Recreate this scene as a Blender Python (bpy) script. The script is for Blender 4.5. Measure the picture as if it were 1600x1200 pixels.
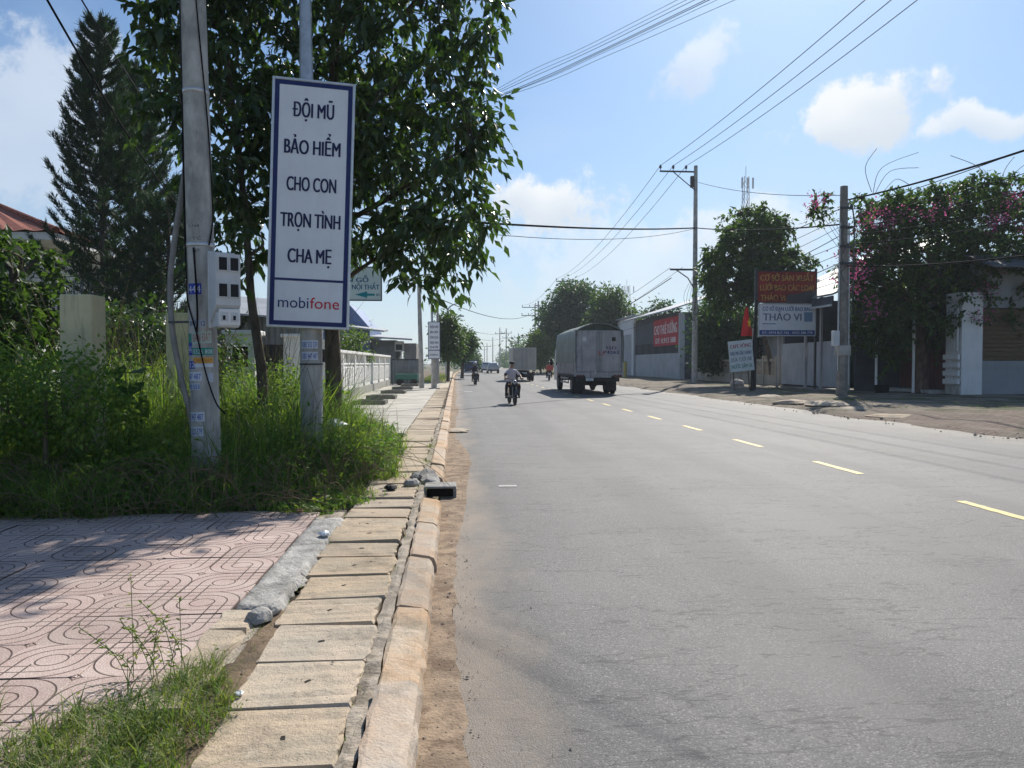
import bpy, math, random
import numpy as np
from mathutils import Vector, Matrix, Euler

# ------------------------------------------------------------------ camera, sky, sun, exposure
for o in list(bpy.data.objects): bpy.data.objects.remove(o)
S = bpy.context.scene
COL = S.collection
R = math.radians
FPX = 1180.0                      # focal length in pixels of the 1600 px wide photograph
CAM_Z = 1.5
YAW, PITCH = math.atan(88 / FPX), math.atan(32 / FPX)
cam = bpy.data.cameras.new('camera'); cam_o = bpy.data.objects.new('camera', cam); COL.objects.link(cam_o)
cam.sensor_width = 36; cam.lens = FPX / 1600 * 36; cam.clip_start = .05; cam.clip_end = 6000
cam_o.location = (0, 0, CAM_Z); cam_o.rotation_euler = (R(90) - PITCH, 0, -YAW)
S.camera = cam_o
CAM_R = Euler((R(90) - PITCH, 0, -YAW)).to_matrix()

SUN_AZ, SUN_EL = R(25), R(40)     # azimuth clockwise from +Y (down the road)
sun_dir = Vector((math.sin(SUN_AZ) * math.cos(SUN_EL), math.cos(SUN_AZ) * math.cos(SUN_EL), math.sin(SUN_EL)))
sl = bpy.data.lights.new('sun', 'SUN'); sl.energy = 4.8; sl.angle = R(.55); sl.color = (1, .945, .86)
so = bpy.data.objects.new('sun', sl); COL.objects.link(so)
so.rotation_euler = sun_dir.to_track_quat('Z', 'Y').to_euler(); so.location = (20, 40, 60)

S.view_settings.view_transform = 'Standard'; S.view_settings.look = 'None'
S.view_settings.gamma = 1; S.view_settings.use_curve_mapping = False
S.view_settings.exposure = .36
S.render.engine = 'CYCLES'
S.cycles.use_denoising = True
S.cycles.max_bounces = 6; S.cycles.transparent_max_bounces = 4; S.cycles.volume_bounces = 1
S.cycles.sample_clamp_indirect = 6
S.cycles.use_adaptive_sampling = True; S.cycles.adaptive_threshold = .02

def ray(px, py):
    return CAM_R @ Vector((px - 800, -(py - 600), -FPX))
def G(px, py, z=0.0):             # where the ray through a photo pixel meets the level z
    d = ray(px, py); t = (z - CAM_Z) / d.z
    return Vector((0, 0, CAM_Z)) + d * t
def AT(px, py, Y):                # where it meets the upright plane Y metres down the road
    d = ray(px, py); t = Y / d.y
    return Vector((0, 0, CAM_Z)) + d * t

class NT:
    """small node-tree writer"""
    def __init__(s, tree): s.t = tree; s.n = tree.nodes; s.l = tree.links
    def new(s, typ, **kw):
        n = s.n.new(typ)
        for k, v in kw.items(): setattr(n, k, v)
        return n
    def put(s, inp, v):
        if isinstance(v, bpy.types.NodeSocket): s.l.new(v, inp)
        elif v is not None: inp.default_value = v
    def math(s, op, a, b=None, c=None, clamp=False):
        n = s.new('ShaderNodeMath', operation=op); n.use_clamp = clamp
        s.put(n.inputs[0], a)
        if b is not None: s.put(n.inputs[1], b)
        if c is not None: s.put(n.inputs[2], c)
        return n.outputs[0]
    def vmath(s, op, a, b=None, out=0):
        n = s.new('ShaderNodeVectorMath', operation=op)
        s.put(n.inputs[0], a)
        if b is not None: s.put(n.inputs[1], b)
        return n.outputs[out]
    def noise(s, vec, scale, detail=4, rough=.55, out=0, dist=0):
        n = s.new('ShaderNodeTexNoise'); s.put(n.inputs['Vector'], vec); n.inputs['Scale'].default_value = scale
        n.inputs['Detail'].default_value = detail; n.inputs['Roughness'].default_value = rough
        n.inputs['Distortion'].default_value = dist
        return n.outputs[out]
    def mapr(s, v, a, b, c=0, d=1, smooth=True):
        n = s.new('ShaderNodeMapRange'); n.interpolation_type = 'SMOOTHSTEP' if smooth else 'LINEAR'
        s.put(n.inputs[0], v)
        for i, q in enumerate((a, b, c, d)): s.put(n.inputs[i + 1], q)
        return n.outputs[0]
    def mix(s, f, a, b, blend='MIX'):
        n = s.new('ShaderNodeMix', data_type='RGBA', blend_type=blend)
        s.put(n.inputs[0], f)
        for i, q in ((6, a), (7, b)):
            if isinstance(q, (tuple, list)): q = (*q[:3], 1)
            s.put(n.inputs[i], q)
        return n.outputs[2]
    def sep(s, v):
        n = s.new('ShaderNodeSeparateXYZ'); s.put(n.inputs[0], v); return n.outputs
    def comb(s, x, y, z):
        n = s.new('ShaderNodeCombineXYZ')
        for i, q in enumerate((x, y, z)): s.put(n.inputs[i], q)
        return n.outputs[0]
    def bump(s, h, strength=.3, dist=.01, normal=None):
        n = s.new('ShaderNodeBump'); s.put(n.inputs['Height'], h)
        n.inputs['Strength'].default_value = strength; n.inputs['Distance'].default_value = dist
        if normal is not None: s.put(n.inputs['Normal'], normal)
        return n.outputs[0]

# ---- world: clear tropical sky with a thin veil and a few fair-weather clouds
W = bpy.data.worlds.new('World'); S.world = W; W.use_nodes = True
W.cycles.sampling_method = 'MANUAL'; W.cycles.sample_map_resolution = 512
wt = NT(W.node_tree)
for n in list(wt.n): wt.n.remove(n)
wout = wt.new('ShaderNodeOutputWorld'); wbg = wt.new('ShaderNodeBackground')
sky = wt.new('ShaderNodeTexSky', sky_type='NISHITA'); sky.sun_disc = False
sky.sun_elevation = SUN_EL; sky.sun_rotation = SUN_AZ
sky.air_density = 1.0; sky.dust_density = .7; sky.ozone_density = 2.2; sky.altitude = 0
SKY_STRENGTH = .104
D = wt.new('ShaderNodeTexCoord').outputs['Generated']
dx, dy, dz = wt.sep(D)
# veil of thin high cloud and whitish haze low down
den = wt.math('ADD', wt.math('MAXIMUM', dz, 0), .22)
plan = wt.comb(wt.math('DIVIDE', dx, den), wt.math('DIVIDE', dy, den), 0)
veil = wt.mapr(wt.noise(plan, 1.5, 4, .55), .44, .80, 0, .38)
hazeb = wt.mapr(dz, .0, .34, .6, 0)
cloud_white = (7.1, 7.35, 7.6)
c = wt.mix(1.0, sky.outputs[0], (.585, .73, .845), 'MULTIPLY')
c = wt.mix(hazeb, c, (4.85, 5.4, 6.1))
c = wt.mix(veil, c, (4.5, 5.5, 6.9))
warp = wt.vmath('SCALE', wt.vmath('SUBTRACT', wt.noise(D, 7, 2, .6, out=1), (.5, .5, .5)))
warp.node.inputs['Scale'].default_value = .16
DW = wt.vmath('ADD', D, warp)
fine = wt.noise(D, 18, 7, .66)
clouds = [(868, 328, 112, 54, 1.0), (1345, 180, 94, 52, 1.0), (1540, 213, 56, 26, .85), (1068, 116, 56, 44, .6),
          (1200, 360, 200, 50, .55), (60, 170, 170, 130, .5), (980, 420, 250, 70, .4), (-300, 320, 240, 120, .7)]
for (px, py, a, b, amt) in clouds:
    d0 = ray(px, py).normalized(); rt = d0.cross(Vector((0, 0, 1))).normalized(); up = rt.cross(d0)
    off = wt.vmath('SUBTRACT', DW, tuple(d0))
    u = wt.math('DIVIDE', wt.vmath('DOT_PRODUCT', off, tuple(rt), 1), a / FPX)
    v = wt.math('DIVIDE', wt.vmath('DOT_PRODUCT', off, tuple(up), 1), b / FPX)
    w3 = wt.math('MULTIPLY', wt.vmath('DOT_PRODUCT', off, tuple(d0), 1), 3)
    r2 = wt.math('ADD', wt.math('ADD', wt.math('MULTIPLY', u, u), wt.math('MULTIPLY', v, v)), wt.math('MULTIPLY', w3, w3))
    dens = wt.math('ADD', wt.math('SUBTRACT', 1.0, wt.math('SQRT', r2)), wt.math('MULTIPLY', wt.math('SUBTRACT', fine, .5), 2.3))
    m = wt.mapr(dens, .0, .5, 0, amt)
    shade = wt.mapr(v, -.7, .7, 0, 1)          # cloud bases are greyer than their tops
    cc = wt.mix(shade, (5.3, 5.9, 6.6), cloud_white)
    c = wt.mix(m, c, cc)
wt.put(wbg.inputs[0], c); wbg.inputs[1].default_value = SKY_STRENGTH
wt.l.new(wbg.outputs[0], wout.inputs[0])

# ------------------------------------------------------------------ mesh helpers
class MB:
    def __init__(s): s.v = []; s.f = []; s.mi = []; s.sm = []; s.M = None
    def add(s, vs, fs, mi=0, smooth=False):
        o = len(s.v)
        for p in vs:
            p = Vector(p)
            s.v.append(tuple(s.M @ p if s.M is not None else p))
        for f in fs: s.f.append(tuple(i + o for i in f)); s.mi.append(mi); s.sm.append(smooth)
        return s
    def box(s, x0, x1, y0, y1, z0, z1, mi=0, ch=0.0):
        if ch <= 0:
            vs = [(x, y, z) for x in (x0, x1) for y in (y0, y1) for z in (z0, z1)]
            fs = [(0, 1, 3, 2), (4, 6, 7, 5), (0, 4, 5, 1), (2, 3, 7, 6), (0, 2, 6, 4), (1, 5, 7, 3)]
            return s.add(vs, fs, mi)
        cx, cy, cz = (x0 + x1) / 2, (y0 + y1) / 2, (z0 + z1) / 2
        h = [abs(x1 - x0) / 2, abs(y1 - y0) / 2, abs(z1 - z0) / 2]
        ch = min(ch, *[q * .95 for q in h])
        vs = []; idx = {}
        for sx in (-1, 1):
            for sy in (-1, 1):
                for sz in (-1, 1):
                    for ax in range(3):
                        p = [sx * h[0], sy * h[1], sz * h[2]]
                        for k in range(3):
                            if k != ax: p[k] -= (sx, sy, sz)[k] * ch
                        idx[(sx, sy, sz, ax)] = len(vs); vs.append((cx + p[0], cy + p[1], cz + p[2]))
        fs = []
        for ax in range(3):
            a, b = [k for k in range(3) if k != ax]
            for sg in (-1, 1):
                q = []
                for (p, r_) in ((-1, -1), (1, -1), (1, 1), (-1, 1)):
                    t = [0, 0, 0]; t[ax] = sg; t[a] = p; t[b] = r_
                    q.append(idx[(*t, ax)])
                fs.append(tuple(q if (sg > 0) == (ax != 1) else q[::-1]))
        for ax in range(3):       # edges
            a, b = [k for k in range(3) if k != ax]
            for sa in (-1, 1):
                for sb in (-1, 1):
                    q = []
                    for (e, face) in ((-1, a), (1, a), (1, b), (-1, b)):
                        t = [0, 0, 0]; t[ax] = e; t[a] = sa; t[b] = sb
                        q.append(idx[(*t, face)])
                    fs.append(tuple(q))
        for sx in (-1, 1):
            for sy in (-1, 1):
                for sz in (-1, 1): fs.append(tuple(idx[(sx, sy, sz, k)] for k in range(3)))
        return s.add(vs, fs, mi)
    def tube(s, pts, r, n=8, mi=0, cap=True, smooth=True, flat=1.0):
        pts = [Vector(p) for p in pts]; m = len(pts)
        rs = [r] * m if not hasattr(r, '__len__') else list(r)
        vs = []; prev = None
        for i, p in enumerate(pts):
            t = (pts[min(i + 1, m - 1)] - pts[max(i - 1, 0)])
            t = t.normalized() if t.length > 1e-9 else Vector((0, 0, 1))
            if prev is None: a = t.orthogonal().normalized()
            else:
                a = prev - t * prev.dot(t)
                a = a.normalized() if a.length > 1e-6 else t.orthogonal().normalized()
            prev = a; b = t.cross(a)
            for k in range(n):
                an = 2 * math.pi * k / n
                vs.append(p + a * (rs[i] * math.cos(an)) + b * (rs[i] * flat * math.sin(an)))
        fs = [(i * n + k, i * n + (k + 1) % n, (i + 1) * n + (k + 1) % n, (i + 1) * n + k) for i in range(m - 1) for k in range(n)]
        s.add(vs, fs, mi, smooth)
        if cap:
            s.add(vs[:n], [tuple(range(n - 1, -1, -1))], mi); s.add(vs[-n:], [tuple(range(n))], mi)
        return s
    def cyl(s, p0, p1, r0, r1=None, n=16, mi=0, cap=True): return s.tube([p0, p1], [r0, r0 if r1 is None else r1], n, mi, cap)
    def lathe(s, prof, n=20, mi=0, M=None, smooth=True):     # (radius, height) round Z
        vs = [(r * math.cos(2 * math.pi * k / n), r * math.sin(2 * math.pi * k / n), z) for r, z in prof for k in range(n)]
        if M is not None: vs = [M @ Vector(p) for p in vs]
        fs = [(i * n + k, i * n + (k + 1) % n, (i + 1) * n + (k + 1) % n, (i + 1) * n + k) for i in range(len(prof) - 1) for k in range(n)]
        return s.add(vs, fs, mi, smooth)
    def loft(s, rings, mi=0, cap=True, smooth=False, closed=True):
        n = len(rings[0]); vs = [p for r_ in rings for p in r_]
        kk = range(n if closed else n - 1)
        fs = [(i * n + k, i * n + (k + 1) % n, (i + 1) * n + (k + 1) % n, (i + 1) * n + k) for i in range(len(rings) - 1) for k in kk]
        s.add(vs, fs, mi, smooth)
        if cap and closed:
            s.add(rings[0], [tuple(range(n - 1, -1, -1))], mi); s.add(rings[-1], [tuple(range(n))], mi)
        return s
    def build(s, name, mats, parent=None, loc=None):
        me = bpy.data.meshes.new(name); me.from_pydata(s.v, [], s.f)
        if not isinstance(mats, (list, tuple)): mats = [mats]
        for m in mats: me.materials.append(m)
        me.polygons.foreach_set('material_index', s.mi); me.polygons.foreach_set('use_smooth', s.sm)
        me.validate(); me.update()
        return link(name, me, parent, loc)

def link(name, me, parent=None, loc=None):
    o = bpy.data.objects.new(name, me); COL.objects.link(o)
    if parent is not None: o.parent = parent
    if loc is not None: o.location = loc
    return o
def bx(name, mats, parent, *a, ch=0.0): return MB().box(*a, ch=ch).build(name, mats, parent)

LABELS = set()
def tag(o, label, cat, group=None, kind=None):
    o['label'] = label; o['category'] = cat
    if group: o['group'] = group
    if kind: o['kind'] = kind
    return o
def thing(name, label, cat, loc=(0, 0, 0), rz=0.0, group=None):
    o = bpy.data.objects.new(name, None); COL.objects.link(o); o.empty_display_size = .2
    o.location = loc; o.rotation_euler = (0, 0, rz)
    return tag(o, label, cat, group)
def struct(o, label=None):
    o['kind'] = 'structure'
    if label: o['label'] = label
    return o
def dup(root, loc=None, rz=None, label=None, parent=None):
    r = root.copy(); COL.objects.link(r)
    if parent is not None: r.parent = parent
    if loc is not None: r.location = loc
    if rz is not None: r.rotation_euler = (0, 0, rz)
    if label: r['label'] = label
    for ch in list(root.children): dup(ch, parent=r)
    return r

def np_mesh(name, V, F, mats, parent=None, attr=None, smooth=False, mi=None):
    V = np.asarray(V, np.float32); F = np.asarray(F, np.int32)
    me = bpy.data.meshes.new(name)
    me.vertices.add(len(V)); me.vertices.foreach_set('co', V.ravel())
    k = F.shape[1]
    me.loops.add(F.size); me.loops.foreach_set('vertex_index', F.ravel())
    me.polygons.add(len(F)); me.polygons.foreach_set('loop_start', np.arange(0, F.size, k, dtype=np.int32))
    me.polygons.foreach_set('use_smooth', np.full(len(F), smooth))
    if not isinstance(mats, (list, tuple)): mats = [mats]
    for m in mats: me.materials.append(m)
    if mi is not None: me.polygons.foreach_set('material_index', np.asarray(mi, np.int32))
    if attr is not None:
        a = me.attributes.new('rnd', 'FLOAT', 'POINT'); a.data.foreach_set('value', np.asarray(attr, np.float32))
    me.update(calc_edges=True)
    return link(name, me, parent)

# ------------------------------------------------------------------ materials
def newmat(name):
    m = bpy.data.materials.new(name); m.use_nodes = True
    t = NT(m.node_tree); b = t.n['Principled BSDF']
    return m, t, b
def pmat(name, col, var=.18, scale=3.0, rough=.8, bump=.15, bscale=45, metal=0.0, spec=.3, col2=None, amt=.5, rnd=0.0, stain=0.0, stain_col=(.05, .045, .04), coat=0.0, stretch=None):
    m, t, b = newmat(name)
    oc = t.new('ShaderNodeTexCoord').outputs['Object']
    if stretch: oc = t.vmath('MULTIPLY', oc, stretch)
    n1 = t.noise(oc, scale, 6, .6)
    lo = tuple(q * (1 - var) for q in col); hi = tuple(min(1, q * (1 + var)) for q in col)
    c = t.mix(t.mapr(n1, .3, .7), lo, hi)
    if col2: c = t.mix(t.mapr(t.noise(oc, scale * .6, 5, .65), .66 - amt * .3, .8 - amt * .3), c, col2)
    if stain:
        sv = t.vmath('MULTIPLY', oc, (5, 5, .6))
        c = t.mix(t.math('MULTIPLY', t.mapr(t.noise(sv, 1.3, 6, .65), .48, .72), stain), c, stain_col)
    if rnd:
        rr = t.new('ShaderNodeObjectInfo').outputs['Random']
        k = t.math('ADD', 1 - rnd, t.math('MULTIPLY', rr, 2 * rnd))
        c = t.mix(1.0, c, t.comb(k, k, k), 'MULTIPLY')
    t.put(b.inputs['Base Color'], c)
    n2 = t.noise(oc, bscale, 4, .6)
    t.put(b.inputs['Roughness'], t.math('ADD', rough - .06, t.math('MULTIPLY', n2, .12)))
    b.inputs['Metallic'].default_value = metal; b.inputs['Specular IOR Level'].default_value = spec
    if coat: b.inputs['Coat Weight'].default_value = coat; b.inputs['Coat Roughness'].default_value = .12
    if bump: t.put(b.inputs['Normal'], t.bump(n2, bump, .6 / bscale))
    return m
def leafmat(name, c1, c2, trans=.35, rough=.5, tcol=None, spec=.35):
    m, t, b = newmat(name)
    at = t.new('ShaderNodeAttribute', attribute_name='rnd').outputs['Fac']
    c = t.mix(at, c1, c2)
    t.put(b.inputs['Base Color'], c); b.inputs['Roughness'].default_value = rough; b.inputs['Specular IOR Level'].default_value = spec
    tr = t.new('ShaderNodeBsdfTranslucent')
    tc = t.mix(1.0, c, tcol or (1.5, 1.55, .7), 'MULTIPLY'); t.put(tr.inputs[0], tc)
    mx = t.new('ShaderNodeMixShader'); mx.inputs[0].default_value = trans
    t.l.new(b.outputs[0], mx.inputs[1]); t.l.new(tr.outputs[0], mx.inputs[2])
    t.l.new(mx.outputs[0], t.n['Material Output'].inputs['Surface'])
    return m
def flat(name, col, rough=.6, metal=0.0, spec=.35, coat=0.0):
    return pmat(name, col, var=.06, scale=2.0, rough=rough, bump=.03, bscale=60, metal=metal, spec=spec, coat=coat)

M = {}
M['concrete_pole'] = pmat('concrete_pole', (.45, .435, .40), .28, 6, .9, .6, 50, col2=(.30, .285, .26), amt=.45, stain=.6, stain_col=(.17, .16, .15), stretch=(1, 1, .45))
M['concrete'] = pmat('concrete', (.40, .385, .355), .22, 2.2, .88, .35, 55, col2=(.27, .255, .23), amt=.4)
M['rough_concrete'] = pmat('rough_concrete', (.37, .355, .33), .28, 8, .95, 1.0, 38, col2=(.24, .23, .21), amt=.5)
M['far_concrete'] = pmat('far_concrete', (.33, .325, .31), .15, 1, .85, 0)
M['galv'] = pmat('galvanised_steel', (.45, .47, .49), .14, 9, .45, .05, 60, metal=.75, spec=.5)
M['steel_dark'] = flat('dark_steel', (.07, .075, .08), .5, .3)
M['black'] = flat('black_rubber', (.018, .018, .02), .75)
M['wire'] = flat('black_cable', (.016, .016, .018), .95, spec=.05)
M['wire_grey'] = flat('grey_wire', (.05, .053, .057), .9, spec=.08)
M['white_paint'] = pmat('white_paint', (.76, .755, .73), .07, 2, .6, .06, 40)
M['sign_white'] = pmat('sign_white', (.84, .86, .88), .05, 1.5, .42, .04, 9, spec=.4, stain=.14, stain_col=(.5, .5, .48))
M['sign_navy'] = flat('sign_navy', (.012, .025, .13), .45)
M['sign_text'] = flat('sign_text_navy', (.012, .018, .085), .5)
M['sign_red'] = flat('logo_red', (.62, .015, .04), .5)
M['logo_blue'] = flat('logo_blue', (.01, .03, .16), .5)
M['alu'] = pmat('aluminium', (.62, .63, .64), .1, 6, .4, .04, 60, metal=.6, spec=.5)
M['box_grey'] = pmat('meter_box_plastic', (.60, .61, .61), .07, 6, .5, .05, 50, stain=.12, stain_col=(.3, .29, .27))
M['glass_dark'] = flat('dark_glass', (.02, .024, .028), .12, spec=.6)
M['bark'] = pmat('bark', (.105, .085, .068), .4, 9, .95, 1.0, 22, col2=(.055, .045, .038), amt=.5, stretch=(1, 1, .35))
M['bark_brown'] = pmat('bark_brown', (.15, .10, .075), .4, 7, .95, 1.0, 18, stretch=(1, 1, .4))
M['twig'] = pmat('twig', (.16, .125, .09), .3, 9, .9, 0)
M['cream'] = pmat('cream_plaster', (.63, .56, .35), .12, 2.5, .9, .2, 40, stain=.75, stain_col=(.12, .11, .085))
M['white_plaster'] = pmat('white_plaster', (.76, .75, .71), .07, 2, .85, .15, 40, stain=.28, stain_col=(.36, .34, .29))
M['white_wall'] = pmat('white_wall', (.70, .70, .69), .07, 1.2, .85, .1, 30, stain=.2, stain_col=(.3, .29, .27))
M['soil'] = pmat('soil', (.16, .115, .075), .35, 3, .98, .8, 30, col2=(.09, .07, .045), amt=.5)
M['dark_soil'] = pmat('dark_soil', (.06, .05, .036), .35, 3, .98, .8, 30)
M['red'] = flat('red_cloth', (.62, .02, .02), .7)
M['yellow'] = flat('yellow', (.75, .52, .04), .6)
# ------------------------------------------------------------------ the setting: ground, road, pavement
rng = np.random.default_rng(7); random.seed(7)
def bend(Y):                       # the road swings gently right in the distance
    if Y < 80: return 0.0
    if Y < 160: return .00028 * (Y - 80) ** 2
    return .00028 * 6400 + .0448 * (Y - 160)
def strip(name, mat, x0, x1, z, ys, j0=0.0, j1=0.0, seed=1):
    rg = random.Random(seed); mb = MB(); vs = []
    for y in ys:
        b = bend(y)
        vs += [((x0(y) if callable(x0) else x0) + b + rg.uniform(-j0, j0), y, z), ((x1(y) if callable(x1) else x1) + b + rg.uniform(-j1, j1), y, z)]
    mb.add(vs, [(2 * i, 2 * i + 1, 2 * i + 3, 2 * i + 2) for i in range(len(ys) - 1)])
    return mb.build(name, mat)

M['ground'] = pmat('ground_soil', (.15, .13, .085), .3, .6, .98, .5, 12, col2=(.07, .085, .035), amt=.6)
g = MB().add([(-2500, -300, -.06), (2500, -300, -.06), (2500, 3500, -.06), (-2500, 3500, -.06)], [(0, 1, 2, 3)]).build('ground', M['ground'])
struct(g, 'soil ground reaching out to the horizon')

def asphalt_mat():
    m, t, b = newmat('asphalt')
    oc = t.new('ShaderNodeTexCoord').outputs['Object']
    x, y, z = t.sep(oc)
    c = t.mix(t.mapr(t.noise(oc, .55, 6, .6), .3, .7), (.118, .116, .113), (.152, .149, .144))
    # wheel tracks and streaks along the road
    st = t.noise(t.vmath('MULTIPLY', oc, (1.3, .035, 1)), 1.0, 5, .6)
    c = t.mix(t.mapr(st, .45, .75, 0, .5), c, (.185, .18, .172))
    dk = t.noise(t.vmath('MULTIPLY', oc, (2.4, .05, 1)), 1.0, 4, .6)
    c = t.mix(t.mapr(dk, .56, .74, 0, .42), c, (.085, .084, .083))
    # aggregate: pale and dark chips
    v1 = t.new('ShaderNodeTexVoronoi'); t.put(v1.inputs['Vector'], oc); v1.inputs['Scale'].default_value = 125
    chips = t.sep(v1.outputs['Color'])[0]
    c = t.mix(t.mapr(chips, .74, 1.0, 0, .6), c, (.30, .29, .27))
    c = t.mix(t.mapr(chips, .26, .02, 0, .55), c, (.05, .05, .05))
    # lanes polished by tyres, broad repaired areas
    lane = t.math('SINE', t.math('ADD', t.math('MULTIPLY', x, 3.45), t.math('MULTIPLY', t.noise(t.vmath('MULTIPLY', oc, (.3, .06, 1)), 1, 3), 1.6)))
    c = t.mix(t.mapr(lane, .2, 1.0, 0, .34), c, (.075, .074, .073))
    c = t.mix(t.mapr(t.noise(t.vmath('MULTIPLY', oc, (.6, .22, 1)), 1.0, 3, .5), .54, .60, 0, .35), c, (.175, .17, .162))
    # cracks sealed across the lane, oil patches
    ck = t.noise(t.vmath('MULTIPLY', oc, (.5, 2.2, 1)), .5, 5, .7)
    c = t.mix(t.mapr(t.math('ABSOLUTE', t.math('SUBTRACT', ck, .5)), .0, .008, .7, 0), c, (.05, .05, .05))
    oil = t.noise(oc, 2.2, 3, .6)
    c = t.mix(t.mapr(oil, .68, .78, 0, .6), c, (.07, .068, .066))
    # sand carried in from the left verge
    wob = t.math('MULTIPLY', t.math('SUBTRACT', t.noise(t.vmath('MULTIPLY', oc, (1, .5, 1)), 1.2, 6, .65), .5), 1.5)
    sand = t.mapr(t.math('ADD', x, wob), .55, -.12, 0, .8)
    c = t.mix(sand, c, t.mix(t.noise(oc, 8, 6, .7), (.25, .19, .14), (.33, .27, .21)))
    wob2 = t.math('MULTIPLY', t.math('SUBTRACT', t.noise(oc, .8, 5, .65), .5), 2.5)
    c = t.mix(t.mapr(t.math('ADD', x, wob2), 9.8, 11.4, 0, .6), c, (.27, .235, .19))
    t.put(b.inputs['Base Color'], c); b.inputs['Roughness'].default_value = .72; b.inputs['Specular IOR Level'].default_value = .28
    h = t.math('ADD', t.math('MULTIPLY', v1.outputs['Distance'], -1.0), t.math('MULTIPLY', t.noise(oc, 30, 3, .6), .6))
    t.put(b.inputs['Normal'], t.bump(h, .55, .004))
    return m
M['asphalt'] = asphalt_mat()
ys = [-30, -10, 0] + [float(q) for q in range(10, 100, 10)] + [100 + 8 * i for i in range(60)] + [700, 1000]
road = struct(strip('road', M['asphalt'], lambda y: -.02, lambda y: 11.25, 0.0, ys), 'grey asphalt road running into the distance')

def paint_mat(name, col):
    m, t, b = newmat(name)
    oc = t.new('ShaderNodeTexCoord').outputs['Object']
    c = t.mix(t.mapr(t.noise(oc, 14, 6, .7), .44, .66, 0, .85), col, (.19, .175, .15))
    t.put(b.inputs['Base Color'], c); b.inputs['Roughness'].default_value = .65
    t.put(b.inputs['Normal'], t.bump(t.noise(oc, 120, 3), .3, .003))
    return m
M['yellow_line'] = paint_mat('yellow_line_paint', (.66, .50, .13))
M['white_line'] = paint_mat('white_line_paint', (.40, .39, .37))
yc = 7.15; k = 0
dash_me = None
while yc < 130:
    if dash_me is None:
        rg = random.Random(3); pts = []
        n = 14
        L_ = [(-.058 + rg.uniform(-.007, .007), -.66 + 1.32 * i / n) for i in range(n + 1)]
        R_ = [(.058 + rg.uniform(-.007, .007), -.66 + 1.32 * i / n) for i in range(n + 1)]
        mb = MB(); mb.add([(x, y, 0) for x, y in L_] + [(x, y, 0) for x, y in R_], [(i, n + 1 + i, n + 2 + i, i + 1) for i in range(n)])
        o = mb.build('lane_dash', M['yellow_line'], road, (5.48 + bend(yc), yc, .004)); dash_me = o.data
    else: o = link('lane_dash', dash_me, road, (5.48 + bend(yc), yc, .004))
    o.rotation_euler.z = -.0007 * max(0, min(80, yc - 80)) * .8
    yc += 3.34; k += 1
p = G(792, 760)
bx('paint_patch', M['white_line'], road, p.x - .10, p.x + .12, p.y - .05, p.y + .06, .003, .006)
p = G(727, 612)
bx('paint_patch', M['white_line'], road, p.x - .1, p.x + .35, p.y - .25, p.y + .3, .003, .006)

# gutter of sand and washed soil between kerb and asphalt
M['sand'] = pmat('gutter_sand', (.29, .215, .15), .3, 7, .97, 1.0, 60, col2=(.18, .125, .085), amt=.55)
yy = [-6 + .16 * i for i in range(190)] + [25 + 2 * i for i in range(40)]
def gut(y): return -.01 + .1 * max(0, math.sin(y * .55 + 1)) + (.16 if 6 < y < 15 else 0) * math.sin((y - 6) / 9 * math.pi if 6 < y < 15 else 0)
gs = strip('gutter', M['sand'], -.17, gut, .005, yy, 0, .022, 5); struct(gs, 'sandy gutter between kerb and asphalt')
# grit and pebbles lying in it
V = []; F = []
def pebbles(n, xr, yr, z, smin, smax):
    for i in range(n):
        s_ = rng.uniform(smin, smax) * (1 if rng.random() < .93 else 2.2); c = np.array([rng.uniform(*xr), yr[0] + (yr[1] - yr[0]) * rng.random() ** 1.6, z + s_ * .25])
        o = len(V)
        for d in ((1, 0, 0), (0, 1, 0), (-1, 0, 0), (0, -1, 0), (0, 0, .7), (0, 0, -.4)):
            V.append(c + np.array(d) * s_ * rng.uniform(.5, 1, 3))
        for f in ((0, 1, 4), (1, 2, 4), (2, 3, 4), (3, 0, 4), (1, 0, 5), (2, 1, 5), (3, 2, 5), (0, 3, 5)): F.append(tuple(q + o for q in f))
pebbles(900, (-.16, .12), (2.2, 17), .004, .002, .008)
pebbles(160, (-.1, .5), (2.2, 18), .002, .002, .006)
pebbles(260, (-1.02, -.34), (2.2, 12), .125, .002, .006)
pebbles(250, (10.4, 13.5), (14, 32), .02, .01, .05)
M['pebble'] = pmat('pebble', (.36, .30, .24), .4, 30, .9, 0)
gr = np_mesh('gravel', V, F, M['pebble']); tag(gr, 'loose grit and pebbles along the gutter', 'gravel', kind='stuff')

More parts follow.
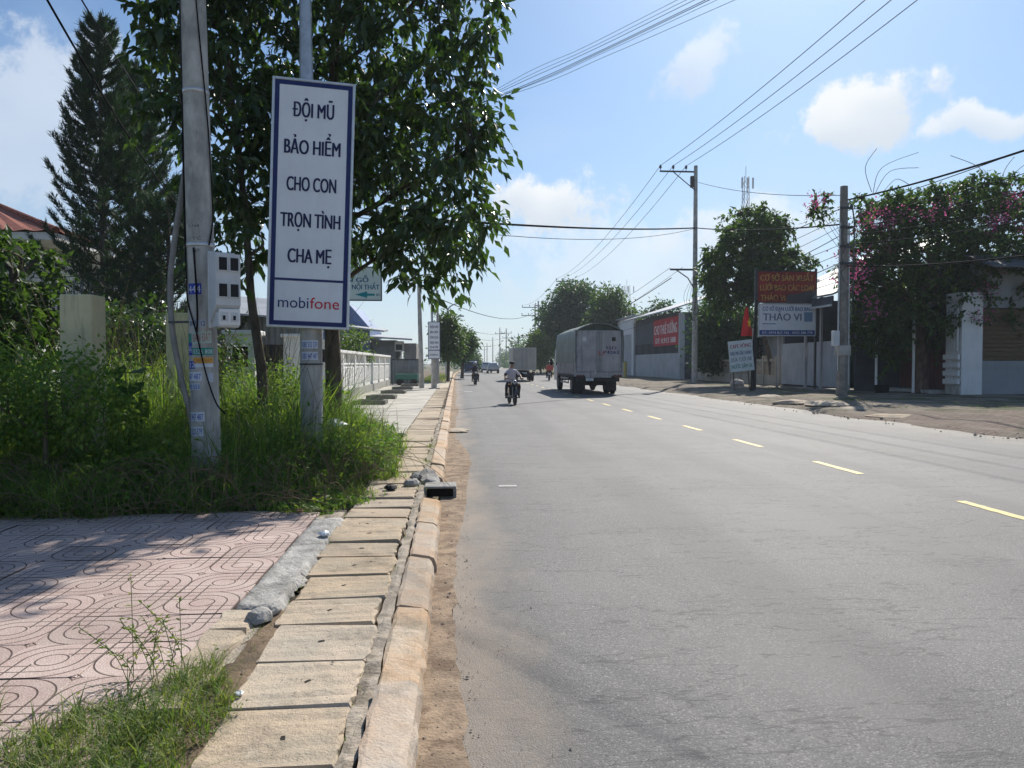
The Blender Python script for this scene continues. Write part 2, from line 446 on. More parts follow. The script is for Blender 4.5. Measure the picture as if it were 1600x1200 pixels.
# ---- left kerb: single stones near, one run beyond
def stone_mat(name, c1, c2, c3):
    m, t, b = newmat(name)
    oc = t.new('ShaderNodeTexCoord').outputs['Object']
    oi = t.new('ShaderNodeObjectInfo').outputs['Random']
    off = t.vmath('ADD', oc, t.comb(t.math('MULTIPLY', oi, 37), t.math('MULTIPLY', oi, 91), 0))
    c = t.mix(t.mapr(t.noise(off, 2.6, 7, .65), .34, .68), c1, c2)
    c = t.mix(t.mapr(t.noise(off, 5.5, 7, .7), .56, .74, 0, .75), c, c3)
    c = t.mix(t.mapr(t.noise(off, 60, 4, .7), .60, .76, 0, .6), c, (.12, .1, .08))
    c = t.mix(t.mapr(t.noise(off, 1.7, 8, .75), .50, .70, 0, .75), c, (.20, .17, .125))
    c = t.mix(t.mapr(t.noise(t.vmath('MULTIPLY', off, (1.3, 1.7, 1)), 7, 8, .78), .56, .72, 0, .6), c, (.60, .52, .41))
    c = t.mix(t.mapr(t.noise(off, 22, 6, .8), .60, .70, 0, .55), c, (.15, .135, .10))
    hs_ = t.new('ShaderNodeHueSaturation'); t.put(hs_.inputs['Color'], c); t.put(hs_.inputs['Saturation'], t.math('ADD', .8, t.math('MULTIPLY', t.math('FRACT', t.math('MULTIPLY', oi, 7.3)), .22))); c = hs_.outputs[0]
    k = t.math('ADD', .9, t.math('MULTIPLY', oi, .24)); c = t.mix(1.0, c, t.comb(k, k, k), 'MULTIPLY')
    t.put(b.inputs['Base Color'], c); b.inputs['Roughness'].default_value = .9; b.inputs['Specular IOR Level'].default_value = .2
    h = t.math('ADD', t.noise(off, 6, 8, .72), t.math('MULTIPLY', t.noise(off, 70, 4, .7), .3))
    t.put(b.inputs['Normal'], t.bump(h, 1.0, .024))
    return m
M['kerb'] = stone_mat('kerb_stone', (.50, .33, .20), (.52, .43, .33), (.40, .36, .31))
M['slab'] = stone_mat('drain_slab', (.53, .41, .285), (.43, .36, .265), (.29, .25, .19))
M['mortar'] = pmat('mortar', (.36, .31, .25), .3, 9, .95, 1.0, 45, col2=(.2, .17, .13), amt=.5)

def ragged_block(L, prof, rg, j=.006, nseg=7, skew0=0.0, skew1=0.0):
    """a cast block along +Y with profile prof [(x,z)...], chipped edges"""
    mb = MB(); rings = []
    for i in range(nseg + 1):
        y = L * i / nseg; ring = []
        for k, (x, z) in enumerate(prof):
            sk = (skew0 * (1 - i / nseg) + skew1 * i / nseg) * (x - prof[0][0])
            ring.append((x + rg.uniform(-j, j), y + sk + (rg.uniform(-j, j) if i in (0, nseg) else 0), z + rg.uniform(-j * .5, j * .5)))
        rings.append(ring)
    mb.loft(rings); return mb
kerb = thing('kerb', 'worn tan kerb stones along the left edge of the road', 'kerb'); kerb['kind'] = 'structure'
del kerb['category']
kprof = [(-.335, -.06), (-.335, .128), (-.315, .136), (-.19, .12), (-.16, .10), (-.145, .055), (-.142, -.06)]
y = -1.2; rg = random.Random(11); i = 0
kvar = [ragged_block(1.085, kprof, random.Random(20 + q), .007, 9).build('kerb_stone', M['kerb'], kerb, (0, -40, 0)) for q in range(4)]
kmes = [o.data for o in kvar]
for o in kvar: bpy.data.objects.remove(o)
special = ragged_block(1.06, kprof, random.Random(77), .007, 9, .0, .5)
special2 = ragged_block(1.08, kprof, random.Random(78), .008, 9, .35, .0)
while y < 46:
    if y < 8.15 and y + 1.1 > 8.2 or 8.15 <= y < 9.0: y += .55; continue
    if 2.0 < y < 2.3: o = special.build('kerb_stone', M['kerb'], kerb)
    elif 3.1 < y < 3.4: o = special2.build('kerb_stone', M['kerb'], kerb)
    else: o = link('kerb_stone', kmes[i % 4], kerb)
    o.location = (rg.uniform(-.006, .006), y, rg.uniform(-.008, .008)); o.rotation_euler = (rg.uniform(-.008, .008), rg.uniform(-.02, .02), rg.uniform(-.006, .006))
    y += 1.1; i += 1
mb = MB(); ysf = [46.0] + [50 + 6 * i for i in range(60)]
mb.loft([[(x + bend(q), q, z) for x, z in kprof] for q in ysf]); o = mb.build('kerb_run', M['kerb'], kerb); o['kind'] = 'stuff'

# ---- covered drain: slabs with dark joints, and a mortar strip beside the kerb
drain = thing('drain', 'covered drain of sandstone coloured slabs beside the kerb', 'drain'); drain['kind'] = 'structure'; del drain['category']
bx('channel_bed', M['dark_soil'], drain, -1.02, -.33, -3, 60, -.05, .055)
sprof = [(0, -.01), (0, .06), (.012, .072), (.555, .072), (.57, .058), (.57, -.01)]
svar = []
for q in range(5):
    o = ragged_block(.452, sprof, random.Random(40 + q), .009, 9).build('drain_slab', M['slab'], drain)
    svar.append(o.data); bpy.data.objects.remove(o)
M['hole'] = flat('hole_dark', (.02, .017, .013), .95)
rh = random.Random(1); mb = MB(); mb.add([(math.cos(q * .785) * .024 * rh.uniform(.7, 1.2), math.sin(q * .785) * .013 * rh.uniform(.7, 1.2), 0) for q in range(8)], [tuple(range(8))]); o = mb.build('lifting_hole', M['hole'], drain); hole_me = o.data; bpy.data.objects.remove(o)
y = 1.65; i = 0; rg = random.Random(4)
while y < 44:
    lw_ = .49 + .08 * min(1, max(0, (y - 2.4) / 4)); o = link('drain_slab', svar[(i * 3 + i // 5) % 5], drain, (-.43 - lw_ + rg.uniform(-.02, .02), y, .052 + rg.uniform(-.006, .006)))
    o.rotation_euler = (rg.uniform(-.022, .022), rg.uniform(-.012, .012), rg.uniform(-.02, .02)); o.scale = (lw_ / .57, rg.uniform(.97, 1.02), 1)
    if y < 12:
        hl = link('lifting_hole', hole_me, o, (.28 + rg.uniform(-.05, .05), .23 + rg.uniform(-.03, .03), .0735)); hl.rotation_euler.z = rg.uniform(0, 3)
    y += .472; i += 1
bx('slab_run', M['slab'], drain, -1.0, -.43, 44.2, 130, .05, .122)['kind'] = 'stuff'
M['hole'] = flat('hole_dark', (.02, .017, .013), .95)
mb = MB(); rgp = random.Random(9)
nseg = 60
mor = []
for q in range(nseg * 4 + 1):
    yv = -1 + q * .1
    z = .112 + rgp.uniform(-.012, .008)
    mor.append([(-.425 + rgp.uniform(-.012, .012), yv, .02), (-.42 + rgp.uniform(-.012, .012), yv, z), (-.385, yv, z + rgp.uniform(-.004, .012)), (-.347 + rgp.uniform(-.012, .008), yv, z), (-.343, yv, .02)])
mb.loft(mor); o = mb.build('mortar_strip', M['mortar'], drain)

# kerb inlet with broken concrete lip
inl = thing('drain_inlet', 'broken concrete drain inlet with black opening in the kerb', 'drain inlet', (-.27, 8.4, 0)); inl.scale = (.8, .8, .8)
mb = MB(); mb.box(-.10, .34, .0, .42, .135, .165, ch=.008); mb.box(.30, .345, .0, .42, 0, .134, ch=.006); mb.box(-.12, -.07, .0, .42, 0, .134, ch=.006); mb.box(-.069, .299, .37, .42, 0, .134)
mb.M = Matrix.Rotation(.03, 4, 'Y'); mb.build('frame', M['rough_concrete'], inl); bx('opening', M['hole'], inl, -.068, .298, .12, .368, .004, .13)
mb = MB(); mb.M = Matrix.Rotation(.16, 4, 'X') @ Matrix.Rotation(.06, 4, 'Z'); rr = random.Random(5)
rings = [[(x + rr.uniform(-.02, .02), yq + rr.uniform(-.03, .03), z + rr.uniform(-.012, .012)) for x, z in ((-.12, -.02), (-.13, .10), (-.04, .135), (.06, .12), (.12, .06), (.13, -.02))] for yq in (.45, .55, .68, .8, .93)]
mb.loft(rings); mb.build('cracked_lip', M['rough_concrete'], inl)
def rock(name, label, loc, s, mat, seed, cat='stone', flatz=.6, group=None):
    rg_ = random.Random(seed); mb = MB(); n = 9; rings = []
    for j, (rr, zz) in enumerate(((.55, 0), (.95, .18), (1, .5), (.72, .85), (.25, 1.0))):
        rings.append([(math.cos(2 * math.pi * q / n) * rr * rg_.uniform(.75, 1.15) * s[0], math.sin(2 * math.pi * q / n) * rr * rg_.uniform(.75, 1.15) * s[1], (zz + rg_.uniform(-.07, .07)) * s[2]) for q in range(n)])
    mb.loft(rings); o = mb.build(name, mat, None, loc); o.rotation_euler.z = rg_.uniform(0, 3)
    return tag(o, label, cat, group)
rock('concrete_chunk', 'grey broken concrete chunk beside the drain inlet', (-.5, 8.55, .11), (.11, .09, .09), M['rough_concrete'], 3)
rock('concrete_chunk', 'small pale concrete chunk behind the drain inlet', (-.44, 9.15, .11), (.12, .16, .08), M['rough_concrete'], 4)
p = G(714, 675); o = rock('flat_stone', 'pale flat stone lying on the gutter past the inlet', (p.x, p.y, .004), (.26, .3, .07), M['slab'], 5)
for k_, (px, py, s_) in enumerate(((405, 968, .085), (425, 955, .06))):
    p = G(px, py, .13); rock('stone', ['dark grey stone beside the tan edging of the tiles', 'small grey stone beside the slab joint near the tiles'][k_], (p.x, p.y, .115), (s_, s_ * .8, s_ * .9), M['rough_concrete'], 50 + k_)

# ---- tiled footpath in the left foreground
def tile_mat():
    m, t, b = newmat('terrazzo_tile')
    oc = t.new('ShaderNodeTexCoord').outputs['Object']
    oi = t.new('ShaderNodeObjectInfo').outputs['Random']
    x, y, z = t.sep(oc); s_ = .0667
    ax, ay = t.math('ABSOLUTE', x), t.math('ABSOLUTE', y)
    rr = t.math('SQRT', t.math('ADD', t.math('MULTIPLY', x, x), t.math('MULTIPLY', y, y)))
    def per(v): return t.math('MULTIPLY', t.math('ABSOLUTE', t.math('SUBTRACT', t.math('FRACT', t.math('ADD', t.math('DIVIDE', v, s_), .5)), .5)), s_)
    lr = per(t.math('MAXIMUM', rr, .034)); lx = per(t.math('MAXIMUM', ax, .034)); ly = per(t.math('MAXIMUM', ay, .034))
    quad = t.math('GREATER_THAN', t.math('MULTIPLY', x, y), 0)
    inner = t.math('LESS_THAN', rr, s_ * 1.18)
    use_r = t.math('MAXIMUM', quad, inner)
    grid = t.math('MINIMUM', lx, ly)
    d = t.math('ADD', t.math('MULTIPLY', use_r, lr), t.math('MULTIPLY', t.math('SUBTRACT', 1, use_r), grid))
    groove = t.mapr(d, .0024, .005, 1, 0)
    off = t.vmath('ADD', oc, t.comb(t.math('MULTIPLY', oi, 53), t.math('MULTIPLY', oi, 17), 0))
    c = t.mix(t.mapr(t.noise(off, 4, 6, .6), .3, .7), (.42, .30, .26), (.50, .395, .345))
    chips = t.noise(off, 150, 2, .5)
    c = t.mix(t.mapr(chips, .55, .68, 0, .8), c, (.72, .66, .61)); c = t.mix(t.mapr(chips, .45, .32, 0, .75), c, (.23, .13, .11))
    c = t.mix(t.mapr(t.noise(off, 2.2, 6, .7), .58, .80, 0, .55), c, (.33, .29, .26))
    k = t.math('ADD', .86, t.math('MULTIPLY', oi, .26)); c = t.mix(1.0, c, t.comb(k, k, k), 'MULTIPLY')
    wear = t.mapr(t.noise(off, 3.2, 5, .7), .18, .28, .75, 1)
    c = t.mix(t.math('MULTIPLY', t.math('MULTIPLY', groove, wear), .9), c, (.085, .055, .045))
    t.put(b.inputs['Base Color'], c); b.inputs['Roughness'].default_value = .7; b.inputs['Specular IOR Level'].default_value = .3
    h = t.math('ADD', t.math('MULTIPLY', groove, -1.0), t.math('MULTIPLY', chips, .15))
    t.put(b.inputs['Normal'], t.bump(h, 1.0, .008))
    return m
M['tile'] = tile_mat()
pave = thing('pavement', 'footpath of red patterned terrazzo tiles in the left foreground', 'pavement'); pave['kind'] = 'structure'; del pave['category']
bx('bedding', M['mortar'], pave, -9, -1.03, -3, 7.2, -.05, .118)
T = .405
o = MB().box(-T / 2 + .0015, T / 2 - .0015, -T / 2 + .0015, T / 2 - .0015, -.02, 0, ch=.0025).build('tile', M['tile'], pave); tme = o.data; bpy.data.objects.remove(o)
rg = random.Random(2)
for j in range(-4, 8):
    for i_ in range(-8, 3):
        X = -2.25 + i_ * T; Y = 3.97 + j * T
        if Y > 7.05 or X < -.63 * Y - .9: continue
        o = link('tile', tme, pave, (X, Y, .142 + rg.uniform(-.003, .003))); o.rotation_euler = (rg.uniform(-.007, .007), rg.uniform(-.007, .007), R(90) * ((i_ + j + 1) % 2))
# crumbling concrete edging and tan edging stones
def lump_strip(name, mat, x0, x1, y0, y1, z, nx, ny, amp, seed, parent, jag=.03):
    rg_ = random.Random(seed); vs = []; fs = []
    for j in range(ny + 1):
        e = rg_.uniform(-jag, jag)
        for i_ in range(nx + 1):
            u = i_ / nx; edge = min(u, 1 - u, j / ny, 1 - j / ny)
            zz = z + rg_.uniform(-amp, amp) - (.05 if edge == 0 else 0)
            vs.append((x0 + (x1 - x0) * u + (e if i_ == nx else 0), y0 + (y1 - y0) * j / ny, zz))
    for j in range(ny):
        for i_ in range(nx): a = j * (nx + 1) + i_; fs.append((a, a + 1, a + nx + 2, a + nx + 1))
    return MB().add(vs, fs, 0, True).build(name, mat, parent)
lump_strip('silt', M['soil'], -1.1, -.88, 1.4, 4.35, .118, 5, 40, .008, 14, drain, .03)
lump_strip('concrete_edging', M['rough_concrete'], -1.26, -.97, 4.25, 6.75, .142, 8, 60, .007, 4, pave, .035)
for (y0, y1, x0, x1) in ((3.93, 4.2, -1.27, -1.06), (3.42, 3.9, -1.27, -1.07), (3.0, 3.4, -1.29, -1.05)):
    mb = ragged_block(y1 - y0, [(x0, .05), (x0, .135), (x0 + .02, .15), (x1 - .02, .145), (x1, .12), (x1, .05)], random.Random(int(y0 * 10)), .012, 5)
    mb.build('edging_stone', M['slab'], pave, (0, y0, 0))

# ---- soil bed under the weeds, then the pale concrete footpath further on
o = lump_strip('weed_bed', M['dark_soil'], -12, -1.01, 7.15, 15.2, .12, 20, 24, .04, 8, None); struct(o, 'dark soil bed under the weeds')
M['pale_path'] = pmat('pale_concrete_path', (.46, .43, .37), .16, .8, .9, .3, 30, col2=(.36, .33, .28), amt=.45)
path = MB().box(-4.35, -1.02, 15.0, 56, -.05, .125).build('path', M['pale_path']); struct(path, 'pale concrete footpath beyond the weeds')
yv = 17.0
while yv < 55: bx('expansion_joint', M['hole'], path, -4.3, -1.03, yv, yv + .03, .1255, .128); yv += 3.1
pit_rim = pmat('pit_rim', (.16, .15, .135), .2, 4, .9, .3)
for k_, (xa, xb, Y) in enumerate(((-3.45, -2.35, 26.0), (-3.46, -2.34, 30.0), (-3.4, -2.3, 35.2), (-3.35, -2.28, 40.6), (-3.3, -2.25, 46.5))):
    pit = thing('tree_pit', ['nearest', 'second nearest', 'third', 'fourth', 'farthest'][k_] + ' of the dark square tree pits along the pale footpath', 'tree pit', ((xa + xb) / 2, Y, .125), 0, 'tree pits in the footpath')
    h = (xb - xa) / 2; mb = MB()
    mb.box(-h, h, -h, -h + .12, 0, .14, ch=.01); mb.box(-h, h, h - .12, h, 0, .14, ch=.01); mb.box(-h, -h + .12, -h + .125, h - .125, 0, .14, ch=.01); mb.box(h - .12, h, -h + .125, h - .125, 0, .14, ch=.01)
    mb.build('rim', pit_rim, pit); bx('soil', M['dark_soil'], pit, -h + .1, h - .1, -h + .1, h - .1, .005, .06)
o = MB().box(-14, -1.02, 56.2, 130, -.05, .10).build('verge', M['soil']); struct(o, 'bare soil verge on the left beyond the footpath')

# ---- right-hand verge of trodden soil, broken paving and old brick tiles
def verge_mat():
    m, t, b = newmat('right_verge')
    oc = t.new('ShaderNodeTexCoord').outputs['Object']
    x, y, z = t.sep(oc)
    c = t.mix(t.mapr(t.noise(oc, .7, 7, .65), .3, .7), (.185, .155, .12), (.27, .235, .19))
    c = t.mix(t.mapr(t.noise(oc, 1.7, 7, .7), .52, .7, 0, .8), c, (.13, .11, .085))
    c = t.mix(t.mapr(t.noise(oc, 9, 5, .7), .55, .75, 0, .6), c, (.34, .31, .26))
    br = t.new('ShaderNodeTexBrick'); t.put(br.inputs['Vector'], oc); br.inputs['Scale'].default_value = 1.6; br.inputs['Mortar Size'].default_value = .03
    br.inputs['Color1'].default_value = (.25, .185, .155, 1); br.inputs['Color2'].default_value = (.21, .165, .14, 1); br.inputs['Mortar'].default_value = (.12, .10, .07, 1)
    bm_ = t.math('MULTIPLY', t.mapr(t.math('ADD', y, t.math('MULTIPLY', t.noise(oc, .8, 4, .6), 6)), 26, 22, 0, 1), t.mapr(t.noise(oc, 1.1, 5, .65), .36, .5, 0, .85))
    c = t.mix(bm_, c, br.outputs[0])
    gn = t.mapr(t.math('ADD', t.noise(oc, .45, 6, .7), t.mapr(x, 13, 17, 0, .1)), .56, .68, 0, .7)
    c = t.mix(gn, c, (.055, .075, .025))
    t.put(b.inputs['Base Color'], c); b.inputs['Roughness'].default_value = .96; b.inputs['Specular IOR Level'].default_value = .15
    t.put(b.inputs['Normal'], t.bump(t.noise(oc, 9, 8, .7), 1.0, .05))
    return m
M['verge'] = verge_mat()
vs = []; fs = []; rg = random.Random(6)
xs = [0, .25, .6, 1.1, 1.7, 2.5, 3.4, 4.5, 6, 8, 11, 15, 30]
yl = [-8 + .8 * i for i in range(80)] + [56 + 4 * i for i in range(40)]
def vnoise(x, y): return math.sin(x * 1.7 + y * .6) * .5 + math.sin(x * .8 - y * 1.13 + 1) * .5 + math.sin(y * 2.3 + x) * .3
for yv in yl:
    e = 11.05 + .28 * vnoise(3.1, yv) + rg.uniform(-.12, .12) + bend(yv)
    for i_, dx_ in enumerate(xs):
        z = -.01 if i_ == 0 else min(.14, .06 + dx_ * .035) + .05 * vnoise(dx_, yv) * (1 if dx_ < 6 else .4) + rg.uniform(-.02, .02)
        vs.append((e + dx_, yv, z))
nx = len(xs)
for j in range(len(yl) - 1):
    for i_ in range(nx - 1): a = j * nx + i_; fs.append((a, a + 1, a + nx + 1, a + nx))
o = MB().add(vs, fs, 0, True).build('right_verge', M['verge']); o.name = 'verge'; struct(o, 'rough soil and broken paving along the right side of the road')
# ------------------------------------------------------------------ lettering
from mathutils.geometry import interpolate_bezier, tessellate_polygon
def text_geo(s_, res=3, bold=.0):
    """outline of a line of text as filled triangles; every outer contour is filled on its own so accents and bars stay solid"""
    c = bpy.data.curves.new('t', 'FONT'); c.body = s_; c.align_x = 'CENTER'
    o = bpy.data.objects.new('t', c); COL.objects.link(o); bpy.context.view_layer.update()
    cu = o.to_curve(bpy.context.evaluated_depsgraph_get()); polys = []
    for sp in cu.splines:
        bp = sp.bezier_points; n = len(bp); P = []
        for i_ in range(n):
            a, b = bp[i_], bp[(i_ + 1) % n]
            straight = (a.handle_right - a.co).length < 1e-5 and (b.handle_left - b.co).length < 1e-5
            seg = [a.co] if straight else interpolate_bezier(a.co, a.handle_right, b.handle_left, b.co, res + 1)[:-1]
            for q in seg:
                if not P or (P[-1] - Vector((q[0], q[1], 0))).length > 1e-4: P.append(Vector((q[0], q[1], 0)))
        if len(P) > 2: polys.append(P)
    o.to_curve_clear(); bpy.data.objects.remove(o); bpy.data.curves.remove(c)
    area = lambda P: sum(P[i_].x * P[(i_ + 1) % len(P)].y - P[(i_ + 1) % len(P)].x * P[i_].y for i_ in range(len(P))) / 2
    ar = [area(P) for P in polys]; host = {}
    for i_, P in enumerate(polys):         # a hole lies wholly inside a contour that turns the other way
        inside = [j for j, Q in enumerate(polys) if j != i_ and ar[i_] * ar[j] < 0 and abs(ar[j]) > abs(ar[i_]) and all(in_poly2(p_.x, p_.y, Q) for p_ in P[::2])]
        if inside: host[i_] = min(inside, key=lambda j: abs(ar[j]))
    groups = [[P] + [polys[h_] for h_, j in host.items() if j == i_] for i_, P in enumerate(polys) if i_ not in host]
    V = []; F = []
    for k, g in enumerate(groups):
        flatp = [q for P in g for q in P]; o_ = len(V)
        V += [(q.x, q.y, .00012 * (k % 4)) for q in flatp]
        for t in tessellate_polygon(g):
            a, b, c_ = (flatp[i_] for i_ in t)
            cr = (b - a).cross(c_ - a).z
            if abs(cr) > 1e-12: F.append(tuple(i_ + o_ for i_ in (t if cr > 0 else t[::-1])))
    return V, F
def in_poly2(x, y, P):
    c = False; j = len(P) - 1
    for i_ in range(len(P)):
        if (P[i_].y > y) != (P[j].y > y) and x < (P[j].x - P[i_].x) * (y - P[i_].y) / (P[j].y - P[i_].y) + P[i_].x: c = not c
        j = i_
    return c
def lettering(name, s_, mat, parent, cx, y, cz, cap, width=None, bold=.01, xdir=1, axis='y', thick=0, res=3):
    """text facing -Y (axis y) or -X (axis x) in the parent's frame; cap = capital height"""
    V, F = text_geo(s_, res, bold); k = cap / .73
    x0 = min(v[0] for v in V); x1 = max(v[0] for v in V); kx = k if width is None else width / (x1 - x0)
    mid = (x0 + x1) / 2
    mb = MB()
    for j, dxo in enumerate((-bold, 0, bold) if bold else (0,)):      # heavier strokes: overlaid copies a hair apart
        e_ = -.0006 * j
        if axis == 'y': P = [(cx + (v[0] - mid + dxo * 2) * kx, y + e_ - v[2], cz + v[1] * k - cap / 2) for v in V]
        else: P = [(y + e_ - v[2], cx - (v[0] - mid + dxo * 2) * kx, cz + v[1] * k - cap / 2) for v in V]
        mb.add(P, F)
    return mb.build(name, mat, parent)

# ------------------------------------------------------------------ concrete electricity pole with stickers and a meter box
P0 = Vector((-2.74, 8.35, .1)); base = AT(323, 640, 8.35); P0.x = base.x
pole = thing('electricity_pole', 'thick grey concrete pole with blue number stickers standing in the weeds', 'utility pole', tuple(P0))
pole.rotation_euler = (0, R(-1.0), 0)
def prad(z): return .152 - .0052 * z
mb = MB(); mb.tube([(0, 0, q) for q in (-.2, 0, 1.5, 3, 4.5, 6, 7.5, 8.6)], [prad(q) for q in (-.2, 0, 1.5, 3, 4.5, 6, 7.5, 8.6)], 28); mb.build('shaft', M['concrete_pole'], pole)
for z in (4.28, 2.66): mb = MB(); mb.lathe([(prad(z) + .001, z - .02), (prad(z) + .006, z - .02), (prad(z) + .006, z + .02), (prad(z) + .001, z + .02)], 28); mb.build('band', M['alu'], pole)
st_blue = flat('sticker_blue', (.02, .05, .38), .5); st_white = flat('sticker_white', (.62, .66, .72), .5); st_green = flat('sticker_green', (.02, .26, .2), .5)
st_orange = flat('sticker_orange', (.66, .36, .05), .5); st_pale = flat('sticker_pale_green', (.40, .52, .46), .5); st_grey = flat('sticker_grey', (.45, .5, .58), .5); st_red = flat('sticker_red', (.4, .1, .08), .5)
def wrap(parent, rfun, cx, cz, w, h, mat, text='', tmat=None, tilt=0.0, cap=.66, name='sticker'):
    """a paper sticker pasted round a shaft; cx = angle (0 faces -Y, positive to the right)"""
    r = rfun(cz); n = max(3, int(w / r / .12)); vs = []; fs = []
    for i_ in range(n + 1):
        a = cx + (i_ / n - .5) * w / r
        for zz in (cz - h / 2, cz + h / 2):
            rr = rfun(zz) + .0025; vs.append((math.sin(a) * rr, -math.cos(a) * rr, zz + tilt * (i_ / n - .5) * w))
    fs = [(2 * q, 2 * q + 2, 2 * q + 3, 2 * q + 1) for q in range(n)]
    o = MB().add(vs, fs).build(name, mat, parent)
    if text:
        V, F = text_geo(text, 2, .012); x0 = min(v[0] for v in V); x1 = max(v[0] for v in V); k = h * cap / .73; kx = w * .9 / (x1 - x0)
        P = []
        for v in V:
            a = cx + (v[0] - (x0 + x1) / 2) * kx / r; zz = cz + v[1] * k - h * cap / 2; rr = rfun(zz) + .0042 + v[2]
            P.append((math.sin(a) * rr, -math.cos(a) * rr, zz + tilt * (a - cx) * r))
        MB().add(P, F).build('lettering', tmat, o)
    return o
def zpix(py, Y, z0): return AT(323, py, Y - .15).z - z0
zp = lambda py: zpix(py, 8.35, P0.z)
wrap(pole, prad, -.25, zp(451), .15, .115, st_blue, '444', st_white)
wrap(pole, prad, -.1, zp(505), .18, .08, st_grey, '0978 12', flat('sticker_dark', (.03, .025, .05), .6))
wrap(pole, prad, -.95, zp(528), .10, .10, st_green); wrap(pole, prad, .2, zp(527), .20, .13, st_pale, 'BÁN ĐẤT', st_red, .05)
wrap(pole, prad, .25, zp(549), .22, .075, st_green, '0326 808', st_white); wrap(pole, prad, -.9, zp(545), .10, .13, st_blue, '844', st_white)
wrap(pole, prad, .25, zp(563), .21, .06, st_orange, 'CHO VAY', st_red); wrap(pole, prad, .25, zp(571), .21, .04, st_white)
wrap(pole, prad, -.8, zp(570), .14, .08, st_blue, '532', st_white)
wrap(pole, prad, -.5, zp(588), .19, .095, st_white, '447 487', st_blue); wrap(pole, prad, -.55, zp(604), .17, .07, st_grey, '170 553', st_blue)
wrap(pole, prad, .75, zp(590), .06, .1, st_grey); wrap(pole, prad, -.62, zp(651), .26, .10, st_white, '0382 447 487', st_blue)
wrap(pole, prad, -.66, zp(674), .24, .10, st_white, '0382 522 579', st_blue)
wrap(pole, prad, -.15, zp(352), .12, .05, M['concrete_pole'], '1-164', M['steel_dark'], cap=.7); wrap(pole, prad, .05, zp(372), .10, .05, M['concrete_pole'], 'TC', M['steel_dark'], cap=.7)
wrap(pole, prad, .0, zp(391), .08, .05, M['concrete_pole'], '167', M['steel_dark'], cap=.7)
# black cables strapped down the shaft
def cable(parent, pts, r=.008, mat=None, name='cable', n=6): return MB().tube(catmull(pts), r, n).build(name, mat or M['wire'], parent)
def catmull(pts, sub=6):
    P = [Vector(p) for p in pts]
    if len(P) < 3: return P
    out = []
    for i_ in range(len(P) - 1):
        a, b, c_, d = P[max(i_ - 1, 0)], P[i_], P[i_ + 1], P[min(i_ + 2, len(P) - 1)]
        for q in range(sub):
            t = q / sub
            out.append(.5 * ((2 * b) + (c_ - a) * t + (2 * a - 5 * b + 4 * c_ - d) * t * t + (3 * b - a - 3 * c_ + d) * t ** 3))
    return out + [P[-1]]
def onpole(a, z, e=.014): r = prad(z) + e; return (math.sin(a) * r, -math.cos(a) * r, z)
cable(pole, [onpole(.2, 6.2), onpole(.5, 5.2), onpole(1.1, 4.0), onpole(1.35, 3.2), onpole(1.3, 2.9), onpole(.9, 2.65)])
cable(pole, [onpole(-1.4, 4.3), onpole(-1.35, 3.2), onpole(-1.2, 2.7), onpole(-.9, 2.35), onpole(-.8, 2.05), onpole(-.1, 1.75, .03), onpole(.4, 1.3, .04), onpole(.9, .98, .05), onpole(1.35, .86, .08)], .009)
cable(pole, [onpole(-.15, 2.62), onpole(.0, 2.2, .03), onpole(.02, 1.9, .03), onpole(-.05, 1.72, .03)], .011)
cable(pole, [onpole(-1.6, 6.0), onpole(-1.55, 4.5), onpole(-1.5, 3.4), onpole(-1.5, 2.6)], .008, M['wire_grey'])
bx('bracket', M['steel_dark'], pole, -.30, -.1, -.16, -.13, zp(503) - .01, zp(503) + .012)
# meter box
z0 = AT(345, 510, 8.2).z; z1 = AT(345, 398, 8.2).z; xl = AT(328, 450, 8.1).x; xr = AT(376, 450, 8.1).x
Hb = z1 - z0; Wb = .25; Db = .23; ra = R(34); mc = Vector(((xl + xr) / 2, 8.08, z0)); mo = mc - Matrix.Rotation(ra, 3, 'Z') @ Vector((Wb / 2, -Db / 2, 0))
mbx = thing('meter_box', 'light grey electricity meter box with four dark windows on the concrete pole', 'meter box', tuple(mo), ra)
mb = MB(); mb.loft([[(x, -Db, .21), (x, 0, 0.0), (x, 0, Hb), (x, -Db, Hb - .02)] for x in (0, Wb)])
mb.box(-.012, Wb + .012, -.03, .0, -.02, Hb + .02, ch=.005)
mb.box(.02, Wb - .01, -Db + .012, -.005, -.02, .14, ch=.01)
mb.build('housing', M['box_grey'], mbx)
for ix in (.03, .145):
    for iz in (Hb - .19, Hb - .46):
        w = bx('window_frame', M['box_grey'], mbx, ix - .015, ix + .095, -Db - .012, -Db + .002, iz - .015, iz + .145, ch=.004)
        bx('window', M['black'], w, ix, ix + .08, -Db - .015, -Db - .005, iz, iz + .13)
cov = bx('breaker_cover', M['white_paint'], mbx, .03, Wb - .005, -Db + .0, -Db + .03, .0, .17, ch=.006)
for ix in (.045, .15): w = bx('breaker_window', M['box_grey'], cov, ix, ix + .075, -Db - .006, -Db + .004, .04, .135); bx('switch', M['black'], w, ix + .02, ix + .045, -Db - .012, -Db - .004, .055, .10)
# leaning grey conduit hose beside the pole
pts = [AT(px, py, Yq) for px, py, Yq in ((303, 60, 8.5), (300, 170, 8.5), (287, 280, 8.45), (272, 380, 8.4), (266, 450, 8.35), (270, 520, 8.3), (283, 590, 8.3), (300, 660, 8.3), (310, 740, 8.3))]
o = MB().tube(catmull(pts), .03, 10).build('drooping_hose', pmat('grey_hose', (.27, .255, .235), .2, 6, .8, .2, 40)); tag(o, 'bent grey hose hanging down left of the concrete pole', 'hose')

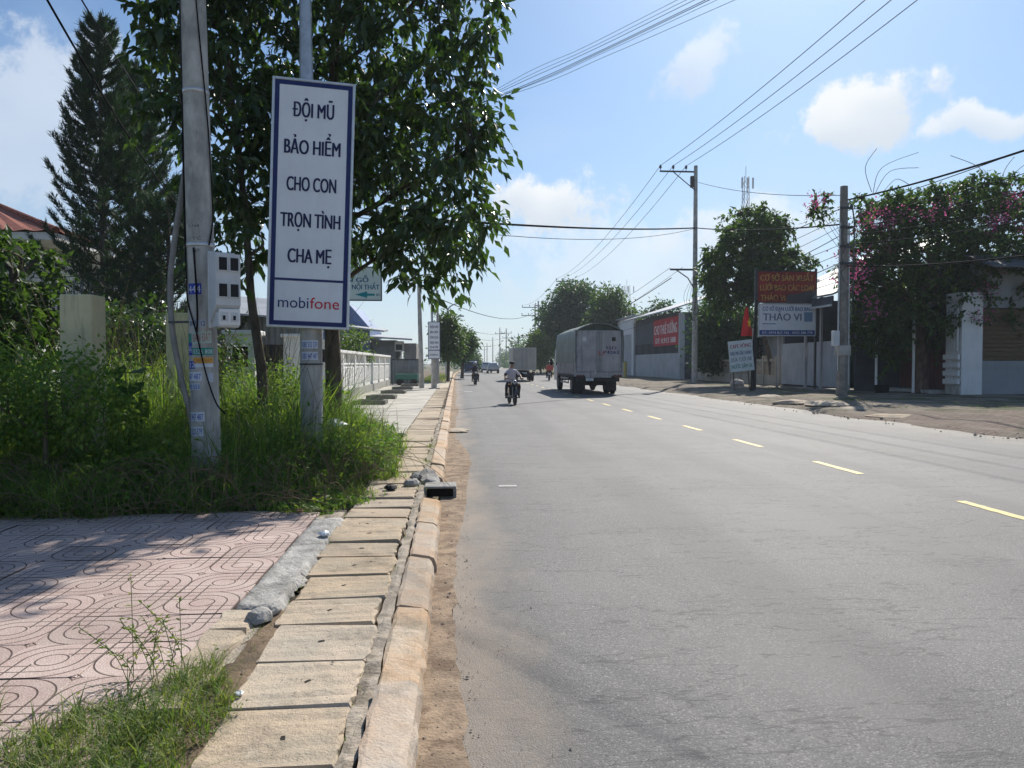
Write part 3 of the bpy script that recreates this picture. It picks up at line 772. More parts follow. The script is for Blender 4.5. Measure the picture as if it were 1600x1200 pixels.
# ------------------------------------------------------------------ tall road-safety sign on a lamp post
SY = 9.9
sb = AT(487, 640, SY); lp = thing('lamp_post', 'galvanised steel street lamp post carrying the tall safety sign', 'street lamp', (sb.x, SY, .12))
zt = AT(487, 515, SY).z - .12
def lrad(z): return .141 if z < zt + .2 else .10 - .0052 * (z - zt)
mb = MB(); mb.tube([(0, 0, -.1), (0, 0, .5), (0, 0, zt + .3)], [.145, .142, .138], 24); mb.build('concrete_sleeve', M['concrete_pole'], lp)
topx = AT(477, 0, SY).x - sb.x; hz = AT(477, 0, SY).z - .12; sl_ = topx / hz
mb = MB(); mb.tube([(sl_ * q, 0, q) for q in (zt, zt + 1.5, zt + 3, 6.5, 8.2)], [.098, .093, .088, .07, .055], 20); mb.tube([(sl_ * 8.2, 0, 8.2), (sl_ * 8.2 + .3, 0, 8.75), (sl_ * 8.2 + 1.0, 0, 9.0), (sl_ * 8.2 + 1.9, 0, 9.1)], [.05, .04, .035, .03], 10); mb.build('steel_shaft', M['galv'], lp)
mb = MB(); mb.box(sl_ * 8.2 + 1.7, sl_ * 8.2 + 2.4, -.14, .14, 9.05, 9.17, ch=.04); mb.build('lamp_head', M['galv'], lp)
zl = lambda py: AT(487, py, SY - .14).z - .12
wrap(lp, lambda z: .14, .0, zl(538), .22, .105, st_white, '0382 532 579', st_blue); wrap(lp, lambda z: .14, .0, zl(556), .22, .105, st_white, '0382 447 487', st_blue)
mb = MB(); mb.lathe([(.1405, zl(569) - .01), (.149, zl(569) - .01), (.149, zl(569) + .01), (.1405, zl(569) + .01)], 24); mb.build('wire_band', M['steel_dark'], lp)
# the sign itself, hung on the front of the post
SF = SY - .20
TL, TR, BL, BR = (AT(*q, SF) for q in ((415, 118), (543, 129), (416, 510), (543, 516)))
SW = ((TR - TL).length + (BR - BL).length) / 2; SH = ((TL - BL).length + (TR - BR).length) / 2
cen = (TL + TR + BL + BR) / 4
sign = thing('safety_sign', 'tall white and navy road safety sign on the lamp post', 'sign', (cen.x, SF, cen.z - SH / 2))
sign.rotation_euler = (0, R(1.9), R(7))
mb = MB(); f_ = .028; d_ = .15
mb.box(-SW / 2, -SW / 2 + f_, 0, d_, 0, SH, ch=.004); mb.box(SW / 2 - f_, SW / 2, 0, d_, 0, SH, ch=.004); mb.box(-SW / 2 + f_, SW / 2 - f_, 0, d_, 0, f_, ch=.004); mb.box(-SW / 2 + f_, SW / 2 - f_, 0, d_, SH - f_, SH, ch=.004)
mb.build('frame', M['alu'], sign)
bx('panel', M['sign_white'], sign, -SW / 2 + .01, SW / 2 - .01, .012, d_ - .01, .01, SH - .01)
bw = .055; yf = .0085; e = f_ + .004
mid_z = SH * (1 - (437 - 121) / 392)
mb = MB()
mb.box(-SW / 2 + e, -SW / 2 + e + bw, yf, .0125, e, SH - e); mb.box(SW / 2 - e - bw, SW / 2 - e, yf, .0125, e, SH - e)
mb.box(-SW / 2 + e + bw, SW / 2 - e - bw, yf, .0125, e, e + bw); mb.box(-SW / 2 + e + bw, SW / 2 - e - bw, yf, .0125, SH - e - bw, SH - e); mb.box(-SW / 2 + e + bw, SW / 2 - e - bw, yf, .0125, mid_z - .012, mid_z + .018)
mb.build('border', M['sign_navy'], sign)
for s_, py, wpx in (('ĐỘI MŨ', 172, 63), ('BẢO HIỂM', 230, 86), ('CHO CON', 288, 76), ('TRỌN TÌNH', 345, 92), ('CHA MẸ', 401, 67)):
    lettering('lettering', s_, M['sign_text'], sign, -.002 + SW * .0, .006, SH * (1 - (py - 124) / 392.0), .185, wpx / 128 * SW, .019, res=5)
wl = 96 / 128 * SW; zc = SH * (1 - (473 - 122) / 392)
lettering('lettering', 'mobi', M['logo_blue'], sign, -wl * .245, .006, zc, .145, wl * .49, .0, res=5)
lettering('lettering', 'fone', M['sign_red'], sign, wl * .262, .006, zc, .145, wl * .475, .0, res=5)
for z in (.5, SH - .5): bx('bracket', M['galv'], sign, -.11, .11, d_, d_ + .06, z - .03, z + .03)

# ------------------------------------------------------------------ walls, posts and fences on the left
FX = -4.3
def cream_post(label, Y, h, w, pxc):
    X = AT(pxc, 500, Y).x
    t = thing('gate_post', label, 'gate post', (X, Y, .1), 0, 'old cream gate posts')
    mb = MB(); mb.box(-w / 2, w / 2, -w / 2, w / 2, -.1, h, ch=.012); mb.build('shaft', M['cream'], t)
    rg_ = random.Random(int(Y * 10)); 
    for k_ in range(5): x, y = rg_.uniform(-.1, .1), rg_.uniform(-.1, .1); MB().tube([(x, y, h - .02), (x + rg_.uniform(-.03, .03), y, h + .16)], .006, 5).build('rebar', M['steel_dark'], t)
    return t
cream_post('mould-stained cream plaster post half buried in the weeds at far left', 8.75, AT(130, 460, 8.6).z - .1, .34, 130)
cream_post('cream plaster post just behind the concrete electricity pole', 12.0, AT(280, 489, 11.9).z - .1, .34, 283)
def white_pillar(label, Y, w, h, pxc, niche):
    X = AT(pxc, 520, Y).x
    t = thing('white_pillar', label, 'pillar', (X, Y, .1), 0, 'white gate pillars')
    mb = MB()
    if niche:
        nz0, nz1, nw = h - .62, h - .22, w * .27
        mb.box(-w / 2, w / 2, -w / 2, w / 2, -.1, nz0); mb.box(-w / 2, -nw, -w / 2, w / 2, nz0, nz1); mb.box(nw, w / 2, -w / 2, w / 2, nz0, nz1); mb.box(-nw, nw, -w / 2 + .14, w / 2, nz0, nz1); mb.box(-w / 2, w / 2, -w / 2, w / 2, nz1, h)
        mb.build('shaft', M['white_plaster'], t)
        g_ = MB()
        for x in (-.09, -.03, .03, .09): g_.cyl((x, -w / 2 + .03, nz0), (x, -w / 2 + .03, nz1), .012, n=6)
        g_.build('grille', M['steel_dark'], t)
        bx('niche_back', M['hole'], t, -nw, nw, -w / 2 + .1, -w / 2 + .139, nz0 + .002, nz1 - .002)
        bx('sill', M['white_plaster'], t, -w / 2 - .03, w / 2 + .03, -w / 2 - .05, -w / 2 - .002, nz0 - .08, nz0 - .02, ch=.01)
    else:
        mb.box(-w / 2, w / 2, -w / 2, w / 2, -.1, h, ch=.01); mb.build('shaft', M['white_plaster'], t)
    bx('cap', M['white_plaster'], t, -w / 2 - .06, w / 2 + .06, -w / 2 - .06, w / 2 + .06, h + .002, h + .1, ch=.02)
white_pillar('white plaster gate pillar with a barred niche', 15.4, .56, AT(380, 516, 15.2).z - .2, 381, True)
white_pillar('plain stained white pillar left of the sleeve of the sign post', 20.0, .5, AT(460, 522, 20).z - .2, 461, False)
white_pillar('white pillar wedged between the sign post and the dark trunk', 24.0, .5, AT(505, 530, 24).z - .2, 507, True)
# white balustrade wall
fen = thing('boundary_wall', 'white plaster boundary wall with open baluster band along the footpath', 'wall', (FX, 25.2, .1))
bays = 7; BL_ = 3.33
fl = bays * BL_
bx('base_course', pmat('stone_base', (.33, .32, .29), .2, 3, .9, .4, 30), fen, -.16, .16, 0, fl, -.1, .38)
slot = pmat('slot_plaster', (.55, .54, .52), .1, 2, .9, .1)
for b_ in range(bays):
    y0 = b_ * BL_
    bx('pier', M['white_plaster'], fen, -.13, .13, y0, y0 + .2, .382, 1.79, ch=.01)
    mb = MB(); ya = y0 + .205; yb = y0 + BL_ - .005
    mb.box(-.06, .06, ya, yb, .382, 1.35)
    for q in range(6): yy_ = ya + .25 + q * .5; mb.box(.0605, .085, yy_, yy_ + .3, .55, 1.25, ch=.01)
    mb.build('panel', M['white_plaster'], fen)
    bx('rail', M['white_plaster'], fen, -.1, .1, ya, yb, 1.352, 1.42, ch=.01)
    for q in range(2): yy_ = ya + 1.0 + q * 1.03; bx('baluster', M['white_plaster'], fen, -.05, .05, yy_, yy_ + .09, 1.422, 1.79)
bx('pier', M['white_plaster'], fen, -.13, .13, fl, fl + .2, .382, 1.79, ch=.01)
bx('coping', M['white_plaster'], fen, -.17, .17, -.05, fl + .25, 1.792, 1.9, ch=.015)

# grey corrugated gate at the end of the wall
def ribbed(mb, x0, x1, z0, z1, y, pitch=.2, depth=.035, axis='x', mi=0):
    n = max(2, int(abs(x1 - x0) / pitch * 4)); vs = []
    for i_ in range(n + 1):
        u = x0 + (x1 - x0) * i_ / n; d = depth if (i_ % 4) in (1, 2) else 0
        for z in (z0, z1): vs.append((u, y - d, z) if axis == 'x' else (y - d, u, z))
    mb.add(vs, [(2 * q, 2 * q + 2, 2 * q + 3, 2 * q + 1) for q in range(n)], mi)
    return mb
M['grey_sheet'] = pmat('grey_sheet_metal', (.20, .215, .22), .15, 2, .55, .05, 30, metal=.2, stain=.25)
M['roof_sheet'] = pmat('roof_sheet_metal', (.36, .37, .38), .14, 1.2, .5, .05, 30, metal=.3, stain=.2)
M['blue_sheet'] = pmat('blue_sheet_metal', (.14, .20, .36), .12, 1.2, .5, .05, 30)
gx0, gx1 = AT(613, 560, 50).x, AT(656, 560, 50).x
gg = thing('sheet_gate', 'dark grey ribbed metal gate closing the footpath end', 'gate', (gx0, 50, .1))
mb = MB(); ribbed(mb, 0, gx1 - gx0, .05, AT(630, 563, 50).z - .1, 0); mb.build('sheet', M['grey_sheet'], gg)
mb = MB(); hg = AT(630, 562, 50).z - .1
for x in (0, (gx1 - gx0) * .5, gx1 - gx0): mb.box(x - .05, x + .05, .01, .1, -.05, hg + .05)
mb.box(0, gx1 - gx0, .01, .09, hg - .04, hg + .05); mb.build('frame', M['steel_dark'], gg)
ct = thing('handcart', 'low green handcart parked against the ribbed gate', 'cart', tuple(AT(637, 592, 48.6)[:2]) + (.12,))
bx('bed', flat('cart_green', (.05, .17, .13), .6), ct, -.75, .65, -.35, .35, .35, .72, ch=.02)
for x in (-.5, .4):
    for yq in (-.38, .38): mb = MB(); mb.cyl((x, yq - .03, .2), (x, yq + .03, .2), .2, n=14); mb.build('wheel', M['black'], ct)

# ------------------------------------------------------------------ houses on the left
def slab_roof(name, mat, parent, pts, th=.08):
    """a sheet with thickness from four corner points"""
    top = [Vector(p) for p in pts]; bot = [p - Vector((0, 0, th)) for p in top]
    return MB().loft([bot, top]).build(name, mat, parent)
hs = thing('villa', 'white villa with red tiled hip roof at the far left', 'house', tuple(AT(85, 360, 28)[:2]) + (0,))
ez = AT(85, 362, 28).z; M['roof_tile'] = pmat('red_roof_tile', (.30, .10, .065), .25, 5, .8, .3, 25, stain=.3)
bx('wall', M['white_wall'], hs, -14, -1.3, 1.3, 12, 0, ez - .3)
bx('soffit', M['white_wall'], hs, -15, 0, 0, 13, ez - .28, ez - .02)
mb = MB(); cx_, cy_, rz_ = -7.5, 6.5, 2.3; n = 44
def hip(x0, y0, x1, y1, ax, ay, bx_, by_):
    vs = []; fs = []
    rows = 18
    for i_ in range(n + 1):
        u = i_ / n
        for j in range(rows + 1):
            v = j / rows
            p0 = Vector((x0 + (x1 - x0) * u, y0 + (y1 - y0) * u, 0)); p1 = Vector((ax + (bx_ - ax) * u, ay + (by_ - ay) * u, rz_))
            p = p0.lerp(p1, v); p.z += .05 * (i_ % 2) - .03 * ((j * 1.0) % 1)
            vs.append((p.x, p.y, p.z + ez))
    for i_ in range(n):
        for j in range(rows): a = i_ * (rows + 1) + j; fs.append((a, a + rows + 1, a + rows + 2, a + 1))
    mb.add(vs, fs)
hip(-15.1, -.1, .1, -.1, -9, cy_, -6, cy_); hip(.1, -.1, .1, 13.1, -6, cy_, -6, cy_); hip(.1, 13.1, -15.1, 13.1, -6, cy_, -9, cy_); hip(-15.1, 13.1, -15.1, -.1, -9, cy_, -9, cy_)
rf = mb.build('roof', M['roof_tile'], hs)
mb = MB(); A_ = Vector((.1, -.1, ez + .05)); B_ = Vector((-6, cy_, ez + rz_ + .05))
for k_ in range(26): a = A_.lerp(B_, k_ / 26); b = A_.lerp(B_, (k_ + .97) / 26); mb.tube([a, b], [.13, .11], 8)
mb.build('ridge_tile_row', M['roof_tile'], rf)
for x in (-2.0, -5.0, -8.5, -11.5):
    c_ = MB(); c_.cyl((x, .6, 0), (x, .6, ez - .3), .16, n=14); c_.build('column', M['white_wall'], hs)
for x in (-3.6, -7.0, -10.2):
    for zq in (1.0, 4.2):
        w = bx('window', M['white_wall'], hs, x - .65, x + .65, 1.24, 1.298, zq, zq + 1.4, ch=.01); bx('pane', M['glass_dark'], w, x - .55, x + .55, 1.22, 1.238, zq + .1, zq + 1.3)
# shed behind the pillars
X0, X1 = AT(397, 500, 24.5).x, AT(478, 500, 24.5).x
sh = thing('roadside_shed', 'dark grey lean-to shed behind the white pillars', 'shed', (X0, 24.6, .1))
L_ = X1 - X0; hs_ = AT(430, 470, 24.5).z
mb = MB(); ribbed(mb, -1.2, L_, 0, hs_ - .5, 0); mb.box(-1.2, L_, .01, 3, 0, hs_ - .5); mb.build('wall', M['grey_sheet'], sh)
slab_roof('roof', M['roof_sheet'], sh, [(-1.6, -.7, hs_ - .45), (L_ + .4, -.7, hs_ - .7), (L_ + .4, 3.4, hs_ + .1), (-1.6, 3.4, hs_ + .35)], .06)
bx('door', flat('dark_door', (.03, .028, .026), .8), sh, .15, 1.05, -.06, -.04, .05, 2.0)
bx('tarpaulin', flat('grey_tarp', (.22, .225, .22), .8), sh, 1.1, 1.7, -.09, -.05, .6, 1.75)
# building with blue gable and awnings beyond the wall
Yh = 58
h2 = thing('workshop', 'low workshop with blue gable end and grey awnings beyond the wall', 'building', (AT(540, 560, Yh).x, Yh, 0))
xx = lambda px: AT(px, 560, Yh).x - AT(540, 560, Yh).x
zz = lambda py: AT(540, py, Yh).z
mb = MB(); mb.loft([[(xx(470), q, .1), (xx(578), q, .1), (xx(578), q, zz(512)), (xx(545), q, zz(474)), (xx(470), q, zz(468))] for q in (0, 9)]); mb.build('gable', M['blue_sheet'], h2)
slab_roof('awning', M['roof_sheet'], h2, [(xx(538), -3.2, zz(511)), (xx(606), -3.2, zz(519)), (xx(606), .2, zz(515)), (xx(538), .2, zz(505))], .12)
bx('side_wall', M['grey_sheet'], h2, xx(578), xx(618), .5, 7, .1, zz(531)); slab_roof('roof', M['roof_sheet'], h2, [(xx(572), -1.5, zz(526)), (xx(646), -1.5, zz(530)), (xx(632), 7.5, zz(522)), (xx(572), 7.5, zz(516))], .12)
w = bx('window', M['white_wall'], h2, xx(617), xx(631), -.2, .3, zz(549), zz(533), ch=.02); bx('pane', M['glass_dark'], w, xx(619), xx(629), -.23, -.205, zz(547), zz(538))
bx('wall', pmat('grey_render', (.30, .29, .275), .15, 1, .9, .1, 20, stain=.3), h2, xx(631), xx(650), .3, 6, .1, zz(536))
# turquoise direction board on a post behind the trees
Yb = 21.5
Bp = AT(517, 560, Yb)
cp = thing('concrete_pole', 'slim concrete pole behind the dark tree trunk', 'utility pole', (Bp.x, Yb, .1))
mb = MB(); mb.tube([(0, 0, -.1), (0, 0, 3), (0, 0, 7.6)], [.115, .10, .085], 14); mb.build('shaft', M['concrete_pole'], cp)
mb = MB(); mb.box(-.35, .35, -.04, .04, 6.3, 6.38); mb.box(-.3, .3, -.04, .04, 7.0, 7.07); mb.build('crossarm', M['steel_dark'], cp)
b0, b1 = AT(497, 468, Yb - .2), AT(595, 424, Yb - .2)
bd = thing('direction_board', 'pale turquoise lettered board with left arrow behind the safety sign', 'sign', (b0.x, Yb - .2, b0.z))
BW, BH = b1.x - b0.x, b1.z - b0.z + .1
bx('panel', flat('pale_cyan_board', (.50, .60, .60), .5), bd, 0, BW, 0, .04, 0, BH); fr = MB()
for q in ((0, BW, -.012, .05, -.03, .0), (0, BW, -.012, .05, BH, BH + .03), (-.03, 0, -.012, .05, -.03, BH + .03), (BW, BW + .03, -.012, .05, -.03, BH + .03)): fr.box(*q)
fr.build('frame', M['steel_dark'], bd)
teal = flat('teal_paint', (.01, .22, .26), .5); dteal = flat('dark_teal_paint', (.01, .10, .20), .5)
lettering('lettering', 'SÀN GỖ', dteal, bd, BW * .55, -.004, BH * .62, .13, BW * .5, .014)
lettering('lettering', 'TRANG TRÍ NỘI THẤT', dteal, bd, BW * .5, -.004, BH * .40, .14, BW * .95, .014)
mb = MB(); az = BH * .16; mb.add([(BW * .58, -.004, az), (BW * .78, -.004, az + .09), (BW * .78, -.004, az + .03), (BW * .9, -.004, az + .03), (BW * .9, -.004, az - .03), (BW * .78, -.004, az - .03), (BW * .78, -.004, az - .09)], [(0, 6, 5, 2, 1), (2, 5, 4, 3)]); mb.build('arrow', teal, bd)
lettering('lettering', 'Số 1', dteal, bd, BW * .955, -.004, az, .07, BW * .06, .02)
# ------------------------------------------------------------------ vegetation
LEAF_V = np.array([(0, 0, 0), (.42, .25, .07), (.42, -.25, .07), (1, 0, -.14), (.45, 0, 0)])
LEAF_F = np.array([(0, 4, 1), (0, 2, 4), (1, 4, 3), (4, 2, 3)])
def norm(a): return a / np.maximum(np.linalg.norm(a, axis=-1, keepdims=True), 1e-9)
def place_leaves(P, Dn, size, width=1.0, rg=None, flatness=.8):
    """leaf shapes at P pointing along Dn; returns V, F, rnd"""
    rg = rg or rng; n = len(P); Dn = norm(Dn)
    upv = np.tile(np.array([[0, 0, 1.0]]), (n, 1)) * flatness + rg.normal(0, .55, (n, 3))
    side = norm(np.cross(upv, Dn)); nor = np.cross(Dn, side)
    sz = size if np.ndim(size) else np.full(n, size)
    T_ = LEAF_V
    V = P[:, None, :] + (T_[None, :, 0:1] * Dn[:, None, :] + T_[None, :, 1:2] * width * side[:, None, :] + T_[None, :, 2:3] * nor[:, None, :]) * sz[:, None, None]
    F = LEAF_F[None] + (np.arange(n) * len(T_))[:, None, None]
    return V.reshape(-1, 3), F.reshape(-1, 3), np.repeat(rg.random(n), len(T_))
def clump_leaves(cs, rs, n_each, size, droop=.5, width=1.0, rg=None, jitter=.35, shell=.55, squash=.8, outward=.8):
    rg = rg or rng
    cs = np.asarray(cs, float); rs = np.asarray(rs, float); m = len(cs)
    # every clump is a ragged spray: stretched along its own direction, thin at the rim
    ax = norm(rg.normal(size=(m, 3)) * np.array([[1, 1, .6]])); st = rg.uniform(.7, 1.5, (m, 1, 1))
    off = rg.normal(size=(m, n_each, 3)) * .47 * rs[:, None, None]
    off += ax[:, None, :] * (off * ax[:, None, :]).sum(-1, keepdims=True) * (st - 1)
    off[..., 2] *= squash; d = norm(off)
    P = (cs[:, None, :] + off).reshape(-1, 3)
    Dn = (d * outward).reshape(-1, 3) + np.array([[0, 0, -droop]]) + rg.normal(0, .35, (m * n_each, 3))
    return place_leaves(P, Dn, size * (1 + rg.uniform(-jitter, jitter, m * n_each)), width, rg)
def sprig_leaves(cs, rs, ns, nl, size, droop=.6, width=1.0, rg=None, jitter=.5):
    """leaves set along short sprigs that leave each clump centre, drooping at the tips"""
    rg = rg or rng; cs = np.asarray(cs, float); rs = np.asarray(rs, float); m = len(cs)
    ax = norm(rg.normal(size=(m, ns, 3)) * np.array([1, 1, .7]) + np.array([0, 0, .05])); L = rs[:, None, None] * rg.uniform(.6, 1.35, (m, ns, 1))
    t = (np.arange(nl)[None, None, :, None] + rg.random((m, ns, nl, 1))) / nl
    P = cs[:, None, None, :] + ax[:, :, None, :] * L[:, :, None, :] * t; P = P - np.array([0, 0, 1.0]) * (L[:, :, None, :] * .35 * t * t)
    Dn = ax[:, :, None, :] * (.35 + .5 * t) + norm(rg.normal(size=P.shape)) * .7 + np.array([0, 0, -droop]) * (.4 + .9 * t)
    P = P.reshape(-1, 3); Dn = Dn.reshape(-1, 3)
    return place_leaves(P, Dn, size * (1 + rg.uniform(-jitter, jitter, len(P))), width, rg, 1.0)
def in_poly(x, y, poly):
    c = False; n = len(poly); j = n - 1
    for i_ in range(n):
        xi, yi = poly[i_]; xj, yj = poly[j]
        if (yi > y) != (yj > y) and x < (xj - xi) * (y - yi) / (yj - yi) + xi: c = not c
        j = i_
    return c
def edge_dist(x, y, poly):
    p = np.array([x, y]); best = 1e9
    for i_ in range(len(poly)):
        a = np.array(poly[i_], float); b = np.array(poly[(i_ + 1) % len(poly)], float)
        t = np.clip(np.dot(p - a, b - a) / max(np.dot(b - a, b - a), 1e-9), 0, 1); best = min(best, np.linalg.norm(p - a - t * (b - a)))
    return best
def crown_points(poly, Y, depth, n, margin_px, rg, minsep=0.0):
    """clump centres filling a crown whose outline, seen from the road, is poly at distance Y; rounded in depth"""
    xs_ = [q[0] for q in poly]; ys_ = [q[1] for q in poly]; half = min(max(xs_) - min(xs_), max(ys_) - min(ys_)) / 2
    out = []; tries = 0
    while len(out) < n and tries < n * 60:
        tries += 1
        x = rg.uniform(min(xs_), max(xs_)); y = rg.uniform(min(ys_), max(ys_))
        if not in_poly(x, y, poly): continue
        e = edge_dist(x, y, poly)
        if e < margin_px: continue
        u = min(1, e / half); dd = depth * math.sqrt(max(0.05, 1 - (1 - u) ** 2))
        p = AT(x, y, Y); k = (Y + rg.uniform(-dd, dd))
        q = Vector((p.x, k, p.z))
        if p.z < .3: continue
        if minsep and any((q - r_).length < minsep for r_ in out): continue
        out.append(q)
    return out
def limbs(mb, trunk_top, pts, n_main, r_main, rg, mi=0, sag=.15):
    """branches: a few main limbs from the trunk, twigs from the nearest limb to every clump"""
    tp = [Vector(p) for p in trunk_top]
    pts = [Vector(p) for p in pts]; idx = list(range(len(pts))); rg.shuffle(idx); nodes = []
    # spread the main targets
    mains = []
    for i_ in idx:
        if all((pts[i_] - pts[j]).length > 1.0 for j in mains): mains.append(i_)
        if len(mains) >= n_main: break
    for i_ in mains:
        t = pts[i_]; s = min(tp, key=lambda q: abs(q.z - (t.z - .55 * (Vector((t.x, t.y, 0)) - Vector((q.x, q.y, 0))).length)))
        mid = s.lerp(t, .5) + Vector((rg.uniform(-.2, .2), rg.uniform(-.2, .2), rg.uniform(-.05, .25)))
        cur = catmull([s, mid, t], 5); L = len(cur)
        mb.tube(cur, [r_main * (1 - .8 * q / (L - 1)) for q in range(L)], 7, mi, False)
        nodes += cur[2:]
    for i_ in range(len(pts)):
        if i_ in mains: continue
        t = pts[i_]; s = min(nodes, key=lambda q: (q - t).length + (.4 if q.z > t.z else 0)) if nodes else tp[-1]
        mid = s.lerp(t, .5) + Vector((rg.uniform(-.12, .12), rg.uniform(-.12, .12), rg.uniform(-.02, .15)))
        mb.tube([s, mid, t], [r_main * .22, r_main * .15, r_main * .06], 4, mi, False)
def tree(name, label, base, trunk, tr, poly, Y, depth, nclump, crad, nleaf, lsize, lmat, bark, seed, margin=14, droop=.5, width=1.0, n_main=12, cat='tree', group=None, extra=(), r_main=None, minsep=0.0, squash=.8, sprig=None):
    rg = random.Random(seed); nrg = np.random.default_rng(seed)
    base = Vector(base); t = thing(name, label, cat, tuple(base), 0, group)
    cl = crown_points(poly, Y, depth, nclump, margin, rg, minsep) + [Vector(q) for q in extra]
    mb = MB(); tk = catmull(trunk, 5); L = len(tk)
    mb.tube(tk, [tr * (1.25 if q == 0 else 1) * (1 - .72 * q / (L - 1)) for q in range(L)], 12, 0, True)
    limbs(mb, tk[L // 3:], cl, n_main, r_main or tr * .45, rg)
    mb.v = [tuple(Vector(v) - base) for v in mb.v]; mb.build('trunk', bark, t)
    rs = np.array([crad * rg.uniform(.65, 1.25) for _ in cl])
    cs = np.array([tuple(q - base) for q in cl])
    V, F, A = sprig_leaves(cs, rs, sprig, nleaf // sprig, lsize, droop, width, nrg) if sprig else clump_leaves(cs, rs, nleaf, lsize, droop, width, nrg, squash=squash)
    o = np_mesh('crown', V, F, lmat, t, A); o['kind'] = 'stuff'
    return t, cs, rs, nrg

LM = {}
LM['dark'] = leafmat('leaf_dark_glossy', (.026, .054, .024), (.075, .115, .04), .34, .36, (1.5, 1.8, .5), .55)
LM['mid'] = leafmat('leaf_mid', (.026, .06, .017), (.075, .13, .03), .45, .48)
LM['light'] = leafmat('leaf_light', (.05, .10, .02), (.12, .18, .04), .48, .5)
LM['blue'] = leafmat('leaf_bluish', (.02, .055, .022), (.055, .115, .032), .42, .5)
LM['pine'] = leafmat('pine_needle', (.018, .042, .022), (.045, .075, .032), .25, .6, (1.2, 1.5, .7))
LM['weed'] = leafmat('weed_leaf', (.065, .16, .03), (.22, .29, .06), .48, .55)
LM['grass'] = leafmat('grass_blade', (.06, .155, .035), (.25, .31, .07), .48, .6)
LM['lawn'] = leafmat('lawn_blade', (.075, .145, .03), (.24, .27, .08), .44, .6)
LM['dry'] = leafmat('dry_stem', (.17, .125, .07), (.27, .21, .125), .2, .8, (1.2, 1.1, .8))
LM['pink'] = leafmat('bougainvillea_bract', (.36, .05, .17), (.56, .16, .33), .35, .6, (1.3, 1.1, 1.2))

# the big dark street tree behind the sign, and a second one left of it
polyA = [(430, -420), (640, -400), (740, -200), (765, 0), (796, 45), (782, 95), (770, 140), (786, 200), (772, 250), (762, 290), (782, 322), (806, 355), (788, 385), (748, 398), (706, 432), (692, 470), (668, 440), (640, 478), (614, 450), (600, 408), (545, 400), (480, 425), (420, 395), (400, 250), (400, 0)]
Yt = 11.8
tb = AT(522, 655, 12.2); tb.z = .12
trk = [Vector((tb.x, 12.2, -.1)), AT(521, 580, 12.2), AT(517, 480, 12.1), AT(512, 330, 12.0), AT(520, 150, 11.9), AT(530, -60, 11.8), AT(540, -250, 11.8)]
bt, cs, rs, nrg_ = tree('street_tree', 'large dark leafy street tree behind the safety sign', tb, trk, .145, polyA, Yt, 1.6, 450, .46, 45, .178, LM['dark'], M['bark'], 31, 13, .8, .84, 18, minsep=.2, r_main=.042, sprig=5)
# single hanging leaves at the lower right fringe
fr_ = [i_ for i_ in range(len(cs)) if cs[i_][0] + tb.x > -.6 and cs[i_][2] < 5.4]
fr_ = sorted(fr_, key=lambda i_: -cs[i_][0])[:60]
LM['dark1'] = LM['dark']
me_leaf = []
for q in range(6):
    r6 = np.random.default_rng(100 + q)
    V, F, A = place_leaves(np.zeros((1, 3)), np.array([[1.0, 0, -.12]]), .21 * r6.uniform(.8, 1.15), .84, r6)
    o = np_mesh('leaf', V, F, LM['dark'], None, A); me_leaf.append(o.data); bpy.data.objects.remove(o)
rg = random.Random(8); nl = 0
for i_ in fr_:
    for q in range(5):
        if nl >= 290: break
        d = Vector((rg.gauss(0, 1), rg.gauss(0, 1), rg.gauss(-.4, .7))).normalized()
        o = link('leaf', me_leaf[nl % 6], bt, tuple(Vector(cs[i_]) + d * rs[i_] * rg.uniform(.85, 1.1)))
        v = Vector((d.x, d.y, -abs(rg.gauss(.9, .5)))).normalized()
        o.rotation_euler = v.to_track_quat('X', 'Z').to_euler(); nl += 1
polyB = [(420, -420), (300, -380), (240, -160), (228, 0), (205, 85), (232, 125), (225, 160), (258, 215), (262, 262), (292, 300), (300, 345), (330, 372), (345, 420), (395, 440), (420, 420), (440, 300), (440, 0)]
tb2 = AT(412, 650, 11.2); tb2.z = .12
trk2 = [Vector((tb2.x, 11.2, -.1)), AT(410, 600, 11.2), AT(404, 545, 11.15), AT(393, 470, 11.1), AT(388, 400, 11.1), AT(375, 250, 11.1), AT(350, 50, 11.1), AT(340, -160, 11.1)]
tree('street_tree', 'leaning dark tree with forked thin trunk left of the safety sign', tb2, trk2, .085, polyB, 11.1, 1.3, 205, .44, 45, .17, LM['dark'], M['bark'], 32, 13, .8, .84, 12, minsep=.2, r_main=.03, sprig=5)

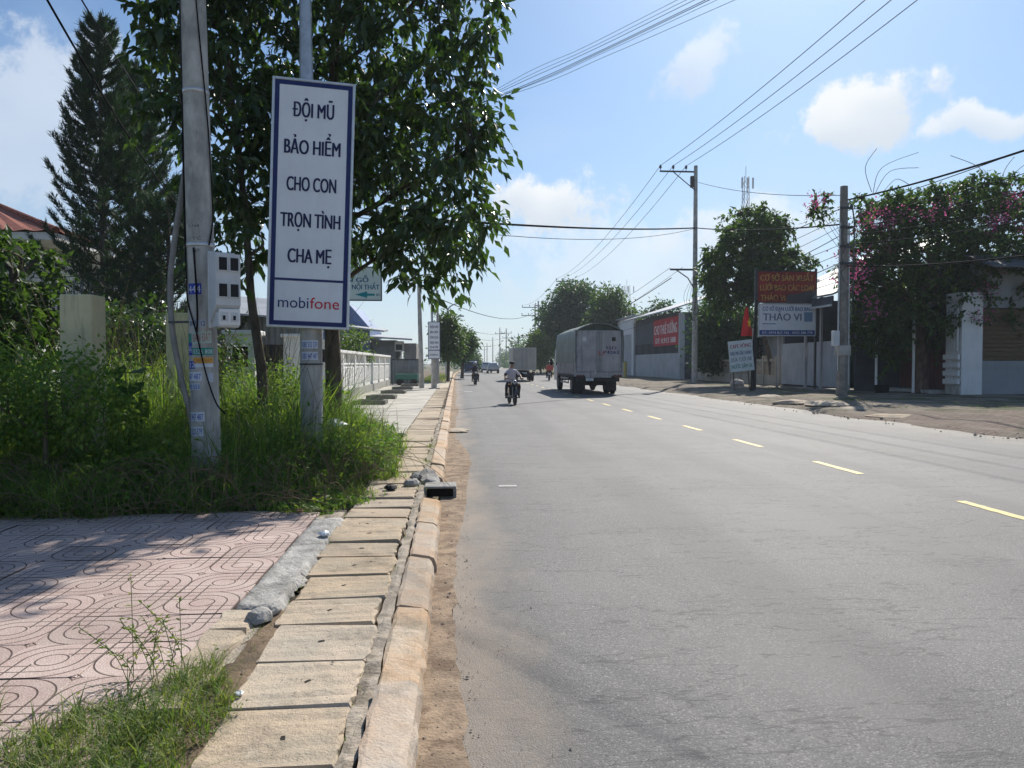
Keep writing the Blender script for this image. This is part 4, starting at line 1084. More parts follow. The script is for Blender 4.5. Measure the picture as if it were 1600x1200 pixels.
# ---- tall pines
def pine(label, px, ytop, Y, rbase, seed, H0=1.5):
    top = AT(px, ytop, Y); t = thing('pine_tree', label, 'pine tree', (top.x, Y, 0), 0, 'pines behind the wall')
    H = top.z; rg = random.Random(seed); nrg = np.random.default_rng(seed)
    mb = MB(); mb.tube([(0, 0, 0), (.05, 0, H * .4), (0, 0, H * .8), (0, 0, H - .1)], [.17, .12, .06, .015], 10)
    SP = []; SD = []
    z = H0; an = 0
    while z < H - .25:
        f = 1 - (z - H0) / (H - H0); L = .22 + rbase * f ** .8 * rg.uniform(.85, 1.12)
        nb = 6 if f > .25 else 5
        for b_ in range(nb):
            an += 2 * math.pi / nb + rg.uniform(-.25, .25); Lb = L * rg.uniform(.8, 1.1)
            dr = Vector((math.cos(an), math.sin(an), 0))
            pts = [Vector((0, 0, z)), dr * Lb * .4 + Vector((0, 0, z + Lb * .10)), dr * Lb * .75 + Vector((0, 0, z + Lb * .32)), dr * Lb + Vector((0, 0, z + Lb * .62))]
            cur = catmull(pts, 4); mb.tube(cur, [.03 * (1 - .85 * q / (len(cur) - 1)) * (L / 2 + .3) for q in range(len(cur))], 4, 0, False)
            for q in range(3, len(cur)):
                p = cur[q]; tg = (cur[q] - cur[q - 1]).normalized(); SP.append(p); SD.append(tg)
                if q % 2 == 0:
                    for sgn in (-1, 1):
                        sd = (tg + dr.cross(Vector((0, 0, 1))) * sgn * rg.uniform(.5, .9) + Vector((0, 0, rg.uniform(.1, .5)))).normalized()
                        ll = rg.uniform(.25, .5) * (.4 + .6 * f)
                        for w in range(1, 4): SP.append(p + sd * ll * w / 3); SD.append(sd)
        z += rg.uniform(.34, .5) * (1.25 if f > .5 else .8)
    for q in range(6): SP.append(Vector((0, 0, H - .3 + q * .06))); SD.append(Vector((0, 0, 1)))
    mb.build('trunk', M['bark'], t)
    SP = np.array([tuple(q) for q in SP]); SD = np.array([tuple(q) for q in SD]); K = 9
    P = np.repeat(SP, K, 0) + nrg.normal(0, .03, (len(SP) * K, 3)); Dn = norm(np.repeat(SD, K, 0) * 1.0 + norm(nrg.normal(size=(len(SP) * K, 3))) * .8 + np.array([[0, 0, .25]]))
    side = norm(np.cross(Dn, nrg.normal(size=Dn.shape))); ln = nrg.uniform(.12, .24, (len(P), 1)); w = .016
    V = np.stack([P - side * w, P + side * w, P + Dn * ln], 1).reshape(-1, 3); F = np.arange(len(V)).reshape(-1, 3)
    o = np_mesh('crown', V, F, LM['pine'], t, np.repeat(nrg.random(len(P)), 3)); o['kind'] = 'stuff'
pine('tallest dark pine left of the concrete pole', 155, 34, 25.0, 1.8, 1)
pine('shorter dark pine just right of the tallest pine', 214, 96, 27.5, 1.9, 2)
pine('squat dark pine low behind the concrete electricity pole', 262, 300, 24.0, 1.9, 3, .8)

# ---- garden trees and shrubs behind the old posts
p_ = AT(25, 600, 13.5); p_.z = .1
tree('garden_tree', 'round leafed garden tree at the left edge below the villa eave', p_, [p_, AT(26, 540, 13.5), AT(22, 470, 13.5), AT(15, 400, 13.5)], .09,
     [(-140, 380), (-60, 330), (5, 352), (45, 372), (72, 410), (78, 450), (70, 520), (80, 575), (0, 590), (-140, 590)], 13.5, 1.6, 120, .42, 60, .16, LM['mid'], M['bark'], 41, 14, .15, 1.0, 8, sprig=6)
p_ = AT(200, 620, 17); p_.z = .1
tree('hedge_shrub', 'dark shrub filling the gap between the two cream posts', p_, [p_, AT(200, 560, 17), AT(205, 500, 17)], .06, [(85, 590), (90, 500), (140, 470), (200, 480), (260, 490), (300, 520), (310, 600), (90, 620)], 17, 1.2, 70, .5, 45, .16, LM['dark'], M['bark'], 42, 10, .3, 1.0, 8, cat='shrub')
p_ = AT(335, 620, 14); p_.z = .1
tree('hedge_shrub', 'leafy green creeper shrub between pole and white niche pillar', p_, [p_, AT(340, 590, 14), AT(342, 540, 14)], .04, [(312, 640), (318, 540), (345, 500), (362, 540), (358, 640)], 14, .7, 26, .3, 50, .10, LM['mid'], M['bark'], 43, 6, .3, 1.0, 5, cat='shrub')
p_ = AT(552, 580, 38); p_.z = .1
tree('garden_tree', 'bright yellow green bush rising above the white boundary wall', p_, [p_, AT(552, 560, 38), AT(552, 530, 38)], .08, [(525, 590), (524, 512), (545, 503), (562, 512), (578, 528), (576, 560), (570, 590)], 38, 1.4, 40, .5, 55, .16, LM['light'], M['bark'], 44, 6, .2, 1.0, 7)
# ---- weeds
def blades(P, H, W, lean, rg_, bendk=.9):
    n = len(P); az = rg_.uniform(0, 2 * np.pi, n); dr = np.stack([np.cos(az), np.sin(az), np.zeros(n)], 1); sd = np.stack([-np.sin(az), np.cos(az), np.zeros(n)], 1)
    ts = (0, .4, .75, 1); vs = []
    for t in ts:
        c = P + np.array([[0, 0, 1.0]]) * (H * t * (1 - .28 * lean * t))[:, None] + dr * (H * lean * bendk * t * t)[:, None]
        if t < 1:
            w = (W * (1 - .75 * t) * (.7 if t == 0 else 1))[:, None]; vs += [c - sd * w, c + sd * w]
        else: vs.append(c)
    V = np.stack(vs, 1).reshape(-1, 3)
    f = np.array([(0, 1, 3), (0, 3, 2), (2, 3, 5), (2, 5, 4), (4, 5, 6)])
    F = (f[None] + (np.arange(n) * 7)[:, None, None]).reshape(-1, 3)
    return V, F, np.repeat(rg_.random(n), 7)
def join(parts):
    V = []; F = []; A = []; o = 0
    for v, f, a in parts: V.append(v); F.append(f + o); A.append(a); o += len(v)
    return np.concatenate(V), np.concatenate(F), np.concatenate(A)
def sst(a, b, x): t = np.clip((x - a) / (b - a), 0, 1); return t * t * (3 - 2 * t)
gr_ = np.random.default_rng(5)
def patch_noise(x, y): return .5 + .25 * np.sin(x * 2.1 + 1.3 * np.sin(y * 1.1)) + .25 * np.sin(y * 1.9 - x * .7 + 2)
def weed_field(n, xr, yr):
    X = gr_.uniform(*xr, n); Y = yr[0] + (yr[1] - yr[0]) * gr_.random(n) ** 1.25
    right = -.72 - .3 * np.sin(Y * 1.3) ** 2 - .55 * sst(12.6, 15, Y) + .10 * np.sin(Y * 5) - .35 * sst(8.2, 6.9, Y)
    k = (X < right) & (Y > 6.95 + .25 * np.sin(X * 2.2) + .12 * np.sin(X * 6.1)); X, Y = X[k], Y[k]; right = right[k]
    h = .42 + .86 * sst(7.0, 11.0, Y); h *= .30 + .70 * sst(.05, 1.5, right - X); h *= .75 + .5 * patch_noise(X, Y)
    h = np.where(X < -3.2, h * 1.1, h)
    return X, Y, h
def tufts(n, xr, yr, per, wr, hk, lk, spread, dens=1.0):
    """grass in tufts: blades fan out from shared roots, each tuft with its own height and tone"""
    X, Y, h = weed_field(n, xr, yr); m = len(X); k = per
    th = h * gr_.uniform(.4, 1.3, m) * hk; tone = gr_.random(m) ** 1.3
    rx_ = gr_.normal(0, spread, (m, k)); ry_ = gr_.normal(0, spread, (m, k))
    P = np.stack([X[:, None] + rx_, Y[:, None] + ry_, np.full((m, k), .1)], -1).reshape(-1, 3)
    H = (th[:, None] * gr_.uniform(.45, 1.1, (m, k))).ravel(); ln = gr_.uniform(*lk, m * k); W_ = gr_.uniform(*wr, m * k)
    V, F, A = blades(P, H, W_, ln, gr_)
    return V, F, np.repeat(np.clip(np.repeat(tone, k) + gr_.normal(0, .15, m * k), 0, 1), 7)
V, F, A = join([tufts(2600, (-6.6, -.55), (6.9, 15.0), 15, (.004, .010), 1.0, (.2, 1.1), .05), tufts(900, (-6.6, -.55), (6.95, 15.0), 12, (.006, .013), 1.15, (.6, 1.7), .04), tufts(1500, (-6.6, -.5), (6.9, 10), 12, (.003, .007), .55, (.5, 1.8), .06)])
P_min = V[:, 2]; V[:, 2] = np.maximum(P_min, .11)
o = np_mesh('weeds', V, F, LM['grass'], None, A); tag(o, 'tall unkempt weeds and grass round the poles', 'weeds', kind='stuff')
V, F, A = tufts(170, (-6.6, -.6), (6.9, 13), 10, (.003, .006), .9, (.5, 1.9), .05); V[:, 2] = np.maximum(V[:, 2], .12)
o = np_mesh('dry_grass', V, F, LM['dry'], None, A); tag(o, 'withered straw coloured blades among the weeds', 'dry grass', kind='stuff')
# feathery seed heads standing above the rest
X, Y, h = weed_field(260, (-6.0, -.9), (8.0, 14.0)); mbp = MB(); rg = random.Random(77)
for x, y, hh in zip(X, Y, h):
    an = rg.uniform(0, 6.28); L = hh * rg.uniform(1.15, 1.6) + .15; lean_ = rg.uniform(.1, .45)
    tip = Vector((x + math.cos(an) * L * lean_, y + math.sin(an) * L * lean_, .1 + L)); mid = Vector((x + math.cos(an) * L * lean_ * .3, y + math.sin(an) * L * lean_ * .3, .1 + L * .6))
    mbp.tube([(x, y, .1), mid, mid.lerp(tip, .6) + Vector((0, 0, .02)), tip], [.0025, .0022, .004, .001], 4, 0, False)
o = mbp.build('seed_stalks', LM['dry']); tag(o, 'thin seed stalks rising above the weeds', 'weeds', kind='stuff')
# broad-leaved weeds among the grass
X, Y, h = weed_field(26000, (-6.6, -.6), (6.95, 15.0)); k_ = gr_.random(len(X)) < patch_noise(X * 1.7 + 3, Y * 1.5) ** 2 * 1.5; X, Y, h = X[k_], Y[k_], h[k_]
P = np.stack([X, Y, .1 + h * gr_.uniform(.15, .95, len(X))], 1); Dn = gr_.normal(size=(len(X), 3)); Dn[:, 2] = gr_.normal(.1, .35, len(X))
V, F, A = place_leaves(P, Dn, gr_.uniform(.04, .10, len(X)), 1.0, gr_)
o = np_mesh('weed_leaves', V, F, LM['weed'], None, A); tag(o, 'broad weed leaves scattered through the tall grass', 'weeds', kind='stuff')
# tangle of dry stems lying over the edge of the tiles
mb = MB(); rg = random.Random(12)
for q in range(360):
    x = rg.uniform(-5.6, -.95); y = rg.uniform(6.7, 7.9) if x < -1.6 else rg.uniform(7.0, 9.5); L = rg.uniform(.3, 1.1); an = rg.uniform(0, 6.28)
    p0 = Vector((x, y, .13 + rg.uniform(0, .12))); dr = Vector((math.cos(an), math.sin(an) * .6, 0)); sd = Vector((-dr.y, dr.x, 0)) * rg.uniform(-.3, .3)
    hh = rg.uniform(.05, .42) * (1 if y > 7.0 else .4)
    pts = [p0, p0 + dr * L * .35 + sd * .5 + Vector((0, 0, hh)), p0 + dr * L * .75 + sd + Vector((0, 0, hh * .8)), p0 + dr * L + sd * 1.2 + Vector((0, 0, rg.uniform(-.02, .08)))]
    pts = [Vector((v.x, max(v.y, 6.62), max(v.z, .15))) for v in pts]
    mb.tube(catmull(pts, 3), [.0045, .0042, .004, .0038, .0036, .0034, .003, .0026, .002, .0015][:len(catmull(pts, 3))], 4, 0, False)
o = mb.build('dry_stems', LM['dry']); tag(o, 'tangle of dry tan stems along the edge of the tiles', 'dry stems', kind='stuff')
# creeper bush in front of the far-left post
p_ = AT(70, 660, 8.0); p_.z = .12
tree('creeper_bush', 'dense green creeper bush in front of the far left cream post', p_, [p_, AT(72, 630, 8.0), AT(78, 590, 8.0)], .03,
     [(-160, 560), (-40, 520), (30, 545), (62, 530), (105, 552), (140, 548), (190, 572), (225, 610), (215, 660), (150, 690), (-160, 700)], 8.1, .75, 150, .2, 60, .062, LM['weed'], M['twig'], 45, 8, .1, 1.0, 10, cat='bush', squash=1)
p_ = AT(470, 690, 12.0); p_.z = .12
tree('creeper_bush', 'bright leafy weed clump between the two trunks and sign post', p_, [p_, AT(450, 650, 12), AT(450, 610, 12)], .02, [(405, 690), (420, 590), (450, 565), (475, 590), (470, 690)], 12.2, .5, 40, .2, 50, .06, LM['weed'], M['twig'], 46, 5, .1, 1.0, 5, cat='bush', squash=1)
# big yellow-green leaves beside it
bl = thing('broadleaf_weed', 'large pale yellow green leaves beside the creeper bush', 'plant', tuple(AT(205, 660, 8.6)[:2]) + (.12,))
rg = random.Random(3)
stem = MB()
for q in range(7):
    px, py = rg.uniform(176, 235), rg.uniform(568, 628); pt = AT(px, py, 8.5 + rg.uniform(-.2, .2)) - bl.location
    V, F, A = place_leaves(np.zeros((1, 3)), np.array([[rg.uniform(-.6, .6), -.4, rg.uniform(-.8, -.2)]]), rg.uniform(.18, .28), 1.5, np.random.default_rng(q))
    o = np_mesh('leaf', V, F, LM['light'], bl, A); o.location = pt
    stem.tube(catmull([(0, 0, 0), (pt.x * .4, pt.y * .5, pt.z * .6), tuple(pt)], 3), .005, 4)
stem.build('stem', LM['weed'], bl)

# short grass in the bottom-left corner, over the tiles and slab edges
def lawn(n, fn):
    X = gr_.uniform(-2.6, -.8, n); Y = gr_.uniform(2.0, 3.8, n); k = fn(X, Y); X, Y = X[k], Y[k]
    H = gr_.uniform(.035, .125, len(X)); return X, Y, H
def lawn_mask(X, Y):
    edge = 3.1 + .10 * np.sin(X * 5) + .55 * np.exp(-((X + 1.13) / .13) ** 2) + .12 * np.sin(X * 13 + 1)
    right = -.90 + .05 * np.sin(Y * 9) + .03 * np.sin(Y * 23) - .12 * sst(3.1, 3.5, Y)
    dens = gr_.random(len(X)) < (.25 + .75 * patch_noise(X * 2.2, Y * 2.4)) * np.clip((edge - Y) / .22, .0, 1)
    return (Y < edge) & (X < right) & dens
def lawn_tufts(n, per, hr, lk, wr):
    X, Y, _ = lawn(n, lawn_mask); m = len(X); hk = gr_.uniform(.35, 1.25, m); tone = gr_.random(m) ** 1.2
    P = np.stack([X[:, None] + gr_.normal(0, .018, (m, per)), Y[:, None] + gr_.normal(0, .018, (m, per)), np.full((m, per), .122)], -1).reshape(-1, 3)
    V, F, A = blades(P, (hk[:, None] * gr_.uniform(*hr, (m, per))).ravel(), gr_.uniform(*wr, m * per), gr_.uniform(*lk, m * per), gr_)
    V[:, 2] = np.maximum(V[:, 2], .126); return V, F, np.repeat(np.clip(np.repeat(tone, per) + gr_.normal(0, .18, m * per), 0, 1), 7)
V, F, A = join([lawn_tufts(3400, 18, (.03, .12), (.3, 1.3), (.0014, .0032)), lawn_tufts(700, 9, (.09, .2), (.4, 1.4), (.002, .0045))])
o = np_mesh('grass', V, F, LM['lawn'], None, A); tag(o, 'short rough grass creeping over the tiles at bottom left', 'grass', kind='stuff')
V, F, A = lawn_tufts(260, 12, (.02, .09), (.8, 2.2), (.001, .0025)); o = np_mesh('dead_grass', V, F, LM['dry'], None, A); tag(o, 'dead straw blades in the corner grass', 'dry grass', kind='stuff')
X, Y, H = lawn(7000, lawn_mask)
P = np.stack([X, Y, .135 + H * gr_.random(len(X)) * .8], 1); Dn = gr_.normal(size=P.shape); Dn[:, 2] *= .35
V, F, A = place_leaves(P, Dn, gr_.uniform(.012, .03, len(X)), .9, gr_)
o = np_mesh('clover_leaves', V, F, LM['lawn'], None, A); tag(o, 'tiny broad leaves mixed into the corner grass', 'ground cover', kind='stuff')
# thatch of soil below it
lump_strip('grass_soil', M['soil'], -2.6, -1.02, 1.4, 2.98, .13, 12, 14, .012, 9, None, .04).name = 'soil_patch'
struct(bpy.data.objects['soil_patch'], 'thin soil under the corner grass')
# thin seeding weed standing over the tiles
sw = thing('seeding_weed', 'thin airy weed standing over the tiles', 'weed', tuple(G(235, 1062, .14)))
mb = MB(); rg = random.Random(5); LP = []; LD = []
for q in range(13):
    an = rg.uniform(0, 6.28); L = rg.uniform(.18, .42); sp = rg.uniform(.05, .22); x0, y0 = rg.uniform(-.16, .16), rg.uniform(-.08, .08)
    pts = catmull([(x0, y0, 0), (x0 + math.cos(an) * sp * .3, y0 + math.sin(an) * sp * .3, L * .5), (x0 + math.cos(an) * sp, y0 + math.sin(an) * sp, L)], 5)
    mb.tube(pts, .0016, 4)
    for v in pts[3:]:
        for w in range(2): LP.append(tuple(Vector(v))); LD.append((rg.gauss(0, 1), rg.gauss(0, 1), rg.gauss(.3, .5)))
mb.build('stem', LM['lawn'], sw)
V, F, A = place_leaves(np.array(LP), np.array(LD), np.full(len(LP), .032), .6, gr_); o = np_mesh('leaf_spray', V, F, LM['lawn'], sw, A); o['kind'] = 'stuff'
# small weeds in joints along the kerb and at the inlet
def joint_weeds(n, xr, yr, hmax):
    X = gr_.uniform(*xr, n); Y = gr_.uniform(*yr, n); k = gr_.random(n) < patch_noise(X * 3, Y * 3.1) ** 3; X, Y = X[k], Y[k]
    return blades(np.stack([X, Y, np.full(len(X), .11)], 1), gr_.uniform(.02, hmax, len(X)), gr_.uniform(.001, .003, len(X)), gr_.uniform(.3, 1.4, len(X)), gr_)
V, F, A = join([joint_weeds(1500, (-.46, -.34), (9, 14), .14), joint_weeds(500, (-1.05, -.95), (3.5, 7.2), .06), joint_weeds(350, (-.43, -.35), (2.5, 9), .035), joint_weeds(900, (-.8, -.3), (8.2, 9.6), .10)])
o = np_mesh('joint_weeds', V, F, LM['lawn'], None, A); tag(o, 'little tufts of grass in the kerb joints and inlet', 'grass', kind='stuff')
# verge grass on both sides further on
def tuft_field(n, fx, yr, hr, seed):
    r_ = np.random.default_rng(seed); Y = r_.uniform(*yr, n); X = fx(r_, Y); k = r_.random(n) < patch_noise(X * .9, Y * .8) ** 2 * 1.6; X, Y = X[k], Y[k]
    return blades(np.stack([X, Y, np.full(len(X), .08)], 1), r_.uniform(*hr, len(X)), r_.uniform(.006, .016, len(X)), r_.uniform(.2, 1.1, len(X)), r_)
V, F, A = join([tuft_field(5000, lambda r_, Y: r_.uniform(-2.6, -.7, len(Y)), (52, 90), (.15, .5), 1), tuft_field(3500, lambda r_, Y: r_.uniform(13, 19.5, len(Y)), (22, 40), (.04, .16), 2), tuft_field(3000, lambda r_, Y: r_.uniform(11.3, 16, len(Y)) + .02 * np.maximum(0, Y - 80), (70, 130), (.1, .5), 3)])
o = np_mesh('verge_grass', V, F, LM['lawn'], None, A); tag(o, 'sparse grass tufts on the far verges', 'grass', kind='stuff')

# ---- trees further down the road
def far_tree(name, label, px, pybase, Y, trunkw, poly, depth, n, crad, nleaf, ls, mat, seed, margin=3, cat='tree', group=None, tops=None, droop=.3, bark=None):
    b = AT(px, pybase, Y); b.z = .05
    xs_ = [q[0] for q in poly]; ys_ = [q[1] for q in poly]; cx, cy = sum(xs_) / len(xs_), sum(ys_) / len(ys_)
    trunk = tops or [b, AT(px * .7 + cx * .3, (pybase + cy) / 2, Y), AT(cx, cy, Y), AT(cx, min(ys_) * .6 + cy * .4, Y)]
    return tree(name, label, b, trunk, trunkw, poly, Y, depth, n, crad, nleaf, ls, mat, bark or M['bark'], seed, margin, droop, 1.0, 9, cat, group)
far_tree('roadside_tree', 'light green tree with pale trunk behind the second safety sign', 700, 586, 58, .14, [(686, 520), (692, 494), (703, 490), (714, 506), (722, 530), (720, 556), (706, 566), (688, 556)], 1.8, 100, .6, 60, .26, LM['mid'], 61)
far_tree('roadside_tree', 'dark flat branched tree left of the oncoming blue truck', 722, 588, 74, .17, [(706, 545), (714, 514), (724, 506), (734, 522), (745, 529), (740, 543), (735, 553), (726, 560), (712, 566)], 2.2, 110, .65, 60, .3, LM['blue'], 62)
far_tree('roadside_tree', 'hazy grey green tree far down the left side', 738, 582, 130, .2, [(730, 566), (733, 548), (742, 545), (750, 556), (752, 578), (732, 580)], 2.5, 40, .9, 40, .45, LM['blue'], 63)
far_tree('roadside_tree', 'tall spreading tree with bare branches behind the covered truck', 888, 575, 112, .35, [(838, 548), (846, 520), (842, 490), (856, 470), (868, 446), (890, 438), (915, 446), (932, 462), (938, 500), (934, 545), (900, 560)], 5.5, 210, 1.25, 70, .55, LM['blue'], 64)
far_tree('roadside_tree', 'bushy bright green tree right of the tall spreading tree', 950, 575, 96, .3, [(922, 540), (926, 480), (940, 456), (952, 452), (974, 468), (990, 488), (996, 515), (990, 545), (940, 560)], 4.0, 200, 1.05, 70, .48, LM['mid'], 65)
far_tree('roadside_tree', 'small yellow green feathery tree above the white box truck', 845, 580, 104, .15, [(818, 560), (824, 528), (840, 514), (856, 526), (862, 548), (858, 572), (825, 575)], 2.5, 90, .8, 60, .4, LM['light'], 66)
far_tree('roadside_tree', 'low dark tree behind the white gate wall', 1010, 570, 98, .2, [(985, 520), (1000, 498), (1030, 470), (1050, 480), (1050, 530), (1000, 545)], 3, 80, 1.0, 60, .45, LM['blue'], 67)
tb = AT(1207, 604, 47); tb.z = .08
tree('shade_tree', 'rounded green tree standing over the red shop sign', tb, [tb, AT(1203, 560, 47), AT(1192, 515, 47), AT(1180, 460, 47), AT(1172, 400, 47), AT(1168, 350, 47)], .19,
     [(1092, 430), (1100, 385), (1128, 352), (1140, 325), (1165, 312), (1192, 325), (1228, 345), (1240, 380), (1262, 400), (1278, 415), (1262, 442), (1215, 458), (1190, 478), (1130, 492), (1100, 470)], 47, 3.2, 260, .66, 75, .28, LM['mid'], M['bark'], 71, 9, .4, 1.0, 14, r_main=.06, sprig=7)
tb = AT(1130, 592, 57); tb.z = .05
tree('hedge_shrub', 'dark overgrown shrub mass beneath the rounded green tree', tb, [tb, AT(1130, 550, 57), AT(1130, 500, 57)], .12, [(1082, 585), (1080, 500), (1096, 455), (1130, 470), (1180, 480), (1190, 520), (1185, 580)], 57, 2.6, 200, .7, 70, .3, LM['blue'], M['bark'], 72, 8, .2, 1.0, 10, cat='shrub')
# bougainvillea
tb = AT(1440, 614, 33.6); tb.z = .08
bo, cs, rs, nr = tree('bougainvillea', 'large bougainvillea tree with pink flowers at the right edge', tb, [tb, AT(1441, 570, 33.6), AT(1437, 520, 33.6), AT(1445, 470, 33.6), AT(1455, 400, 33.6)], .34,
     [(1335, 545), (1340, 470), (1322, 425), (1332, 360), (1355, 315), (1400, 288), (1470, 285), (1510, 268), (1540, 248), (1552, 275), (1592, 262), (1600, 300), (1650, 330), (1690, 420), (1640, 500), (1590, 530), (1540, 560), (1500, 545), (1440, 560), (1400, 575), (1360, 570)],
     33.6, 3.0, 640, .60, 95, .2, LM['mid'], M['bark_brown'], 73, 9, .3, 1.0, 16, cat='tree', r_main=.07, sprig=8, extra=[AT(1275, 320, 32), AT(1290, 312, 32), AT(1268, 332, 32), AT(1285, 330, 31.7), AT(1345, 305, 32.5), AT(1330, 318, 32.2)])
# bracts: pink sprays over parts of the crown
tgt = [(1360, 340), (1372, 332), (1345, 350), (1385, 345), (1340, 395), (1330, 420), (1350, 420), (1300, 430), (1318, 400), (1365, 480), (1355, 470), (1555, 345), (1565, 335), (1548, 360), (1572, 310), (1585, 318), (1535, 470), (1530, 495), (1540, 450), (1272, 322), (1280, 318), (1600, 352), (1420, 335), (1455, 330), (1480, 315), (1575, 410), (1598, 455), (1330, 445)]
cc_ = np.array([tuple(AT(px + rg.uniform(-6, 6), py + rg.uniform(-6, 6), 33.6 - 2.3 + rg.uniform(-.5, .5)) - tb) for px, py in tgt])
V, F, A = clump_leaves(cc_, np.full(len(cc_), .46), 55, .10, .2, 1.5, nr); o = np_mesh('flowers', V, F, LM['pink'], bo, A); o['kind'] = 'stuff'
for (x1, y1, x2, y2, x3, y3) in ((1362, 300, 1352, 262, 1370, 232), (1364, 302, 1378, 262, 1435, 238), (1366, 305, 1390, 268, 1435, 262), (1380, 300, 1400, 280, 1420, 288), (1540, 290, 1530, 262, 1485, 243), (1560, 290, 1572, 262, 1585, 245), (1560, 300, 1580, 275, 1610, 250)):
    mb = MB(); mb.tube(catmull([AT(x1, y1, 33) - tb, AT(x2, y2, 33) - tb, AT(x3, y3, 33) - tb], 5), .014, 4); mb.build('bare_shoot', M['twig'], bo)
# distant woods that read as one mass
pts = []; rg = random.Random(4)
for q in range(240):
    Yq = rg.uniform(190, 620); side = rg.random()
    Xq = bend(Yq) + (12.5 + 26 * rg.random() ** 2 if side < .72 else -2.5 - 22 * rg.random() ** 2); pts.append((Xq, Yq, rg.uniform(.5, 8 + 4 * rg.random()) * (.6 + .4 * math.sin(Xq * .3 + Yq * .05))))
V, F, A = clump_leaves(np.array(pts), np.full(len(pts), 2.6), 60, 1.1, .2, 1.0, np.random.default_rng(3)); o = np_mesh('distant_trees', V, F, LM['blue'], None, A); tag(o, 'hazy belt of trees far down the road', 'trees', kind='stuff')
# ------------------------------------------------------------------ vehicles
def wheel(parent, x, y, r, w, name='wheel', rim_mat=None, dish=.5):
    """axle along X"""
    t = MB(); Mx = Matrix.Translation((x, y, r)) @ Matrix.Rotation(R(90), 4, 'Y')
    t.lathe([(r * .6, -w / 2), (r * .9, -w / 2), (r, -w * .36), (r, w * .36), (r * .9, w / 2), (r * .6, w / 2), (r * .6, -w / 2)], 22, 0, Mx)
    for q in range(22):
        a = 2 * math.pi * q / 22; t.M = Mx @ Matrix.Rotation(a, 4, 'Z'); t.box(r * .985, r * 1.012, -w * .34, w * .34, -.012, .012); t.M = None
    o = t.build(name, M['tyre'], parent)
    m = MB(); m.lathe([(0, -w * dish * .4), (r * .25, -w * dish * .45), (r * .3, -w * .2), (r * .5, -w * .25), (r * .61, -w * .47), (r * .61, w * .47), (r * .5, w * .25), (r * .3, w * .2), (r * .25, w * dish * .45), (0, w * dish * .4)], 18, 0, Mx)
    m.build('rim', rim_mat or M['rim'], o)
    return o
M['tyre'] = flat('tyre_rubber', (.022, .022, .023), .85); M['rim'] = flat('steel_rim', (.28, .28, .28), .5, .5)
M['tarp'] = pmat('green_tarpaulin', (.16, .19, .17), .18, 2, .6, .3, 14, stain=.25, stain_col=(.08, .09, .085))
M['truck_grey'] = pmat('truck_grey_paint', (.37, .355, .355), .16, 1.6, .6, .25, 4, stain=.65, stain_col=(.17, .15, .14))
M['chassis'] = flat('chassis_black', (.025, .025, .027), .7); M['lamp_red'] = flat('tail_lamp', (.10, .012, .012), .3); M['plate'] = flat('number_plate', (.62, .63, .63), .5)
M['lamp_clear'] = flat('lamp_glass', (.55, .57, .6), .15); M['ink'] = flat('purple_ink', (.035, .025, .12), .6); M['chrome'] = flat('chrome', (.6, .6, .62), .15, 1.0)

